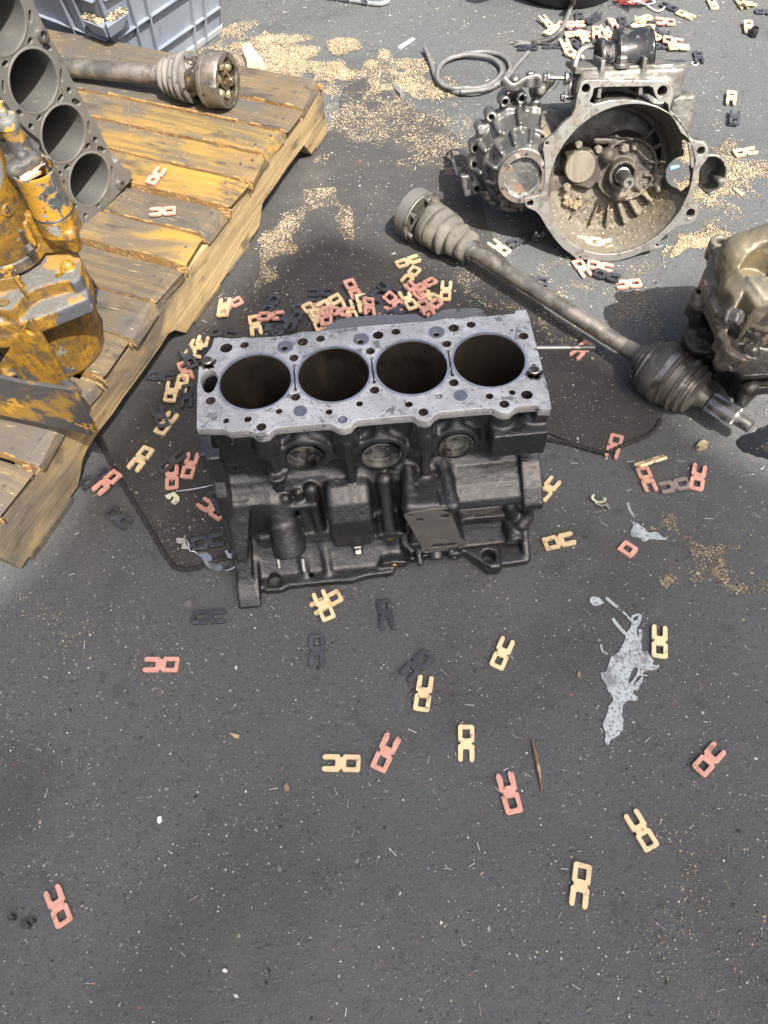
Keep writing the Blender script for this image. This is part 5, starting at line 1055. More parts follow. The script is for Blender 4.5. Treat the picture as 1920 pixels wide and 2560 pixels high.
def make_shaft2():
    zt = .1205; z0 = zt+.042
    kc = crop(100, 0, .30139)
    A = G(*kc(200, 560), zt+.020); B = G(*kc(1560, 668), zt+.046); 
    A = A-(B-A)*.35; L = np.linalg.norm(B-A); U = (B-A)/L
    def T(x, y):
        d = ray(*kc(x, y)); w = np.cross(U, d); w /= np.linalg.norm(w); nn_ = np.cross(d, w); return float(((CAMP-A)@nn_)/(U@nn_))
    tb = T(990, 610); t1 = T(1255, 640); th_ = T(1395, 652); te = L
    boot = [(tb-.006, .0155), (tb+.004, .0165), (tb+.008, .024)]
    for k in range(4):
        u = tb+.010+(t1-tb-.014)*k/4; w_ = (t1-tb-.014)/4; r0 = .030+.0115*k/3.2; boot += [(u, r0-.005), (u+w_*.25, r0), (u+w_*.6, r0+.0005), (u+w_*.85, r0-.004)]
    boot += [(t1-.002, .0395), (t1+.004, .0400), (t1+.006, .036)]
    g = [('shaft', m_shaft, [(0, .0150), (tb-.05, .0158), (tb-.045, .0164), (tb-.03, .0160), (tb, .0150)], 30, None, 40),
         ('boot', m_rubber_dk2, boot, 44, lambda i, t_: .02*math.sin(2*t_+i*.6), 60),
         ('inner_ring', m_steelworn, [(t1-.002, .024), (th_-.012, .028), (th_-.006, .036), (th_+.002, .0415), (th_+.003, .040)], 40, lambda i, t_: .03*math.sin(3*t_), 50),
         ('grease_lump', m_grease, [(t1-.004, .033), (t1+.004, .035), (t1+.010, .030), (t1+.018, .028), (th_-.004, .031), (th_, .02)], 36, lambda i, t_: .14*math.sin(5*t_+i*2.2)+.09*math.sin(9*t_+i), 60),
         ('joint_ring', m_jointsteel, [(th_, .0425), (th_+.002, .0455), (th_+.008, .0455), (th_+.009, .0442), (te-.003, .0442), (te-.001, .043)], 56, None, 35)]
    t, A, ax, a, b = shaft_thing('drive_shaft', 'greasy drive shaft with a torn ribbed boot, lying on the far boards of the pallet', A, B, g)
    wl(MB().lathe([(te-.001, .0430), (te, .0424), (te, .034), (te-.004, .0335)], A, A+ax, 48, cap0=False, cap1=False, wob=lambda i, t_: .10*math.cos(6*t_) if i in (2, 3) else 0).build('socket_face', m_jointsteel, t, smooth=45))
    wl(MB().lathe([(te-.003, .0338), (te-.026, .031), (te-.026, .0001)], A, A+ax, 48, cap0=False, cap1=False, wob=lambda i, t_: .10*math.cos(6*t_)).build('open_socket', m_grease, t, smooth=45))
    wl(MB().lathe([(te-.020, .015), (te-.004, .016), (te-.003, .010), (te-.012, .008), (te-.012, .0001)], A, A+ax, 30, cap0=False, cap1=False, wob=lambda i, t_: .08*math.cos(6*t_)).build('inner_race', m_grease, t, smooth=45))
    for k in range(6):
        th = R(30+60*k); d = math.cos(th)*a+math.sin(th)*b; c_ = A+ax*(te-.009)+d*.0240
        mb = MB(); mb.lathe([(-.0085*math.cos(u), .0085*math.sin(u)+.00001) for u in np.linspace(0, math.pi, 9)], c_, c_+ax, 16); wl(mb.build('ball', m_greaseball, t, smooth=80))
        c_ = A+ax*(te)+(math.cos(th+.5)*a+math.sin(th+.5)*b)*.0385; wl(MB().lathe([(.0003, .0026), (.0004, .0001)], c_, c_+ax, 12, cap0=False, cap1=False).build('bolt_hole', m_hole, t))
m_rubber_dk2 = mat('ribbed_boot_rubber', (.085, .082, .076), .6, layers=[Ly(14, .45, .7, (.16, .15, .135), rough=.85), Ly(60, .6, .7, (.035, .033, .03))], bumps=[(160, .2, .0008)])
m_greaseball = mat('greasy_ball', (.30, .27, .16), .12, .6, layers=[Ly(60, .5, .6, (.04, .03, .02))])
make_shaft2()

# ------------------------------------------------------------------ casing at the right edge
def build_casing():
    t = thing('gearbox_casing', 'oil stained pale casing, lower half coloured black for shade, standing at the right edge', 'engine part', (*G(1850, 900, 0)[:2], 0))
    kr = crop(1620, 540, .25316)
    def Z(x, y, z): return G(*kr(x, y), z)
    s = SDF((.355, .62, .0), (.66, 1.02, .30), .0022)
    return t, kr, Z, s
def make_right():
    t, kr, Z, s = build_casing()
    def loc_poly(pts, z): return [tuple(Z(x, y, z)[:2]) for x, y in pts]
    # flange plates: stacked horizontal slabs following the curved parting edge, each lower one a little further out
    edge_hi = [(690, 205), (640, 215), (628, 260), (640, 390), (560, 520), (545, 600), (560, 700), (600, 800), (650, 900), (690, 980), (720, 1080), (690, 1160), (740, 1230), (760, 1330), (840, 1380), (930, 1420), (1080, 1560), (1110, 1640), (1185, 1700), (1500, 1750), (1700, 1400), (1700, 500), (1400, 150), (1180, 160), (960, 170), (860, 225), (760, 212)]
    hi = loc_poly([(x, y) for x, y in edge_hi], .188)
    s.poly(hi, 2, .172, .188, .003, 0)
    lo = loc_poly([(x-14+(0), y+34) for x, y in edge_hi], .172); s.poly(lo, 2, .150, .169, .003, .001)
    # upper pale shell
    up = loc_poly([(735, 330), (700, 420), (700, 560), (770, 640), (760, 760), (800, 830), (840, 1000), (1000, 1080), (1500, 1300), (1700, 1000), (1700, 300), (1300, 190), (1080, 180), (900, 230)], .205)
    s.poly(up, 2, .18, .216, .010, .010)
    a, b = Z(930, 400, .222), Z(1500, 330, .232); s.cap(a, b, .030, .045, k=.015)
    a, b = Z(880, 720, .205), Z(1150, 620, .222); s.cap(a, b, .022, .030, k=.012)
    a, b = Z(900, 900, .190), Z(1260, 640, .224); s.cyl(a, b, .034, .036, rd=.006, k=.006); a2 = a+(b-a)*.55; s.cyl(a2, a2+(b-a)*.05, .0365, k=.002)
    a, b = Z(980, 1010, .19), Z(1300, 1090, .20); s.cap(a, b, .028, .034, k=.01)
    # tabs with holes
    h1 = Z(725, 237, .197); s.cyl(h1-(0, 0, .03), h1, .014, rd=.002, k=.006); s.cyl(h1-(0, 0, .02), h1+(0, 0, .01), .006, k=0, mode=-1)
    h2 = Z(520, 745, .165); s.cyl(h2-(0, 0, .04), h2, .011, rd=.002, k=.006); s.cyl(h2-(0, 0, .02), h2+(0, 0, .01), .0045, k=0, mode=-1); s.cap(h2-(0, 0, .03), Z(600, 760, .16), .008, k=.006)
    # lower walls
    cl = np.mean(lo, 0); low = [tuple(cl+(np.array(q)-cl)*.66+np.array([.03, .05])) for q in lo]; s.poly(low, 2, .03, .155, .01, .006)
    rec = loc_poly([(845, 960), (800, 1060), (790, 1150), (840, 1290), (930, 1350), (1040, 1450), (1110, 1580), (1200, 1660), (1500, 1660), (1500, 1180), (1150, 1130), (960, 1080)], .188)
    s.poly(rec, 2, .158, .23, .004, .002, -1)
    s.cap(Z(500, 880, .15), Z(440, 1300, .05), .010, .012, k=.006); s.cyl(Z(540, 1180, .105), Z(470, 1330, .045), .026, .024, rd=.004, k=.006)
    s.cap(Z(440, 1300, .05), Z(390, 1390, .006), .007, .005, k=.004); s.cap(Z(600, 1340, .08), Z(545, 1450, .03), .010, .007, k=.005)
    s.cap(Z(1010, 1700, .12), Z(920, 1830, .03), .012, .010, k=.006); s.cap(Z(740, 1440, .15), Z(735, 1450, .13), .012, k=.004)
    s.poly(loc_poly([(1000, 1600), (1100, 1730), (1400, 1760), (1400, 1500)], .13), 2, .118, .132, .002, .002)
    # dark socket in the pale cover
    e = Z(1220, 455, .245); s.cyl(e-(.01, 0, .03), e+(0, 0, .03), .024, k=.003, mode=-1)
    # recessed black pan area with ribs
    s.box(Z(950, 1170, .160), (.018, .012, .014), .003, .004, rot=Matrix.Rotation(R(-35), 3, 'Z')); s.cap(Z(980, 1320, .160), Z(1040, 1330, .162), .008, k=.005)
    rc = Z(745, 1030, .176); d = np.array([-.55, -.75, .25]); d /= np.linalg.norm(d); s.cyl(rc-d*.03, rc+d*.004, .0135, .0125, rd=.002, k=.004); s.cyl(rc-d*.003, rc+d*.02, .009, k=.001, mode=-1)
    me = s.mesh('shell', rough=.0003)
    nP = len(me.polygons); ce = np.empty(nP*3, dtype=np.float32); me.polygons.foreach_get('center', ce); ce = ce.reshape(-1, 3)
    # decide material by where on the body it is: pale cover above, brown rim, black in the recess, and below for the shade of the void
    ins = np.zeros(nP, dtype=bool); RP = np.array(rec)
    for i in range(len(RP)):
        x1, y1 = RP[i-1]; x2, y2 = RP[i]; cr_ = (y1 > ce[:, 1]) != (y2 > ce[:, 1]); xi = x1+(ce[:, 1]-y1)*(x2-x1)/((y2-y1) or 1e-9); ins ^= cr_ & (ce[:, 0] < xi)
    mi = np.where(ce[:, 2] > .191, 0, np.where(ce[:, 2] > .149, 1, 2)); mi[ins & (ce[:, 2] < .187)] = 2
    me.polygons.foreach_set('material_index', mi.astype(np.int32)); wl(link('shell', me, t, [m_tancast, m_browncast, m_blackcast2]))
    b0 = Z(800, 985, .205); wl(MB().hexbolt(b0, (.5, -.6, .35), .010, .016).build('hex_bolt', m_bolt, t, bevel=.0008))
m_blackcast2 = mat('black_casting_shade', (.020, .019, .018), .4, .3, layers=[Ly(16, .5, .68, (.045, .04, .034)), Ly(60, .6, .7, (.07, .06, .045), amt=.6)], bumps=[(160, .5, .0015)])
make_right()
# ------------------------------------------------------------------ ribbed crate beside the pallet
def make_crate():
    o = np.array([-.472, 1.616, 0]); r = np.array([.597, .802, 0]); l = np.array([-.802, .597, 0])
    t = thing('plastic_crate', 'blue grey ribbed plastic crate standing beyond the far edge of the pallet', 'crate', o)
    t.rotation_euler = (0, 0, math.atan2(r[1], r[0]))        # local x along right face, local y along left face
    LX, LY, Hc, th, fl = .292, .42, .30, .005, .045
    def wall(p0, p1, out, name):
        "wall from p0 to p1 leaning outward, with ribs"
        p0, p1, out = [np.array(q, float) for q in (p0, p1, out)]; d = (p1-p0)/np.linalg.norm(p1-p0); L = np.linalg.norm(p1-p0)
        up = np.array([0, 0, 1.0])+out*(fl/Hc); 
        mb = MB(); e0 = p0-d*0; e1 = p1+d*0
        def P(u, z, w=0.0):
            k = z/Hc; s_ = -fl*k+u*(L+2*fl*k)/L if False else u+(u/L-.5)*2*fl*k
            return p0+d*s_+np.array([0, 0, z])+out*(fl*k+w)
        mb.add([P(0, .004), P(L, .004), P(L, Hc), P(0, Hc), P(0, .004, -th), P(L, .004, -th), P(L, Hc, -th), P(0, Hc, -th)], [(0, 1, 2, 3), (7, 6, 5, 4), (0, 4, 5, 1), (3, 2, 6, 7), (1, 5, 6, 2), (0, 3, 7, 4)])
        w = mb.build(name, m_crate, t)
        def bar(u0, z0, u1, z1, hw, w_, nm, m):
            a0, a1 = (hw, 0) if abs(u1-u0) < abs(z1-z0) else (0, hw)
            mb = MB(); q = [P(u0-a0, z0-a1, -.0005), P(u1+a0 if a0 == 0 else u1-a0, z1-a1, -.0005)]
            c_ = [(u0-a0, z0-a1), (u1-a0, z1-a1) if a0 else (u1, z1-a1), (u1+a0, z1+a1) if a0 else (u1, z1+a1), (u0+a0, z0+a1) if a0 else (u0, z0+a1)]
            mb.add([P(u, z, 0) for u, z in c_]+[P(u, z, w_) for u, z in c_], [(4, 5, 6, 7), (0, 1, 5, 4), (1, 2, 6, 5), (2, 3, 7, 6), (3, 0, 4, 7)]); mb.build(nm, m, w, bevel=.0008)
        nv = [.055, .09, .20, .235] if L < .35 else [.05, .085, .20, .33, .365]
        for u in nv: bar(u, .004, u, Hc-.01, .0018, .010, 'upright_rib', m_crate)
        for z in ((.055, .125, .20, .268) if L < .35 else (.125, .20, .268)): bar(0.008, z, L-.008, z, .0016, .009, 'cross_rib', m_crate)
        bar(0, .008, L, .008, .006, .006, 'foot_rim', m_crate_lt); bar(0, Hc-.006, L, Hc-.006, .007, .018, 'top_rim', m_crate)
        return P
    wall((0, 0, 0), (LX, 0, 0), (0, -1, 0), 'wall'); wall((LX, 0, 0), (LX, LY, 0), (1, 0, 0), 'wall'); wall((LX, LY, 0), (0, LY, 0), (0, 1, 0), 'wall'); wall((0, LY, 0), (0, 0, 0), (-1, 0, 0), 'wall')
    MB().box((LX/2, LY/2, .005), (LX/2, LY/2, .003)).build('floor_panel', m_crate, t)
    # moulded corner pocket with a lump of sawdust on it
    z = .165; k = z/.30*.045
    for sx, pts in ((1, [(-.004, -.003), (.050, -.003), (.046, -.020), (-.016, -.022)]), (2, [(-.003, -.004), (-.003, .050), (-.020, .046), (-.022, -.016)])):
        q = [np.array([x-k, y-k]) for x, y in pts]
        mb = MB(); mb.rings([[(*p, z-.024) for p in [q[0], q[1]*.8+q[0]*.2, q[2]*.6+q[0]*.4, q[3]*.6+q[0]*.4]], [(*p, z) for p in q]]); mb.build('corner_pocket', m_crate, t, bevel=.002)
    mb = MB()
    for k2 in range(260):
        s_ = random.choice((0, 1)); u = random.uniform(.0, .045); v = -random.uniform(.004, .018); q = (u, v) if s_ else (v, u); hgt = .007*(1-((u-.03)/.04)**2); sz = random.uniform(.001, .0026)
        mb.box((q[0]-k, q[1]-k, z+random.uniform(0, max(hgt, .001))), (sz, sz, sz*.6), rot=Matrix.Rotation(random.random()*3, 3, 'Z'), m=random.randint(0, 3))
    o_ = mb.build('sawdust_on_ledge', m_saw, t); tag(o_, kind='stuff')
make_crate()

def make_far_crate():
    kc = crop(500, 0, .36166)
    a = G(*kc(1285, 62), 0); b = G(*kc(800, -12), 0); d = (b-a)/np.linalg.norm(b-a); nrm = np.array([-d[1], d[0], 0]); 
    if nrm[1] < 0: nrm = -nrm
    t = thing('plastic_crate', 'pale grey plastic crate whose lower corner shows at the top edge', 'crate', a)
    P = [a-d*.0+nrm*.02, a+d*.012+nrm*.004, a+d*.03, a+d*.42, a+d*.42+nrm*.34, a+nrm*.34]
    prs = [tuple(q[:2]) for q in P]; cen = np.mean(prs, 0)
    mb = MB(); rings = []
    for z, g_ in ((.001, .97), (.006, 1.0), (.020, 1.0), (.022, .985), (.26, 1.05)):
        rings.append([(*(cen+(np.array(q)-cen)*g_), z) for q in prs])
    mb.rings(rings); wl(mb.build('body', m_crate, t, bevel=.004))
    mb = MB()
    for k in range(9):
        q = a+d*(.045+.045*k); n2 = -nrm; mb.add([q-d*.0025+n2*0, q+d*.0025+n2*0, q+d*.0025+n2*.012+np.array([0, 0, .24]), q-d*.0025+n2*.012+np.array([0, 0, .24]), q-d*.0025+n2*.010+(0, 0, .02), q+d*.0025+n2*.010+(0, 0, .02), q+d*.0025+n2*.026+np.array([0, 0, .24]), q-d*.0025+n2*.026+np.array([0, 0, .24])], [(4, 5, 6, 7), (0, 4, 7, 3), (1, 2, 6, 5), (0, 1, 5, 4), (3, 7, 6, 2)])
    wl(mb.build('ribs', m_crate_lt, t)); 
    rr = [(*(cen+(np.array(q)-cen)*1.012), z) for z in (.002, .012) for q in prs]; mb = MB(); mb.rings([rr[:6], rr[6:]]); wl(mb.build('foot_rim', m_crate_lt, t, bevel=.003))
make_far_crate()

def make_tub():
    c = G(1412, -45, 0); t = thing('rubber_tub', 'black rubber tub cut off by the top edge', 'tub', c)
    MB().lathe([(.0, .115), (.003, .128), (.02, .140), (.05, .150), (.20, .175), (.205, .185), (.22, .186), (.222, .176), (.20, .168), (.03, .135), (.02, .0001)], (0, 0, 0), (0, 0, 1), 48, cap1=False).build('bowl', m_blackplastic, t, smooth=40)
    a = MB().tube(catmull([(-.14, -.10, .19), (-.18, -.13, .17), (-.18, -.13, .12), (-.14, -.10, .10)], 6), .008, 8); a.build('handle', m_blackplastic, t, smooth=50)
make_tub()

# ------------------------------------------------------------------ hoses, cables and small loose things
def tubething(name, label, cat, pts, r, m, n=8, flat=None, sm=8, kind=None, group=None):
    P = catmull(pts, sm); c = np.mean(P, 0); c[2] = 0
    o = MB().tube([p-c for p in P], r, n, flat=flat).build(name, m, None, smooth=60); o.location = c; return tag(o, label, cat, group, kind)
kh = crop(1000, 80, .21700)
H = lambda x, y, z=.006: G(*kh(x, y), z)
def make_hose():
    t = thing('hose_coil', 'thin grey hose coiled in a loose ring with both ends sticking out', 'hose', H(800, 480, 0))
    p1 = [H(285, 185, .012), H(330, 280, .010), H(370, 400), H(405, 510), H(450, 590), H(520, 625, .011), H(640, 650, .012), H(760, 645, .008), H(880, 650, .006), H(1000, 620, .006), H(1100, 560, .007), H(1170, 470, .008), H(1150, 380, .009), H(1050, 300, .010), H(900, 270, .011), H(760, 262, .011), H(620, 290, .010), H(500, 350, .009), H(440, 440, .012), H(430, 530, .013), H(480, 600, .012), H(560, 650, .006), H(640, 690, .006), H(780, 710, .006), H(930, 695, .006), H(1030, 650, .007), H(1180, 560, .013), H(1240, 480, .012), H(1270, 420, .008), H(1240, 330, .006), H(1150, 262, .006), H(1000, 230, .006), H(850, 238, .006), H(700, 262, .006), H(600, 300, .007)]
    wl(MB().tube(catmull(p1, 7), .0048, 10).build('hose', m_hose, t, smooth=60))
    wl(MB().tube(catmull([H(1480, 232, .008), H(1400, 320), H(1320, 410), H(1260, 500, .012), H(1210, 560, .012), H(1130, 610, .006), H(1000, 655, .013), H(850, 680, .012), H(700, 690, .012)], 7), .0046, 10).build('hose', m_hose, t, smooth=60))
make_hose()
ke = crop(1240, 0, .40989)
E_ = lambda x, y, z=.005: G(*ke(x, y), z)
def braided(pts, r, m, t, name):
    P = catmull(pts, 40); wl(MB().tube(P, [r*(1+.16*math.sin(i*1.6)) for i in range(len(P))], 8).build(name, m, t, smooth=70))
def make_cable():
    t = thing('braided_cable', 'dark braided cable curving down from the tub to a frayed end of bare wires', 'cable', E_(380, 180, 0))
    braided([E_(478, -20, .05), E_(465, 20, .02), E_(440, 90, .008), E_(415, 150, .010), E_(380, 200, .012), E_(330, 235, .008), E_(260, 258, .006), E_(220, 262, .005)], .0052, m_blackcable, t, 'cable')
    for e in ([E_(225, 262), E_(170, 258), E_(125, 255), E_(104, 244, .012)], [E_(225, 264), E_(180, 268), E_(140, 270), E_(112, 274, .006)], [E_(225, 262), E_(180, 262), E_(150, 263), E_(118, 262, .004)], [E_(225, 262), E_(185, 255), E_(150, 250), E_(122, 252, .008)]):
        wl(MB().tube(catmull(e, 6), .0016, 6).build('bare_wire', m_hose, t, smooth=60))
m_blackcable = mat('braided_cable', (.07, .07, .07), .6, layers=[Ly(300, .5, .6, (.14, .14, .14))])
make_cable()
def make_wires():
    t = thing('wire_tangle', 'tangle of thin red and white wires at the top edge', 'wires', E_(860, 5, 0)); r_ = random.Random(4)
    for k in range(14):
        cx, cy = 850+r_.uniform(-60, 60), -8+r_.uniform(-14, 12); pts = []
        a0 = r_.uniform(0, 6)
        for j in range(8): pts.append(E_(cx+r_.uniform(30, 85)*math.cos(a0+j*.9), cy+r_.uniform(8, 26)*math.sin(a0+j*.9), .003+r_.uniform(0, .018)))
        wl(MB().tube(catmull(pts, 6), .0011, 5).build('wire', m_redwire if k % 3 else m_whitewire, t, smooth=60))
    wl(MB().tube(catmull([E_(890, 5), E_(930, 40, .004), E_(975, 65, .004), E_(1010, 62, .006), E_(1028, 42, .008)], 7), .0016, 6).build('wire', m_whitewire, t, smooth=60))
    wl(MB().tube(catmull([E_(770, 0), E_(790, 35, .003), E_(812, 68, .003)], 5), .0009, 5).build('wire', m_blackplastic, t, smooth=60))
make_wires()
def make_spill(name, label, cat, pts, extra, cr, z=.0012, holes=()):
    P = catmull([(*G(*cr(x, y), 0)[:2], 0) for x, y in pts], 4, True); r_ = random.Random(len(pts))
    c = np.mean(P, 0); P = [(q[0]-c[0]+r_.gauss(0, .0004), q[1]-c[1]+r_.gauss(0, .0004)) for q in P]
    A = sum(P[i-1][0]*P[i][1]-P[i][0]*P[i-1][1] for i in range(len(P))); P = P if A > 0 else P[::-1]
    hl = []
    for h in holes:
        hp = [G(*cr(x, y), 0)[:2]-c[:2] for x, y in h]; hl.append([tuple(q[:2]) for q in catmull([(*q, 0) for q in hp], 3, True)])
    me = plate_mesh(name, P, hl, z, .0004); o = link(name, me, None, m_paintspill); o.location = (c[0], c[1], .0005); tag(o, label, cat)
    for k, e in enumerate(extra):
        pp = [G(*cr(x, y), .0012)-np.array([c[0], c[1], .0005]) for x, y in e]; rr = .0022 if k % 2 == 0 else .0014
        MB().tube(catmull(pp, 5), rr, 6, flat=(1, .3)).build('splash', m_paintspill, o, smooth=60)
    return o
kp = crop(1280, 1000, .40687)
make_spill('paint_spill', 'large pale splash of dried paint on the asphalt right of the block', 'paint splash',
    [(775, 1316), (797, 1325), (790, 1360), (770, 1400), (765, 1430), (780, 1470), (775, 1500), (800, 1545), (830, 1545), (850, 1580), (870, 1605), (862, 1625), (898, 1632), (890, 1655), (850, 1665), (808, 1672), (805, 1700), (798, 1735), (780, 1765), (765, 1790), (745, 1785), (750, 1805), (772, 1835), (755, 1850), (725, 1845), (700, 1855), (680, 1885), (675, 1930), (683, 1975), (680, 2030), (660, 2055), (625, 2075), (600, 2105), (585, 2120), (570, 2095), (572, 2050), (558, 2010), (560, 1970), (585, 1925), (592, 1880), (618, 1850), (612, 1820), (585, 1785), (572, 1745), (548, 1710), (548, 1675), (575, 1665), (595, 1620), (600, 1590), (650, 1545), (680, 1500), (700, 1440), (730, 1385), (745, 1365), (728, 1345), (735, 1325)],
    [[(618, 1342), (650, 1385), (698, 1438)], [(682, 1300), (715, 1335), (745, 1370)], [(785, 1410), (790, 1440), (782, 1480), (790, 1530)], [(548, 1500), (555, 1540), (590, 1560)], [(580, 1215), (620, 1250), (652, 1275)]], kp,
    holes=[[(760, 1330), (775, 1328), (765, 1350), (750, 1358), (742, 1345)], [(745, 1650), (765, 1645), (770, 1670), (745, 1715), (715, 1745), (722, 1700)], [(785, 1690), (798, 1695), (770, 1730), (745, 1750), (762, 1715)]])
make_spill('paint_spill', 'small ragged patch of dried pale paint above the broken pink shim', 'paint splash',
    [(738, 752), (775, 765), (812, 790), (830, 815), (850, 818), (890, 815), (910, 835), (935, 848), (957, 838), (945, 858), (900, 862), (850, 858), (810, 872), (785, 850), (745, 845), (722, 830), (728, 800), (742, 785)], [[(712, 632), (725, 680), (755, 718)], [(690, 800), (700, 812)]], kp)
make_spill('paint_spill', 'tiny round fleck of dried pale paint left of the splash', 'paint splash', [(488, 1215), (520, 1212), (545, 1230), (562, 1252), (540, 1262), (510, 1268), (480, 1250), (478, 1228)], [], kp)
def make_oil():
    ko = crop(1560, 780, .21700)
    P = catmull([(*G(*ko(x, y), 0)[:2], 0) for x, y in [(1290, 1500), (1320, 1440), (1400, 1390), (1480, 1370), (1560, 1340), (1800, 1300), (2100, 1100), (2200, 900), (1900, 600), (1300, 500), (1000, 620), (900, 760), (1000, 900), (1200, 1060), (1450, 1180), (1640, 1260), (1680, 1330), (1900, 1700), (1650, 1690), (1480, 1640), (1370, 1600)]], 5, True)
    P = catmull([(*G(*ko(x, y), 0)[:2], 0) for x, y in [(1290, 1510), (1330, 1450), (1400, 1410), (1500, 1390), (1600, 1330), (1900, 1250), (2100, 1500), (1800, 1720), (1600, 1680), (1450, 1640), (1340, 1590)]], 5, True)
    c = np.mean(P, 0); q = [(p[0]-c[0]+random.gauss(0, .0006), p[1]-c[1]+random.gauss(0, .0006)) for p in P]; A = sum(q[i-1][0]*q[i][1]-q[i][0]*q[i-1][1] for i in range(len(q)))
    me = plate_mesh('oil_puddle', q if A > 0 else q[::-1], [], .0008, 0); o = link('oil_puddle', me, None, m_oil); o.location = (c[0], c[1], .0004); tag(o, 'wet black oil puddle below the end of the long drive shaft', 'oil puddle')
make_oil()

# metal strap and clips left of the block
kst = crop(420, 1240, .13261)
SS = lambda x, y, z=.004: G(*kst(x, y), z)
m_strap = mat('thin_strap_metal', (.52, .54, .54), .32, .85, layers=[Ly(60, .5, .66, (.3, .29, .27)), Ly(25, .58, .7, (.62, .56, .5))], bumps=[(60, .3, .001)])
def ribbon(pts, wid, th=.0007, side=None):
    P = catmull(pts, 7); rr = []
    for i, q in enumerate(P):
        d = P[min(i+1, len(P)-1)]-P[max(i-1, 0)]; d /= np.linalg.norm(d); k = i/(len(P)-1); w = np.interp(k, [0, .25, .35, .7, .85, 1], wid)
        tw = np.interp(k, [0, .3, .45, .75, .9, 1], side or [80, 75, 15, 10, 60, 85]); s_ = np.cross(d, (0, 0, 1)); s_ /= np.linalg.norm(s_)+1e-9; u_ = np.cross(s_, d)
        e = s_*math.cos(R(tw))+u_*math.sin(R(tw)); f = np.cross(d, e); rr.append([q-e*w-f*th, q+e*w-f*th, q+e*w+f*th, q-e*w+f*th])
    return MB().rings(rr)
def make_strap():
    t = thing('metal_strap', 'twisted thin metal strap curling beside the foot of the engine block', 'metal strap', SS(800, 1200, 0))
    wl(ribbon([SS(325, 800, .014), SS(370, 850, .016), SS(405, 930, .014), SS(415, 1000, .011), SS(445, 1048, .009), SS(540, 1055, .007), SS(640, 1090, .006), SS(720, 1150, .006), SS(765, 1230, .007), SS(810, 1290, .006), SS(900, 1335, .004), SS(1020, 1370, .004), SS(1160, 1378, .006), SS(1260, 1345, .009), SS(1320, 1285, .012)], [.003, .003, .0055, .0060, .0040, .0035]).build('strap', m_strap, t, smooth=50))
    mb = MB(); z = .009; q = [SS(*p, z) for p in [(150, 800), (175, 780), (330, 795), (345, 900), (395, 975), (388, 998), (250, 990), (262, 905), (165, 880)]]; mb.rings([[p-np.array([0, 0, .0012]) for p in q], q]); wl(mb.build('clip', m_greyclip, t, bevel=.0004))
    t = thing('strap_clip', 'small notched silver clip half hidden behind the block foot', 'metal clip', SS(1200, 1060, 0))
    q = [SS(*p, .010) for p in [(1060, 1030), (1115, 1005), (1150, 1080), (1200, 1075), (1205, 1030), (1180, 965), (1270, 940), (1305, 1120), (1265, 1140), (1225, 1110), (1190, 1175), (1130, 1165)]]; mb = MB(); mb.rings([[p-np.array([0, 0, .0012]) for p in q], q]); wl(mb.build('plate', m_strap, t, bevel=.0004))
    kq = crop(180, 800, .34961); Q = lambda x, y, z=.004: G(*kq(x, y), z)
    t = thing('cable_tie', 'straight thin metal tie with a pale notched clip, left of the block', 'metal strap', Q(850, 1230, 0))
    wl(ribbon([Q(745, 1225, .004), Q(830, 1215, .006), Q(950, 1195, .008), Q(1080, 1162, .012)], [.0012, .0012, .0012, .0014, .0018, .002], side=[70]*6).build('strap', m_strap, t, smooth=50))
    q = [Q(*p, .008) for p in [(662, 1255), (695, 1240), (735, 1228), (768, 1265), (768, 1290), (735, 1320), (705, 1300), (720, 1285), (728, 1262), (712, 1258), (700, 1280), (680, 1275)]]; mb = MB(); mb.rings([[p-np.array([0, 0, .002]) for p in q], q]); wl(mb.build('clip', m_paleclip, t, bevel=.0004))
m_greyclip = mat('grey_clip', (.36, .35, .32), .5, .3, layers=[Ly(70, .5, .66, (.18, .17, .15))]); m_paleclip = mat('pale_clip', (.55, .55, .40), .5, layers=[Ly(80, .55, .7, (.2, .19, .14))])
make_strap()
def chip(name, label, cat, cr, pts, z, th, m):
    q = [G(*cr(x, y), 0) for x, y in pts]; c = np.mean(q, 0); q = [p-c for p in q]; rz = [z+random.uniform(-.3, .3)*th for _ in q]
    A = sum(q[i-1][0]*q[i][1]-q[i][0]*q[i-1][1] for i in range(len(q)));  q = q if A > 0 else q[::-1]
    mb = MB(); mb.rings([[(p[0], p[1], .0006) for p in q], [(p[0]*.93, p[1]*.93, rz_+th) for p, rz_ in zip(q, rz)]]); o = mb.build(name, m, None); o.location = (c[0], c[1], 0); return tag(o, label, cat)
kb = crop(960, 1400, .57866); kl = crop(0, 1400, .57866); kf = lambda x, y: (x*1.15733, y*1.15733)
tubething('twig', 'thin split brown twig lying on the asphalt right of the shims', 'twig', [G(*kb(640, 775), .003), G(*kb(655, 840), .004), G(*kb(668, 905), .003), G(*kb(682, 1000), .002)], [.0008+.0018*math.sin(math.pi*min(i/24, 1)) for i in range(25)], m_wooden, n=6)
chip('rubber_chip', 'dark triangular chip lying left of the foot of the block', 'chip', kl, [(830, 168), (832, 202), (788, 206), (800, 188)], .001, .002, m_hose)
m_chipw = mat('pale_wood', (.55, .47, .34), .7, layers=[Ly(90, .5, .66, (.36, .3, .2), stretch=(1, .1, 1))], bumps=[(120, .5, .001)])
chip('wood_chip', 'pale wedge of wood lying in the sawdust beyond the pallet', 'wood chip', crop(500, 0, .36166), [(315, 345), (350, 355), (400, 420), (455, 488), (330, 470), (300, 400)], .010, .008, m_chipw)
chip('plastic_label', 'small white strip with a hole lying above the sawdust', 'label', crop(500, 0, .36166), [(1368, 328), (1470, 265), (1488, 272), (1385, 343)], .001, .0012, m_white)
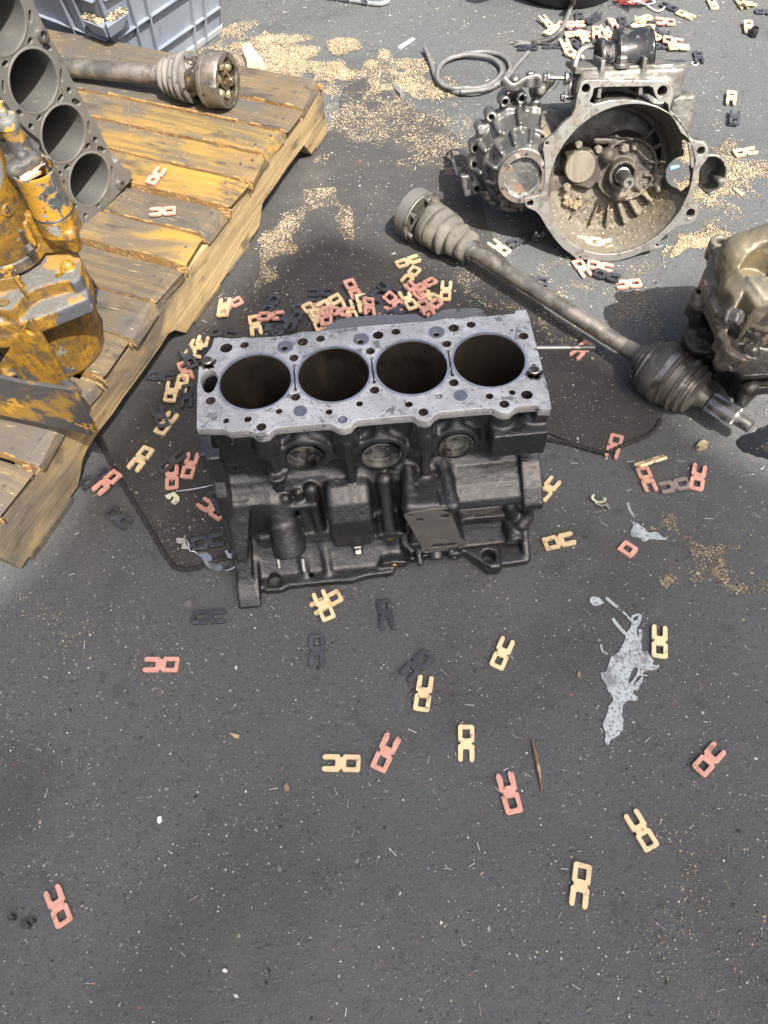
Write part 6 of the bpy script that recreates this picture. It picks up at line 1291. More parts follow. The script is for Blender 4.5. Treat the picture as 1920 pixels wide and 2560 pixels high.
chip('rubber_strap', 'short dark rubber strip by the curved edge of the mat', 'strip', crop(500, 0, .36166), [(1328, 592), (1355, 586), (1415, 668), (1385, 672), (1345, 632)], .003, .003, m_hose)
chip('stone', 'small brown crumb of foil or dirt right of the oil, below the shaft', 'stone', crop(1560, 780, .217), [(810, 1570), (850, 1530), (900, 1520), (960, 1545), (950, 1580), (900, 1600), (840, 1605)], .004, .006, m_dusty)
chip('wood_chip', 'yellow wood sliver on the asphalt right of the bell housing', 'wood chip', crop(1640, 100, .2351), [(805, 1590), (830, 1580), (935, 1640), (905, 1675)], .001, .002, m_saw[0])
chip('plastic_bit', 'small blue plastic strip seen through the opening of the bell housing', 'plastic strip', crop(1640, 100, .2351), [(145, 1355), (240, 1335), (250, 1355), (150, 1388)], .001, .0015, m_bluebit)
chip('pebble', 'white pebble on the asphalt between two shims, left foreground', 'pebble', kl, [(685, 1112), (700, 1108), (702, 1130), (690, 1142), (682, 1135)], .002, .003, m_white)
chip('pebble', 'round white pebble near the bottom edge', 'pebble', kl, [(966, 1770), (976, 1764), (986, 1774), (978, 1784), (968, 1780)], .003, .003, m_white)
chip('wood_chip', 'ochre wood chip in the middle of the foreground, left of the tan shim', 'wood chip', kl, [(992, 748), (1010, 752), (1036, 758), (1030, 775), (1012, 768)], .001, .002, m_saw[0])
chip('wood_chip', 'tan wood chip left of the pink melted shim', 'wood chip', kl, [(1228, 975), (1240, 962), (1254, 985), (1248, 1003), (1230, 1000)], .001, .0025, m_saw[1])
chip('wood_chip', 'orange brown chip left of the large paint splash', 'wood chip', kb, [(832, 490), (842, 484), (850, 498), (842, 512), (832, 506)], .001, .003, m_saw[1])
for i, (x, y) in enumerate(((118, 1580), (60, 1545), (150, 1560))):
    chip('clod', ['largest black clod of dirt, left of the lowest pink shim', 'small black clod left of the largest one, bottom left', 'black crumb between the largest clod and the pink shim'][i], 'clod', kl, [(x+14*math.cos(a)*(1.6-i*.4), y+12*math.sin(a)*(1.6-i*.4)) for a in (0, 1, 2, 3, 4, 5)], .003, .005, m_grit[3])
def make_clip2():
    ks = crop(1280, 1000, .40687); t = thing('hose_clip', 'small olive metal clip curled on the ground right of the block', 'metal clip', G(*ks(545, 620), 0))
    wl(ribbon([G(*ks(500, 582), .010), G(*ks(496, 605), .004), G(*ks(525, 625), .003), G(*ks(560, 620), .006), G(*ks(572, 598), .010)], [.002, .003, .003, .003, .003, .002], side=[40]*6).build('clip', m_paleclip, t, smooth=50))
    wl(ribbon([G(*ks(512, 630), .003), G(*ks(550, 645), .004), G(*ks(580, 640), .008), G(*ks(598, 668), .003)], [.003, .003, .004, .003, .002, .001], side=[30]*6).build('tongue', m_greyclip, t, smooth=50))
make_clip2()
def make_cap():
    kk = crop(1640, 20, .18088); c = G(*kk(1333, 395), 0); t = thing('rubber_bush', 'small black ring shaped bush standing by the tan shim, top right', 'bush', c)
    MB().lathe([(0, .0075), (.002, .0082), (.017, .0080), (.018, .0072), (.018, .0058), (.004, .0055), (.004, .0001)], (0, 0, 0), (0, 0, 1), 26, cap1=False).build('sleeve', m_blackplastic, t, smooth=40)
    c = G(*kk(535, 775), 0); MB().tube([(c[0]+.006*math.cos(a), c[1]+.006*math.sin(a), .001) for a in np.linspace(0, 6.28, 20)], .0009, 6).build('seal_ring', m_white, None, smooth=60).update_tag()
    o = bpy.data.objects['seal_ring']; tag(o, 'tiny pale ring beside the dark standing shim, top right', 'ring')
make_cap()
# ------------------------------------------------------------------ notched plastic shims
def shim_mesh(name, melt=0.0, ridges=True, seed=0):
    "closed window end at -x, open prongs at +x; 43 mm long"
    L, Wd = .0432, .0190; r_ = random.Random(seed); h = L/2; w = Wd/2
    o = [(-h+.002, -w), (-.0035, -w), (-.0022, -w+.0006), (-.0012, -w+.0030), (.0012, -w+.0030), (.0022, -w+.0006), (.0035, -w), (h-.003, -w), (h-.0008, -w+.0012), (h, -w+.0028), (h-.0006, -w+.0046), (h-.002, -w+.0056),
         (.0082, -w+.0058), (.0068, -w+.0066), (.0066, 0), (.0068, w-.0066), (.0082, w-.0058), (h-.002, w-.0056), (h-.0006, w-.0046), (h, w-.0028), (h-.0008, w-.0012), (h-.003, w), (.0035, w), (.0022, w-.0006), (.0012, w-.0030), (-.0012, w-.0030), (-.0022, w-.0006), (-.0035, w), (-h+.002, w), (-h+.0004, w-.0016), (-h, w-.003), (-h, -w+.003), (-h+.0004, -w+.0016)]
    if melt:
        P = catmull([(x*1.02, y*1.04, 0) for x, y in o], 2, True); o = [(q[0]+r_.gauss(0, melt), q[1]+r_.gauss(0, melt)) for q in P]
    win = [(-.0160, -.0044), (-.0062, -.0044), (-.0056, -.0038), (-.0056, .0038), (-.0062, .0044), (-.0160, .0044), (-.0166, .0038), (-.0166, -.0038)]
    me = plate_mesh(name, o, [win], .0042, .0005)
    if ridges:
        bm_ = MB(); bm_.box((-.0188, 0, .0046), (.0012, .0028, .0010), ch=.0004)
        if seed % 2: bm_.box((0, 0, .0043), (.0006, .0075, .0004)).cyl((.0145, -.0068, .0040), (.0145, -.0068, .0047), .0013, n=8).cyl((.0145, .0068, .0040), (.0145, .0068, .0047), .0013, n=8).cyl((-.0110, .0066, .0040), (-.0110, .0066, .0047), .0013, n=8)
        import bmesh
        b = bmesh.new(); b.from_mesh(me); m2 = bpy.data.meshes.new('t'); m2.from_pydata(bm_.v, [], bm_.f); b.from_mesh(m2); b.to_mesh(me); b.free(); bpy.data.meshes.remove(m2); soft(me, 35)
    return me
def broken_shim_mesh(name):
    w, h = .0095, .0216; o = [(-h+.002, -w), (-.0035, -w), (-.0012, -w+.0030), (.0012, -w+.0030), (.0035, -w), (.0135, -w), (.0142, -w+.0022), (.0128, -w+.0042), (.0135, -w+.0052), (.0068, -w+.0064), (.0066, 0), (.0068, w-.0066), (.0082, w-.0058), (h-.002, w-.0056), (h, w-.0028), (h-.003, w), (.0035, w), (.0012, w-.0030), (-.0012, w-.0030), (-.0035, w), (-h+.002, w), (-h, w-.003), (-h, -w+.003)]
    return plate_mesh(name, o, [[(-.0165, -.0044), (-.0060, -.0044), (-.0060, .0044), (-.0165, .0044)]], .0042, .0005)
SHM = {}
for cn, mm in (('tan', m_tan), ('pink', m_pink), ('dark', m_darkshim)):
    SHM[cn] = []
    for v in range(4):
        me = shim_mesh('%s_shim_%d' % (cn, v), melt=.0004 if v == 3 else 0, seed=v); me.materials.clear(); me.materials.append(mm); SHM[cn].append(me)
    me = broken_shim_mesh('%s_shim_broken' % cn); me.materials.append(mm); SHM[cn].append(me)
brown = shim_mesh('brown_shim', seed=0); brown.materials.clear(); brown.materials.append(mat('greyish_brown_shim', (.20, .165, .15), .6, layers=[Ly(150, .58, .68, (.06, .05, .045))]))
half = plate_mesh('half_shim', [(-.0216, -.0095), (-.002, -.0095), (.0, -.006), (.0005, .004), (-.0015, .0095), (-.0196, .0095), (-.0216, .0075)], [[(-.0165, -.0044), (-.0060, -.0044), (-.0060, .0044), (-.0165, .0044)]], .0044, .0005); half.materials.append(m_pink)
F1 = crop(0, 0, 1.15733); C1 = crop(180, 800, .34961); C2 = crop(400, 640, .48222); C3 = crop(1240, 0, .40989); C4 = crop(1020, 0, .54250); C5 = crop(960, 460, .57866); Z2 = crop(0, 0, .54250); Z3 = crop(0, 500, .42945)
SL = []   # (crop, x, y, dx, dy, colour, z, variant, tilt, region, extra words)
def S_(c, x, y, dx, dy, col, z=0, v=None, tilt=0, reg='', w='', me=None, roll=0): SL.append([c, x, y, dx, dy, col, z, v, tilt, reg, w, me, roll])
fg = 'foreground'
S_(F1, 348, 1435, -1, 0, 'pink', 0, 0, 0, fg, 'pale pink shim alone at left, prongs pointing left')
S_(F1, 451, 1332, 1, -.04, 'dark', 0, 0, 0, fg, 'dark shim just left below the block foot, prongs pointing right')
S_(F1, 684, 1405, 0, 1, 'dark', 0, 0, 0, fg, 'dark shim below the crossed tan pair, prongs pointing down')
S_(F1, 833, 1327, .15, 1, 'dark', 0, 0, 0, fg, 'dark shim nearest the middle of the block front, prongs down')
S_(F1, 900, 1437, -.75, .68, 'dark', 0, 1, 0, fg, 'dark shim touching a tan one, prongs pointing down left')
S_(F1, 915, 1497, .15, -1, 'tan', .0006, 0, 0, fg, 'tan shim under the dark diagonal one, prongs pointing up')
S_(F1, 1085, 1410, .42, -1, 'tan', 0, 0, 0, fg, 'tan shim alone below the right half of the block, prongs up right')
S_(F1, 705, 1300, -1, .52, 'tan', 0, 0, 2, fg, 'lower tan shim of the crossed pair in front of the block')
S_(F1, 699, 1308, -.42, -1, 'tan', .0044, 1, -3, fg, 'upper tan shim of the crossed pair in front of the block')
S_(F1, 737, 1648, -1, -.02, 'tan', 0, 0, 0, fg, 'tan shim left of the melted pink one, prongs pointing left')
S_(F1, 833, 1625, .45, -1, 'pink', 0, 3, 0, fg, 'melted looking pink shim with wavy edges, prongs pointing up right')
S_(F1, 1007, 1605, 0, 1, 'tan', 0, 0, 0, fg, 'tan shim left of the twig, prongs pointing straight down')
S_(F1, 1100, 1712, -.28, -1, 'pink', 0, 3, 0, fg, 'pink shim below left of the twig, prongs pointing up')
S_(F1, 1385, 1793, -.62, -1, 'tan', 0, 1, 0, fg, 'tan ridged shim at lower right, prongs pointing up left')
S_(F1, 1254, 1912, -.12, 1, 'tan', 0, 1, 0, fg, 'lowest tan shim, prongs down with a white crumb at one tip')
S_(F1, 1532, 1640, .75, -.85, 'pink', .001, 1, 3, fg, 'thick pink shim near the right edge, prongs pointing up right')
S_(F1, 125, 1957, -.38, -1, 'pink', 0, 1, 0, fg, 'lowest pink shim, at the lower left, prongs up')
S_(F1, 1425, 1385, 0, -1, 'tan', .001, 0, 0, fg, 'tan shim right beside the large paint splash, prongs up')
S_(F1, 1208, 1168, 1, -.24, 'tan', 0, 3, 0, fg, 'rounded tan shim right of the block, prongs pointing right')
S_(F1, 1184, 1055, .6, -.72, 'tan', 0, 0, 0, fg, 'tan shim half hidden behind the right end of the block')
S_(F1, 1372, 1196, .8, .55, 'pink', 0, None, 0, fg, 'broken pink shim with only its closed window end left', half)
SL[-1][11] = half; SL[-1][10] = 'broken pink shim with only its closed window end left'
S_(F1, 1327, 963, -.3, 1, 'pink', .001, 0, 0, fg, 'pink shim on the corded mat edge right of the block')
S_(F1, 1405, 1001, -1, .32, 'tan', .006, 1, 0, fg, 'tan shim propped on edge over a pink one', roll=48)
S_(F1, 1397, 1034, .42, 1, 'pink', 0, 1, 0, fg, 'pink shim under the propped tan one, prongs down')
S_(F1, 1457, 1048, -1, .2, 'dark', 0, 0, 0, fg, 'grey brown shim between two pink ones', me=brown)
S_(F1, 1508, 1030, .18, -1, 'pink', .001, 1, 0, fg, 'pink shim right of the grey brown one, prongs up')
lf = 'left'
for a in [(925, 205, .35, -1, 'tan', .003), (868, 222, .55, -1, 'tan', 0), (835, 275, -.45, -1, 'dark', .006), (815, 372, .4, 1, 'pink', 0), (640, 415, 1, .12, 'dark', 0), (790, 480, -.2, 1, 'tan', 0), (712, 525, .15, -1, 'tan', .003), (828, 555, -.1, 1, 'dark', .003),
          (678, 745, .62, -.85, 'tan', 0), (632, 700, -.4, -1, 'dark', .004), (495, 1000, -.62, .85, 'tan', 0), (722, 1130, .0, -1, 'pink', 0), (722, 1022, .9, -.52, 'dark', .005), (850, 1050, .3, -1, 'pink', 0), (165, 1142, .9, -.42, 'dark', 0), (256, 1172, -.8, .7, 'pink', .003), (336, 1420, .8, .62, 'dark', 0),
          (1003, 1362, -.85, -.55, 'pink', 0), (1058, 1312, .5, 1, 'dark', .005), (975, 1590, 1, -.22, 'dark', .002)]:
    S_(C1, *a, reg=lf)
pl = 'pile'
for a in [(368, 262, -1, .42, 'pink', 0), (335, 275, .12, -1, 'tan', .004), (835, 197, -1, .0, 'dark', 0), (575, 262, -.55, .8, 'dark', 0), (565, 378, 1, .05, 'dark', 0), (495, 365, .2, 1, 'tan', .002), (578, 320, 1, .0, 'pink', .006), (650, 330, .85, .3, 'dark', .003), (640, 385, .9, -.35, 'dark', .001), (697, 345, -.55, 1, 'dark', .007), (752, 265, 1, -.35, 'dark', 0), (815, 275, -1, .1, 'pink', 0),
          (880, 250, -1, .42, 'tan', .009), (820, 345, -.45, -1, 'tan', .004), (930, 297, 1, .05, 'pink', .008), (866, 318, .0, -1, 'pink', .011), (985, 292, -.45, -1, 'tan', .005), (1000, 182, .6, 1, 'pink', .003), (1018, 265, .4, 1, 'dark', .002), (1050, 255, .3, 1, 'tan', .006), (1083, 272, .1, 1, 'pink', .010), (1105, 218, 1, -.5, 'dark', .004), (1182, 186, -.9, -.5, 'dark', .003), (1145, 245, -1, .35, 'dark', .002), (1128, 285, .2, 1, 'dark', .004), (1218, 245, .8, .55, 'pink', .006), (1190, 292, 1, .05, 'pink', .002), (1225, 300, .8, -.45, 'dark', .006),
          (1300, 110, -.65, .75, 'tan', .001), (1285, 38, 1, -.32, 'tan', 0), (1372, 160, -1, .5, 'pink', .005), (1320, 190, -.8, -.6, 'pink', .003), (1285, 235, -.6, -.85, 'tan', .010), (1392, 210, .6, .3, 'tan', 0), (1482, 186, .1, -1, 'tan', .001), (1408, 272, -.7, .65, 'pink', .002), (1378, 282, .5, .9, 'pink', .006), (930, 338, 1, .1, 'dark', .001), (1325, 420, 1, 0, 'dark', 0) if False else (332, 412, 1, .1, 'dark', 0), (1170, 222, .6, .6, 'dark', .001), (790, 300, .6, .7, 'tan', .001), (845, 300, 1, -.3, 'tan', .003)]:
    S_(C2, *a, reg=pl)
md = 'middle'
S_(F1, 833, 495, -1, -.04, 'dark', 0, 1, 0, md, 'dark shim left of the drive shaft hub, prongs pointing left')
S_(C5, 1038, 866, .42, 1, 'dark', 0, 0, 0, md, 'dark shim between the stud and the outer rubber boot')
S_(C5, 655, 422, -1, -.1, 'dark', -.002, 0, 0, md, 'dark shim half buried beside the middle of the long shaft')
S_(C5, 852, 722, -.8, .75, 'pink', 0, 1, 0, md, 'pink shim half hidden under the thin stud')
S_(C4, 420, 1138, -.8, -.55, 'tan', .001, 1, 0, md, 'tan shim between the shaft boot and the bell housing')
S_(C4, 512, 1105, -1, .5, 'dark', .001, 0, 0, md, 'dark shim in the gearbox shadow, prongs down left')
S_(C4, 596, 1118, .1, 1, 'dark', .008, 0, -55, md, 'dark shim standing tipped up in the gearbox shadow')
S_(C4, 802, 1235, .62, .85, 'pink', .001, 1, 0, md, 'pink shim below the bell housing rim, prongs down right')
S_(C4, 885, 1224, 1, .2, 'pink', .001, 1, 0, md, 'pink shim partly under the bottom of the bell housing rim')
S_(C4, 916, 1270, 1, .26, 'dark', .003, 1, 0, md, 'dark shim between two pink ones below the bell housing')
S_(C4, 1016, 1306, -1, .1, 'pink', .001, 1, 0, md, 'rightmost pink shim below the bell housing, prongs left')
S_(C4, 1555, 697, 1, -.16, 'tan', .001, 1, 0, md, 'tan shim on sawdust right of the starter pocket, prongs right')
S_(Z2, 720, 812, .62, -.75, 'pink', .1205, 1, 0, 'pallet', 'pink shim on the pallet board nearest the standing cylinder block, prongs up')
S_(Z2, 750, 975, -1, .08, 'pink', .1205, 1, 0, 'pallet', 'pink shim at the edge of a pallet board, prongs left')
S_(Z3, 466, 668, .45, -1, 'pink', .1205, 1, 10, 'pallet', 'pink shim in the shadow beside the yellow machine body')
tp = 'top'
for a in [(305, 132, -.8, -.65, 'tan', .003), (347, 182, .95, -.6, 'tan', .004), (432, 158, 1, .2, 'pink', 0), (480, 148, 1, -.05, 'pink', .004), (508, 105, .1, 1, 'dark', 0), (590, 118, 1, -.5, 'dark', .001), (600, 108, .8, -.6, 'dark', .004), (495, 175, 1, .0, 'dark', 0), (548, 200, .9, .3, 'pink', 0), (482, 207, 1, .0, 'tan', .005), (538, 238, .5, .9, 'tan', .003), (343, 276, -1, .02, 'dark', 0), (425, 275, -.5, -1, 'tan', .001), (476, 335, .9, .42, 'tan', .003), (190, 290, -1, .02, 'dark', 0), (492, 272, .7, .5, 'dark', 0), (620, 272, 1, -.1, 'dark', 0),
          (612, 200, .0, 1, 'pink', .005), (672, 190, -.6, -.9, 'tan', .006), (665, 222, .7, .6, 'pink', .001), (712, 142, .4, .9, 'pink', .003), (772, 132, .2, 1, 'dark', .001), (765, 185, -1, .35, 'dark', .004), (838, 165, .9, -.6, 'pink', .002), (900, 115, -1, .42, 'tan', .006), (868, 190, .0, 1, 'tan', .012), (925, 185, .75, 1, 'tan', .009), (960, 215, -.8, -.6, 'tan', .005), (920, 255, .05, -1, 'tan', .002), (935, 318, .0, -1, 'tan', .002), (1030, 132, -1, .06, 'pink', .003), (970, 190, .6, .8, 'dark', .002), (1030, 218, .3, -1, 'dark', .003), (1060, 235, 1, .1, 'dark', 0), (1002, 276, 1, -.05, 'dark', .001), (1080, 250, 1, .05, 'pink', .006), (1115, 287, 1, .02, 'tan', .003), (800, 160, 1, .4, 'dark', .001), (905, 165, 1, .1, 'tan', .012), (870, 150, -.7, .6, 'pink', .001)]:
    S_(C3, *a, reg=tp)
for a in [(1237, 346, .22, 1, 'dark', .001, 1, 0, tp, 'dark shim standing proud beside the tiny pale ring, top right'), (1100, 380, 1, .03, 'dark', .001, 1, 0, tp, 'dark shim above the tan one behind the rubber mount, prongs right'), (1035, 411, -.9, -.5, 'tan', .001, 1, 0, tp, 'tan shim behind the rubber mount, prongs up left'), (1055, 38, -1, -.4, 'dark', .001, 0, 0, tp, 'dark shim below the wire tangle, prongs up left'), (1158, 88, 1, .4, 'tan', .001, 1, 0, tp, 'tan shim right below the wire tangle, prongs down right'),
          (1322, 20, -.5, -1, 'tan', .001, 1, 0, tp, 'tan shim at the top edge, left of the crossed pair'), (1500, 18, .7, 1, 'tan', .001, 1, 0, tp, 'left tan shim of the pair at the top edge'), (1545, 22, 1, -.5, 'tan', .004, 1, 20, tp, 'right tan shim of the pair at the top edge, tipped'), (1645, 68, 1, .1, 'dark', .001, 0, 0, tp, 'dark shim cut by the right edge near the top'), (1540, 163, .18, 1, 'tan', .003, 1, 4, tp, 'tan shim touching the black ring bush, top right'),
          (1435, 597, -.12, 1, 'tan', .003, 1, 0, tp, 'tan shim above the dark one, right of the gearbox'), (1455, 716, .05, -1, 'dark', .004, 1, 0, tp, 'dark shim on sawdust right of the gearbox, prongs up'), (1088, 560, .55, -.85, 'tan', 0, 1, 0, tp, 'tan shim peeping out behind the gearbox shoulder'), (1112, 603, .95, .62, 'pink', 0, 3, 0, tp, 'pink shim peeping out behind the gearbox shoulder')]:
    S_(C3, *a)
# two shims lying inside the bell housing rim
_bell = bpy.data.objects['gearbox']

def _dirword(dx, dy):
    a = math.degrees(math.atan2(-dy, dx)) % 360; return ['right', 'up right', 'up', 'up left', 'left', 'down left', 'down', 'down right'][int(((a+22.5) % 360)//45)]
GRP = {'tan': 'tan plastic shims scattered over the yard', 'pink': 'pink plastic shims scattered over the yard', 'dark': 'dark plastic shims scattered over the yard'}
REG = {'left': 'on the mat between pallet and block', 'pile': 'in the pile behind the block', 'top': 'in the pile behind the gearbox'}
shims = []; r_ = random.Random(11)
for i, (c, x, y, dx, dy, col, z, v, tilt, reg, w, me, roll) in enumerate(SL):
    if not isinstance(w, str): w = ''
    p = c(x, y); base = .0042 if False else 0
    q0 = G(*p, z+.004); q1 = G(*c(x+dx*8, y+dy*8), z+.004); d = q1-q0; ang = math.atan2(d[1], d[0])
    v = v if v is not None else r_.choice((0, 1, 1, 2, 0, 3, 1, 3, 4)) 
    ob = bpy.data.objects.new('plastic_shim', me if me is not None else SHM[col][v]); COL.objects.link(ob)
    ob.location = (q0[0], q0[1], z+(.0008 if z > .1 else .0042 if reg in ('left', 'pile') or (reg == 'middle' and x < 1000 and c is C5) else .0006))
    tx, ty = (r_.uniform(-4, 4), r_.uniform(-3, 3)) if not w else (r_.uniform(-1, 1), r_.uniform(-1, 1))
    if z > .002 and not w: tx, ty = r_.uniform(-13, 13), r_.uniform(-9, 9)
    if z > .002 or abs(tx) > 2: ob.location.z += .0015
    if roll: ob.location.z += .004
    ob.rotation_euler = (R(tx+roll), R(ty+tilt), ang)
    if tilt < -30: ob.location.z += .012
    sc = r_.uniform(.97, 1.03); ob.scale = (sc, sc, 1)
    ob['category'] = 'shim'; ob['group'] = GRP[col]
    shims.append((ob, p, col, reg, w, _dirword(dx, dy), z))
byk = {}
for s_ in shims:
    if s_[4]: s_[0]['label'] = s_[4] if s_[3] != 'pallet' else s_[4]
    else: byk.setdefault((s_[2], s_[3], s_[5]), []).append(s_)
ordn = ['leftmost', 'second from left', 'third from left', 'fourth from left', 'fifth from left', 'sixth from left']
for (col, reg, dr), L_ in byk.items():
    L_.sort(key=lambda t_: t_[1][0])
    for k, s_ in enumerate(L_):
        lab = '%s shim %s, prongs %s' % (col, REG[reg], dr)
        if len(L_) > 1: lab += ', '+(ordn[k] if k < len(L_)-1 else 'rightmost')+' such'
        s_[0]['label'] = lab
# a pair of tan shims caught in the bottom of the bell housing
def bell_shims():
    g = bpy.data.objects['gearbox']; Mx = g.matrix_world; kx = Mx.to_3x3(); n = np.array(kx.col[2]); c = np.array(Mx.translation)
    for (x, y, dx, dy, w_), lab in (((885, 1138, 1, -.25, -.035), 'tan shim lying in the bottom of the bell housing, prongs right'), ((830, 1118, -1, -.1, -.038), 'tan shim half buried in the bottom of the bell housing, left one')):
        d = ray(*C4(x, y)); k = ((c+n*w_-CAMP)@n)/(d@n); P = CAMP+k*d
        d2 = ray(*C4(x+dx*10, y+dy*10)); k2 = ((c+n*w_-CAMP)@n)/(d2@n); P2 = CAMP+k2*d2
        ex = P2-P; ex /= np.linalg.norm(ex); up_ = np.array(kx.col[1])*.8+n*.6; ez = up_-ex*(up_@ex); ez /= np.linalg.norm(ez); ey = np.cross(ez, ex)
        ob = bpy.data.objects.new('plastic_shim', SHM['tan'][1]); COL.objects.link(ob); ob.matrix_world = frame_matrix(P, ex, ey, ez); ob['category'] = 'shim'; ob['group'] = GRP['tan']; ob['label'] = lab
bell_shims()
# ------------------------------------------------------------------ sawdust, grit and crumbs (real little pieces)
def inpoly(px, py, P):
    ins = np.zeros(len(px), dtype=bool); P = np.array(P)
    for i in range(len(P)):
        x1, y1 = P[i-1]; x2, y2 = P[i]; c_ = (y1 > py) != (y2 > py); xi = x1+(py-y1)*(x2-x1)/((y2-y1) or 1e-9); ins ^= c_ & (px < xi)
    return ins
def vnoise(x, y, s, seed=0):
    "smooth value noise 0..1"
    r_ = np.random.default_rng(seed); T = r_.random((64, 64)); u, v = x*s, y*s; i, j = np.floor(u).astype(int), np.floor(v).astype(int); fu, fv = u-i, v-j; fu = fu*fu*(3-2*fu); fv = fv*fv*(3-2*fv)
    g = lambda a, b: T[a % 64, b % 64]
    return (g(i, j)*(1-fu)+g(i+1, j)*fu)*(1-fv)+(g(i, j+1)*(1-fu)+g(i+1, j+1)*fu)*fv
pal_c = PO
def on_pallet(x, y):
    dx, dy = x-PO[0], y-PO[1]; u = dx*PU[0]+dy*PU[1]; v = dx*PV[0]+dy*PV[1]; return (u > -.03) & (u < 1.01) & (v > -.004)
def flakes(name, label, x, y, size, mats, probs, z0=.0008, zj=None, flat=.45, parent=None):
    n = len(x); z0 = z0+np.where(inpoly(x, y, MATPOLY), .0034, 0) if z0 < .01 else z0; c = np.stack([x, y, np.zeros(n)+z0+(zj if zj is not None else 0)], 1)
    th = rng.random(n)*6.283; el = rng.uniform(.45, 1.0, n); dx = np.stack([np.cos(th), np.sin(th), np.zeros(n)], 1); dy = np.stack([-np.sin(th), np.cos(th), np.zeros(n)], 1)
    s = size[:, None]; up_ = np.zeros((n, 3)); up_[:, 2] = size*flat*rng.uniform(.5, 1.3, n)
    j = lambda: 1+rng.uniform(-.35, .35, (n, 1))
    V = np.stack([c+dx*s*j(), c+dy*s*el[:, None]*j(), c-dx*s*j(), c-dy*s*el[:, None]*j(), c+up_+dx*s*.3*rng.uniform(-1, 1, (n, 1))+dy*s*.3*rng.uniform(-1, 1, (n, 1))], 1).reshape(-1, 3)
    b = (np.arange(n)*5)[:, None]; F = np.concatenate([b+np.array([[0, 1, 4]]), b+np.array([[1, 2, 4]]), b+np.array([[2, 3, 4]]), b+np.array([[3, 0, 4]])], 1).reshape(-1, 3)
    mi = rng.choice(len(mats), n, p=probs).repeat(4); me = np_mesh(name, V, F, midx=mi); o = link(name, me, parent, mats); tag(o, label, None, None, 'stuff'); return o
def sample(n, x0, x1, y0, y1): return rng.uniform(x0, x1, n), rng.uniform(y0, y1, n)
# general grit
x, y = sample(200000, -.95, 1.15, -.15, 2.3)
d = .30+.7*vnoise(x+5, y+5, 6, 1)*vnoise(x+9, y+2, 17, 2)*2
d *= np.interp(y, [-.15, .6, 1.2, 2.3], [.75, .85, .65, .45])
keep = (rng.random(len(x)) < d) & ~on_pallet(x, y); x, y = x[keep], y[keep]
size = .00050+.0011*rng.random(len(x))**4.5
o = flakes('grit', None, x, y, size, m_grit, [.27, .22, .045, .25, .205, .01], flat=.5); o['kind'] = 'stuff'
x, y = sample(2600, -.95, 1.15, -.15, 2.3); k = ~on_pallet(x, y); x, y = x[k], y[k]
size = .0012+.0022*rng.random(len(x))**3
flakes('crumbs', None, x, y, size, m_grit, [.17, .20, .035, .43, .155, .01], flat=.55)
# thin splinters and fibres
n = 750; x, y = sample(n, -.9, 1.1, -.15, 2.2); k = ~on_pallet(x, y); x, y = x[k], y[k]; n = len(x); th = rng.random(n)*6.283; L = rng.uniform(.0015, .006, n); w = rng.uniform(.0002, .0005, n)
dx = np.stack([np.cos(th), np.sin(th), 0*th], 1); dy = np.stack([-np.sin(th), np.cos(th), 0*th], 1); c = np.stack([x, y, np.where(inpoly(x, y, MATPOLY), .0046, .0012)], 1)
V = np.stack([c-dx*L[:, None]-dy*w[:, None], c+dx*L[:, None]-dy*w[:, None], c+dx*L[:, None]+dy*w[:, None], c-dx*L[:, None]+dy*w[:, None], c+np.array([0, 0, .0008])], 1).reshape(-1, 3); b = (np.arange(n)*5)[:, None]
F = np.concatenate([b+np.array([[0, 1, 4]]), b+np.array([[1, 2, 4]]), b+np.array([[2, 3, 4]]), b+np.array([[3, 0, 4]])], 1).reshape(-1, 3)
o = link('splinters', np_mesh('splinters', V, F, midx=rng.choice(3, n, p=[.4, .4, .2]).repeat(4)), None, [m_grit[0], m_grit[1], m_grit[2]]); o['kind'] = 'stuff'
# sawdust drifts, outlines read off the picture and laid on the ground
def drift(name, outline, n, size, dens=1.0, hump=0.0, edge=.035, ns=14, seed=3, probs=(.34, .30, .18, .18), thr=.2):
    P = np.array([G(a*1.15733, b*1.15733, 0)[:2] for a, b in outline]); lo, hi = P.min(0)-.02, P.max(0)+.02
    x, y = sample(n, lo[0], hi[0], lo[1], hi[1])
    jx = x+edge*(vnoise(x, y, 9, seed)-.5)*2+edge*.7*(vnoise(x, y, 31, seed+1)-.5)*2; jy = y+edge*(vnoise(x, y, 9, seed+2)-.5)*2+edge*.7*(vnoise(x, y, 31, seed+3)-.5)*2
    nz = vnoise(x, y, ns, seed+4)*.6+vnoise(x, y, ns*3.1, seed+5)*.4
    # distance-like falloff: resample against shrunken outline
    c = P.mean(0); k1 = inpoly(jx, jy, P); k2 = inpoly(c[0]+(jx-c[0])*1.35, c[1]+(jy-c[1])*1.35, P)
    pr = dens*np.where(k2, 1.0, np.where(k1, .38, 0.0))*np.clip((nz-thr)/.35, 0, 1)
    k = (rng.random(len(x)) < pr) & ~on_pallet(x, y); x, y = x[k], y[k]; s = size*(.5+rng.random(len(x))**2*1.3)
    zj = hump*np.clip(vnoise(x, y, 11, seed+7)-.2, 0, 1)*rng.random(len(x)) if hump else None
    flakes(name, None, x, y, s, m_saw, list(probs), zj=zj, flat=.6)
drift('sawdust', [(440, 70), (520, 55), (600, 78), (660, 80), (720, 100), (790, 110), (860, 120), (930, 150), (960, 200), (900, 205), (840, 165), (780, 160), (730, 205), (700, 160), (560, 145), (500, 120), (430, 120)], 260000, .0010, .80, .005, .07, 15, 3, thr=.14)
drift('sawdust', [(940, 175), (1000, 165), (1040, 205), (990, 215), (940, 200)], 5000, .0016, .8, .002, .03, 14, 5)
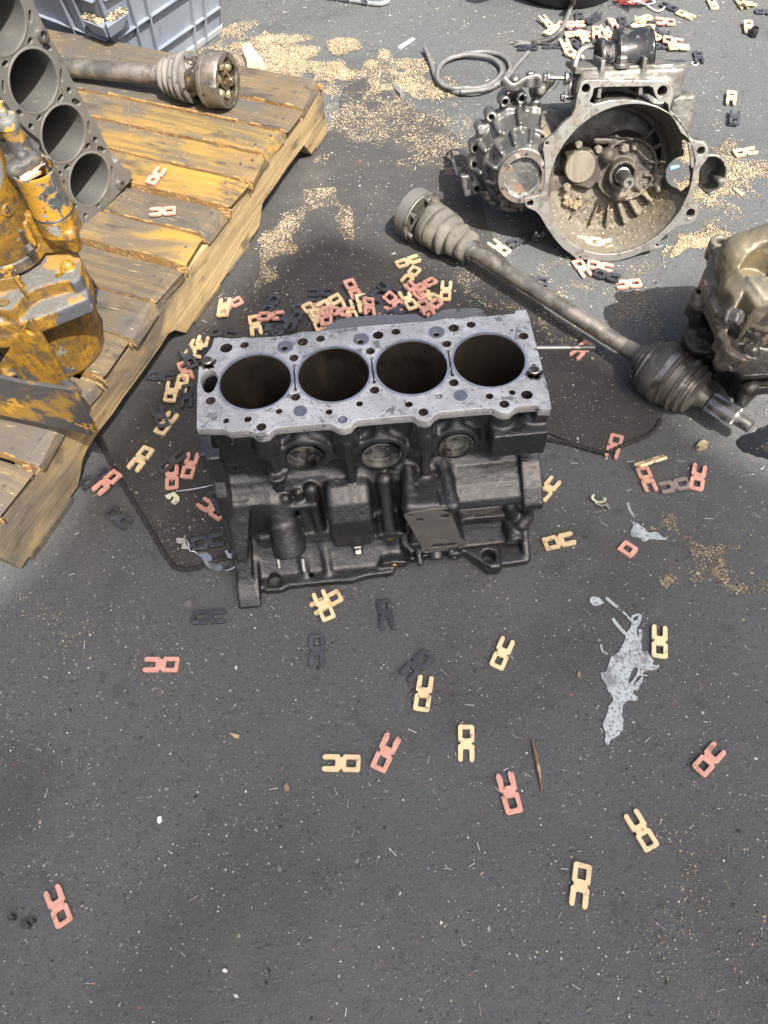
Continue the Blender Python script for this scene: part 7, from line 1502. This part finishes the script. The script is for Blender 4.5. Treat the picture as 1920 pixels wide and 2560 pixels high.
drift('sawdust', [(700, 230), (800, 165), (930, 230), (1000, 290), (900, 400), (760, 330), (690, 300)], 110000, .0010, .26, 0, .10, 21, 6, thr=.12)
drift('sawdust', [(560, 470), (620, 430), (690, 440), (740, 500), (700, 550), (640, 600), (560, 640), (530, 600)], 80000, .00095, .36, .001, .08, 19, 8, thr=.15)
drift('sawdust', [(1400, 560), (1470, 480), (1540, 480), (1600, 500), (1560, 545), (1470, 560)], 36000, .0012, .6, .002, .06, 17, 9, thr=.18)
drift('sawdust', [(1440, 560), (1460, 500), (1520, 500), (1530, 530), (1480, 550)], 24000, .0011, 1.0, .003, .02, 14, 19, thr=.02)
drift('sawdust', [(1480, 300), (1540, 270), (1659, 290), (1700, 400), (1690, 520), (1560, 470), (1500, 440), (1480, 380)], 130000, .0011, .36, .001, .10, 21, 10, thr=.14)
drift('sawdust', [(1380, 1060), (1480, 1080), (1560, 1120), (1700, 1150), (1720, 1300), (1620, 1260), (1520, 1190), (1420, 1130)], 90000, .0009, .34, .001, .08, 21, 11, thr=.2)
drift('sawdust', [(1480, 1800), (1720, 1780), (1750, 2280), (1420, 2280), (1440, 2050)], 26000, .0009, .16, 0, .10, 23, 12, thr=.2)
drift('sawdust', [(1000, 520), (1100, 560), (1260, 700), (1180, 760), (1050, 620)], 40000, .0010, .22, 0, .10, 21, 13, thr=.15)
drift('sawdust', [(1220, 600), (1420, 560), (1430, 700), (1400, 760), (1300, 720)], 40000, .0009, .20, 0, .10, 21, 14, thr=.15)
drift('sawdust', [(0, 1300), (200, 1290), (330, 1400), (300, 1520), (60, 1560)], 16000, .0009, .10, 0, .10, 24, 15, thr=.2)
# fine crumbs scattered on the pallet boards
x = []; y = []
for _ in range(9000):
    u, v = random.uniform(0, .99), random.uniform(.0, .7)
    for a, b in [(.905, .990), (.832, .893), (.763, .825), (.690, .755), (.617, .680), (.543, .605), (.473, .538), (.390, .460), (.314, .384), (.240, .311), (.160, .226), (.083, .150), (.000, .072)]:
        if a+.003 < u < b-.003: x.append(PO[0]+PU[0]*u+PV[0]*v); y.append(PO[1]+PU[1]*u+PV[1]*v); break
x, y = np.array(x), np.array(y); k = vnoise(x, y, 12, 21) > .5; x, y = x[k], y[k]
flakes('sawdust', None, x, y, .0004+.0008*rng.random(len(x))**2, m_saw, [.3, .3, .1, .3], z0=.1202)
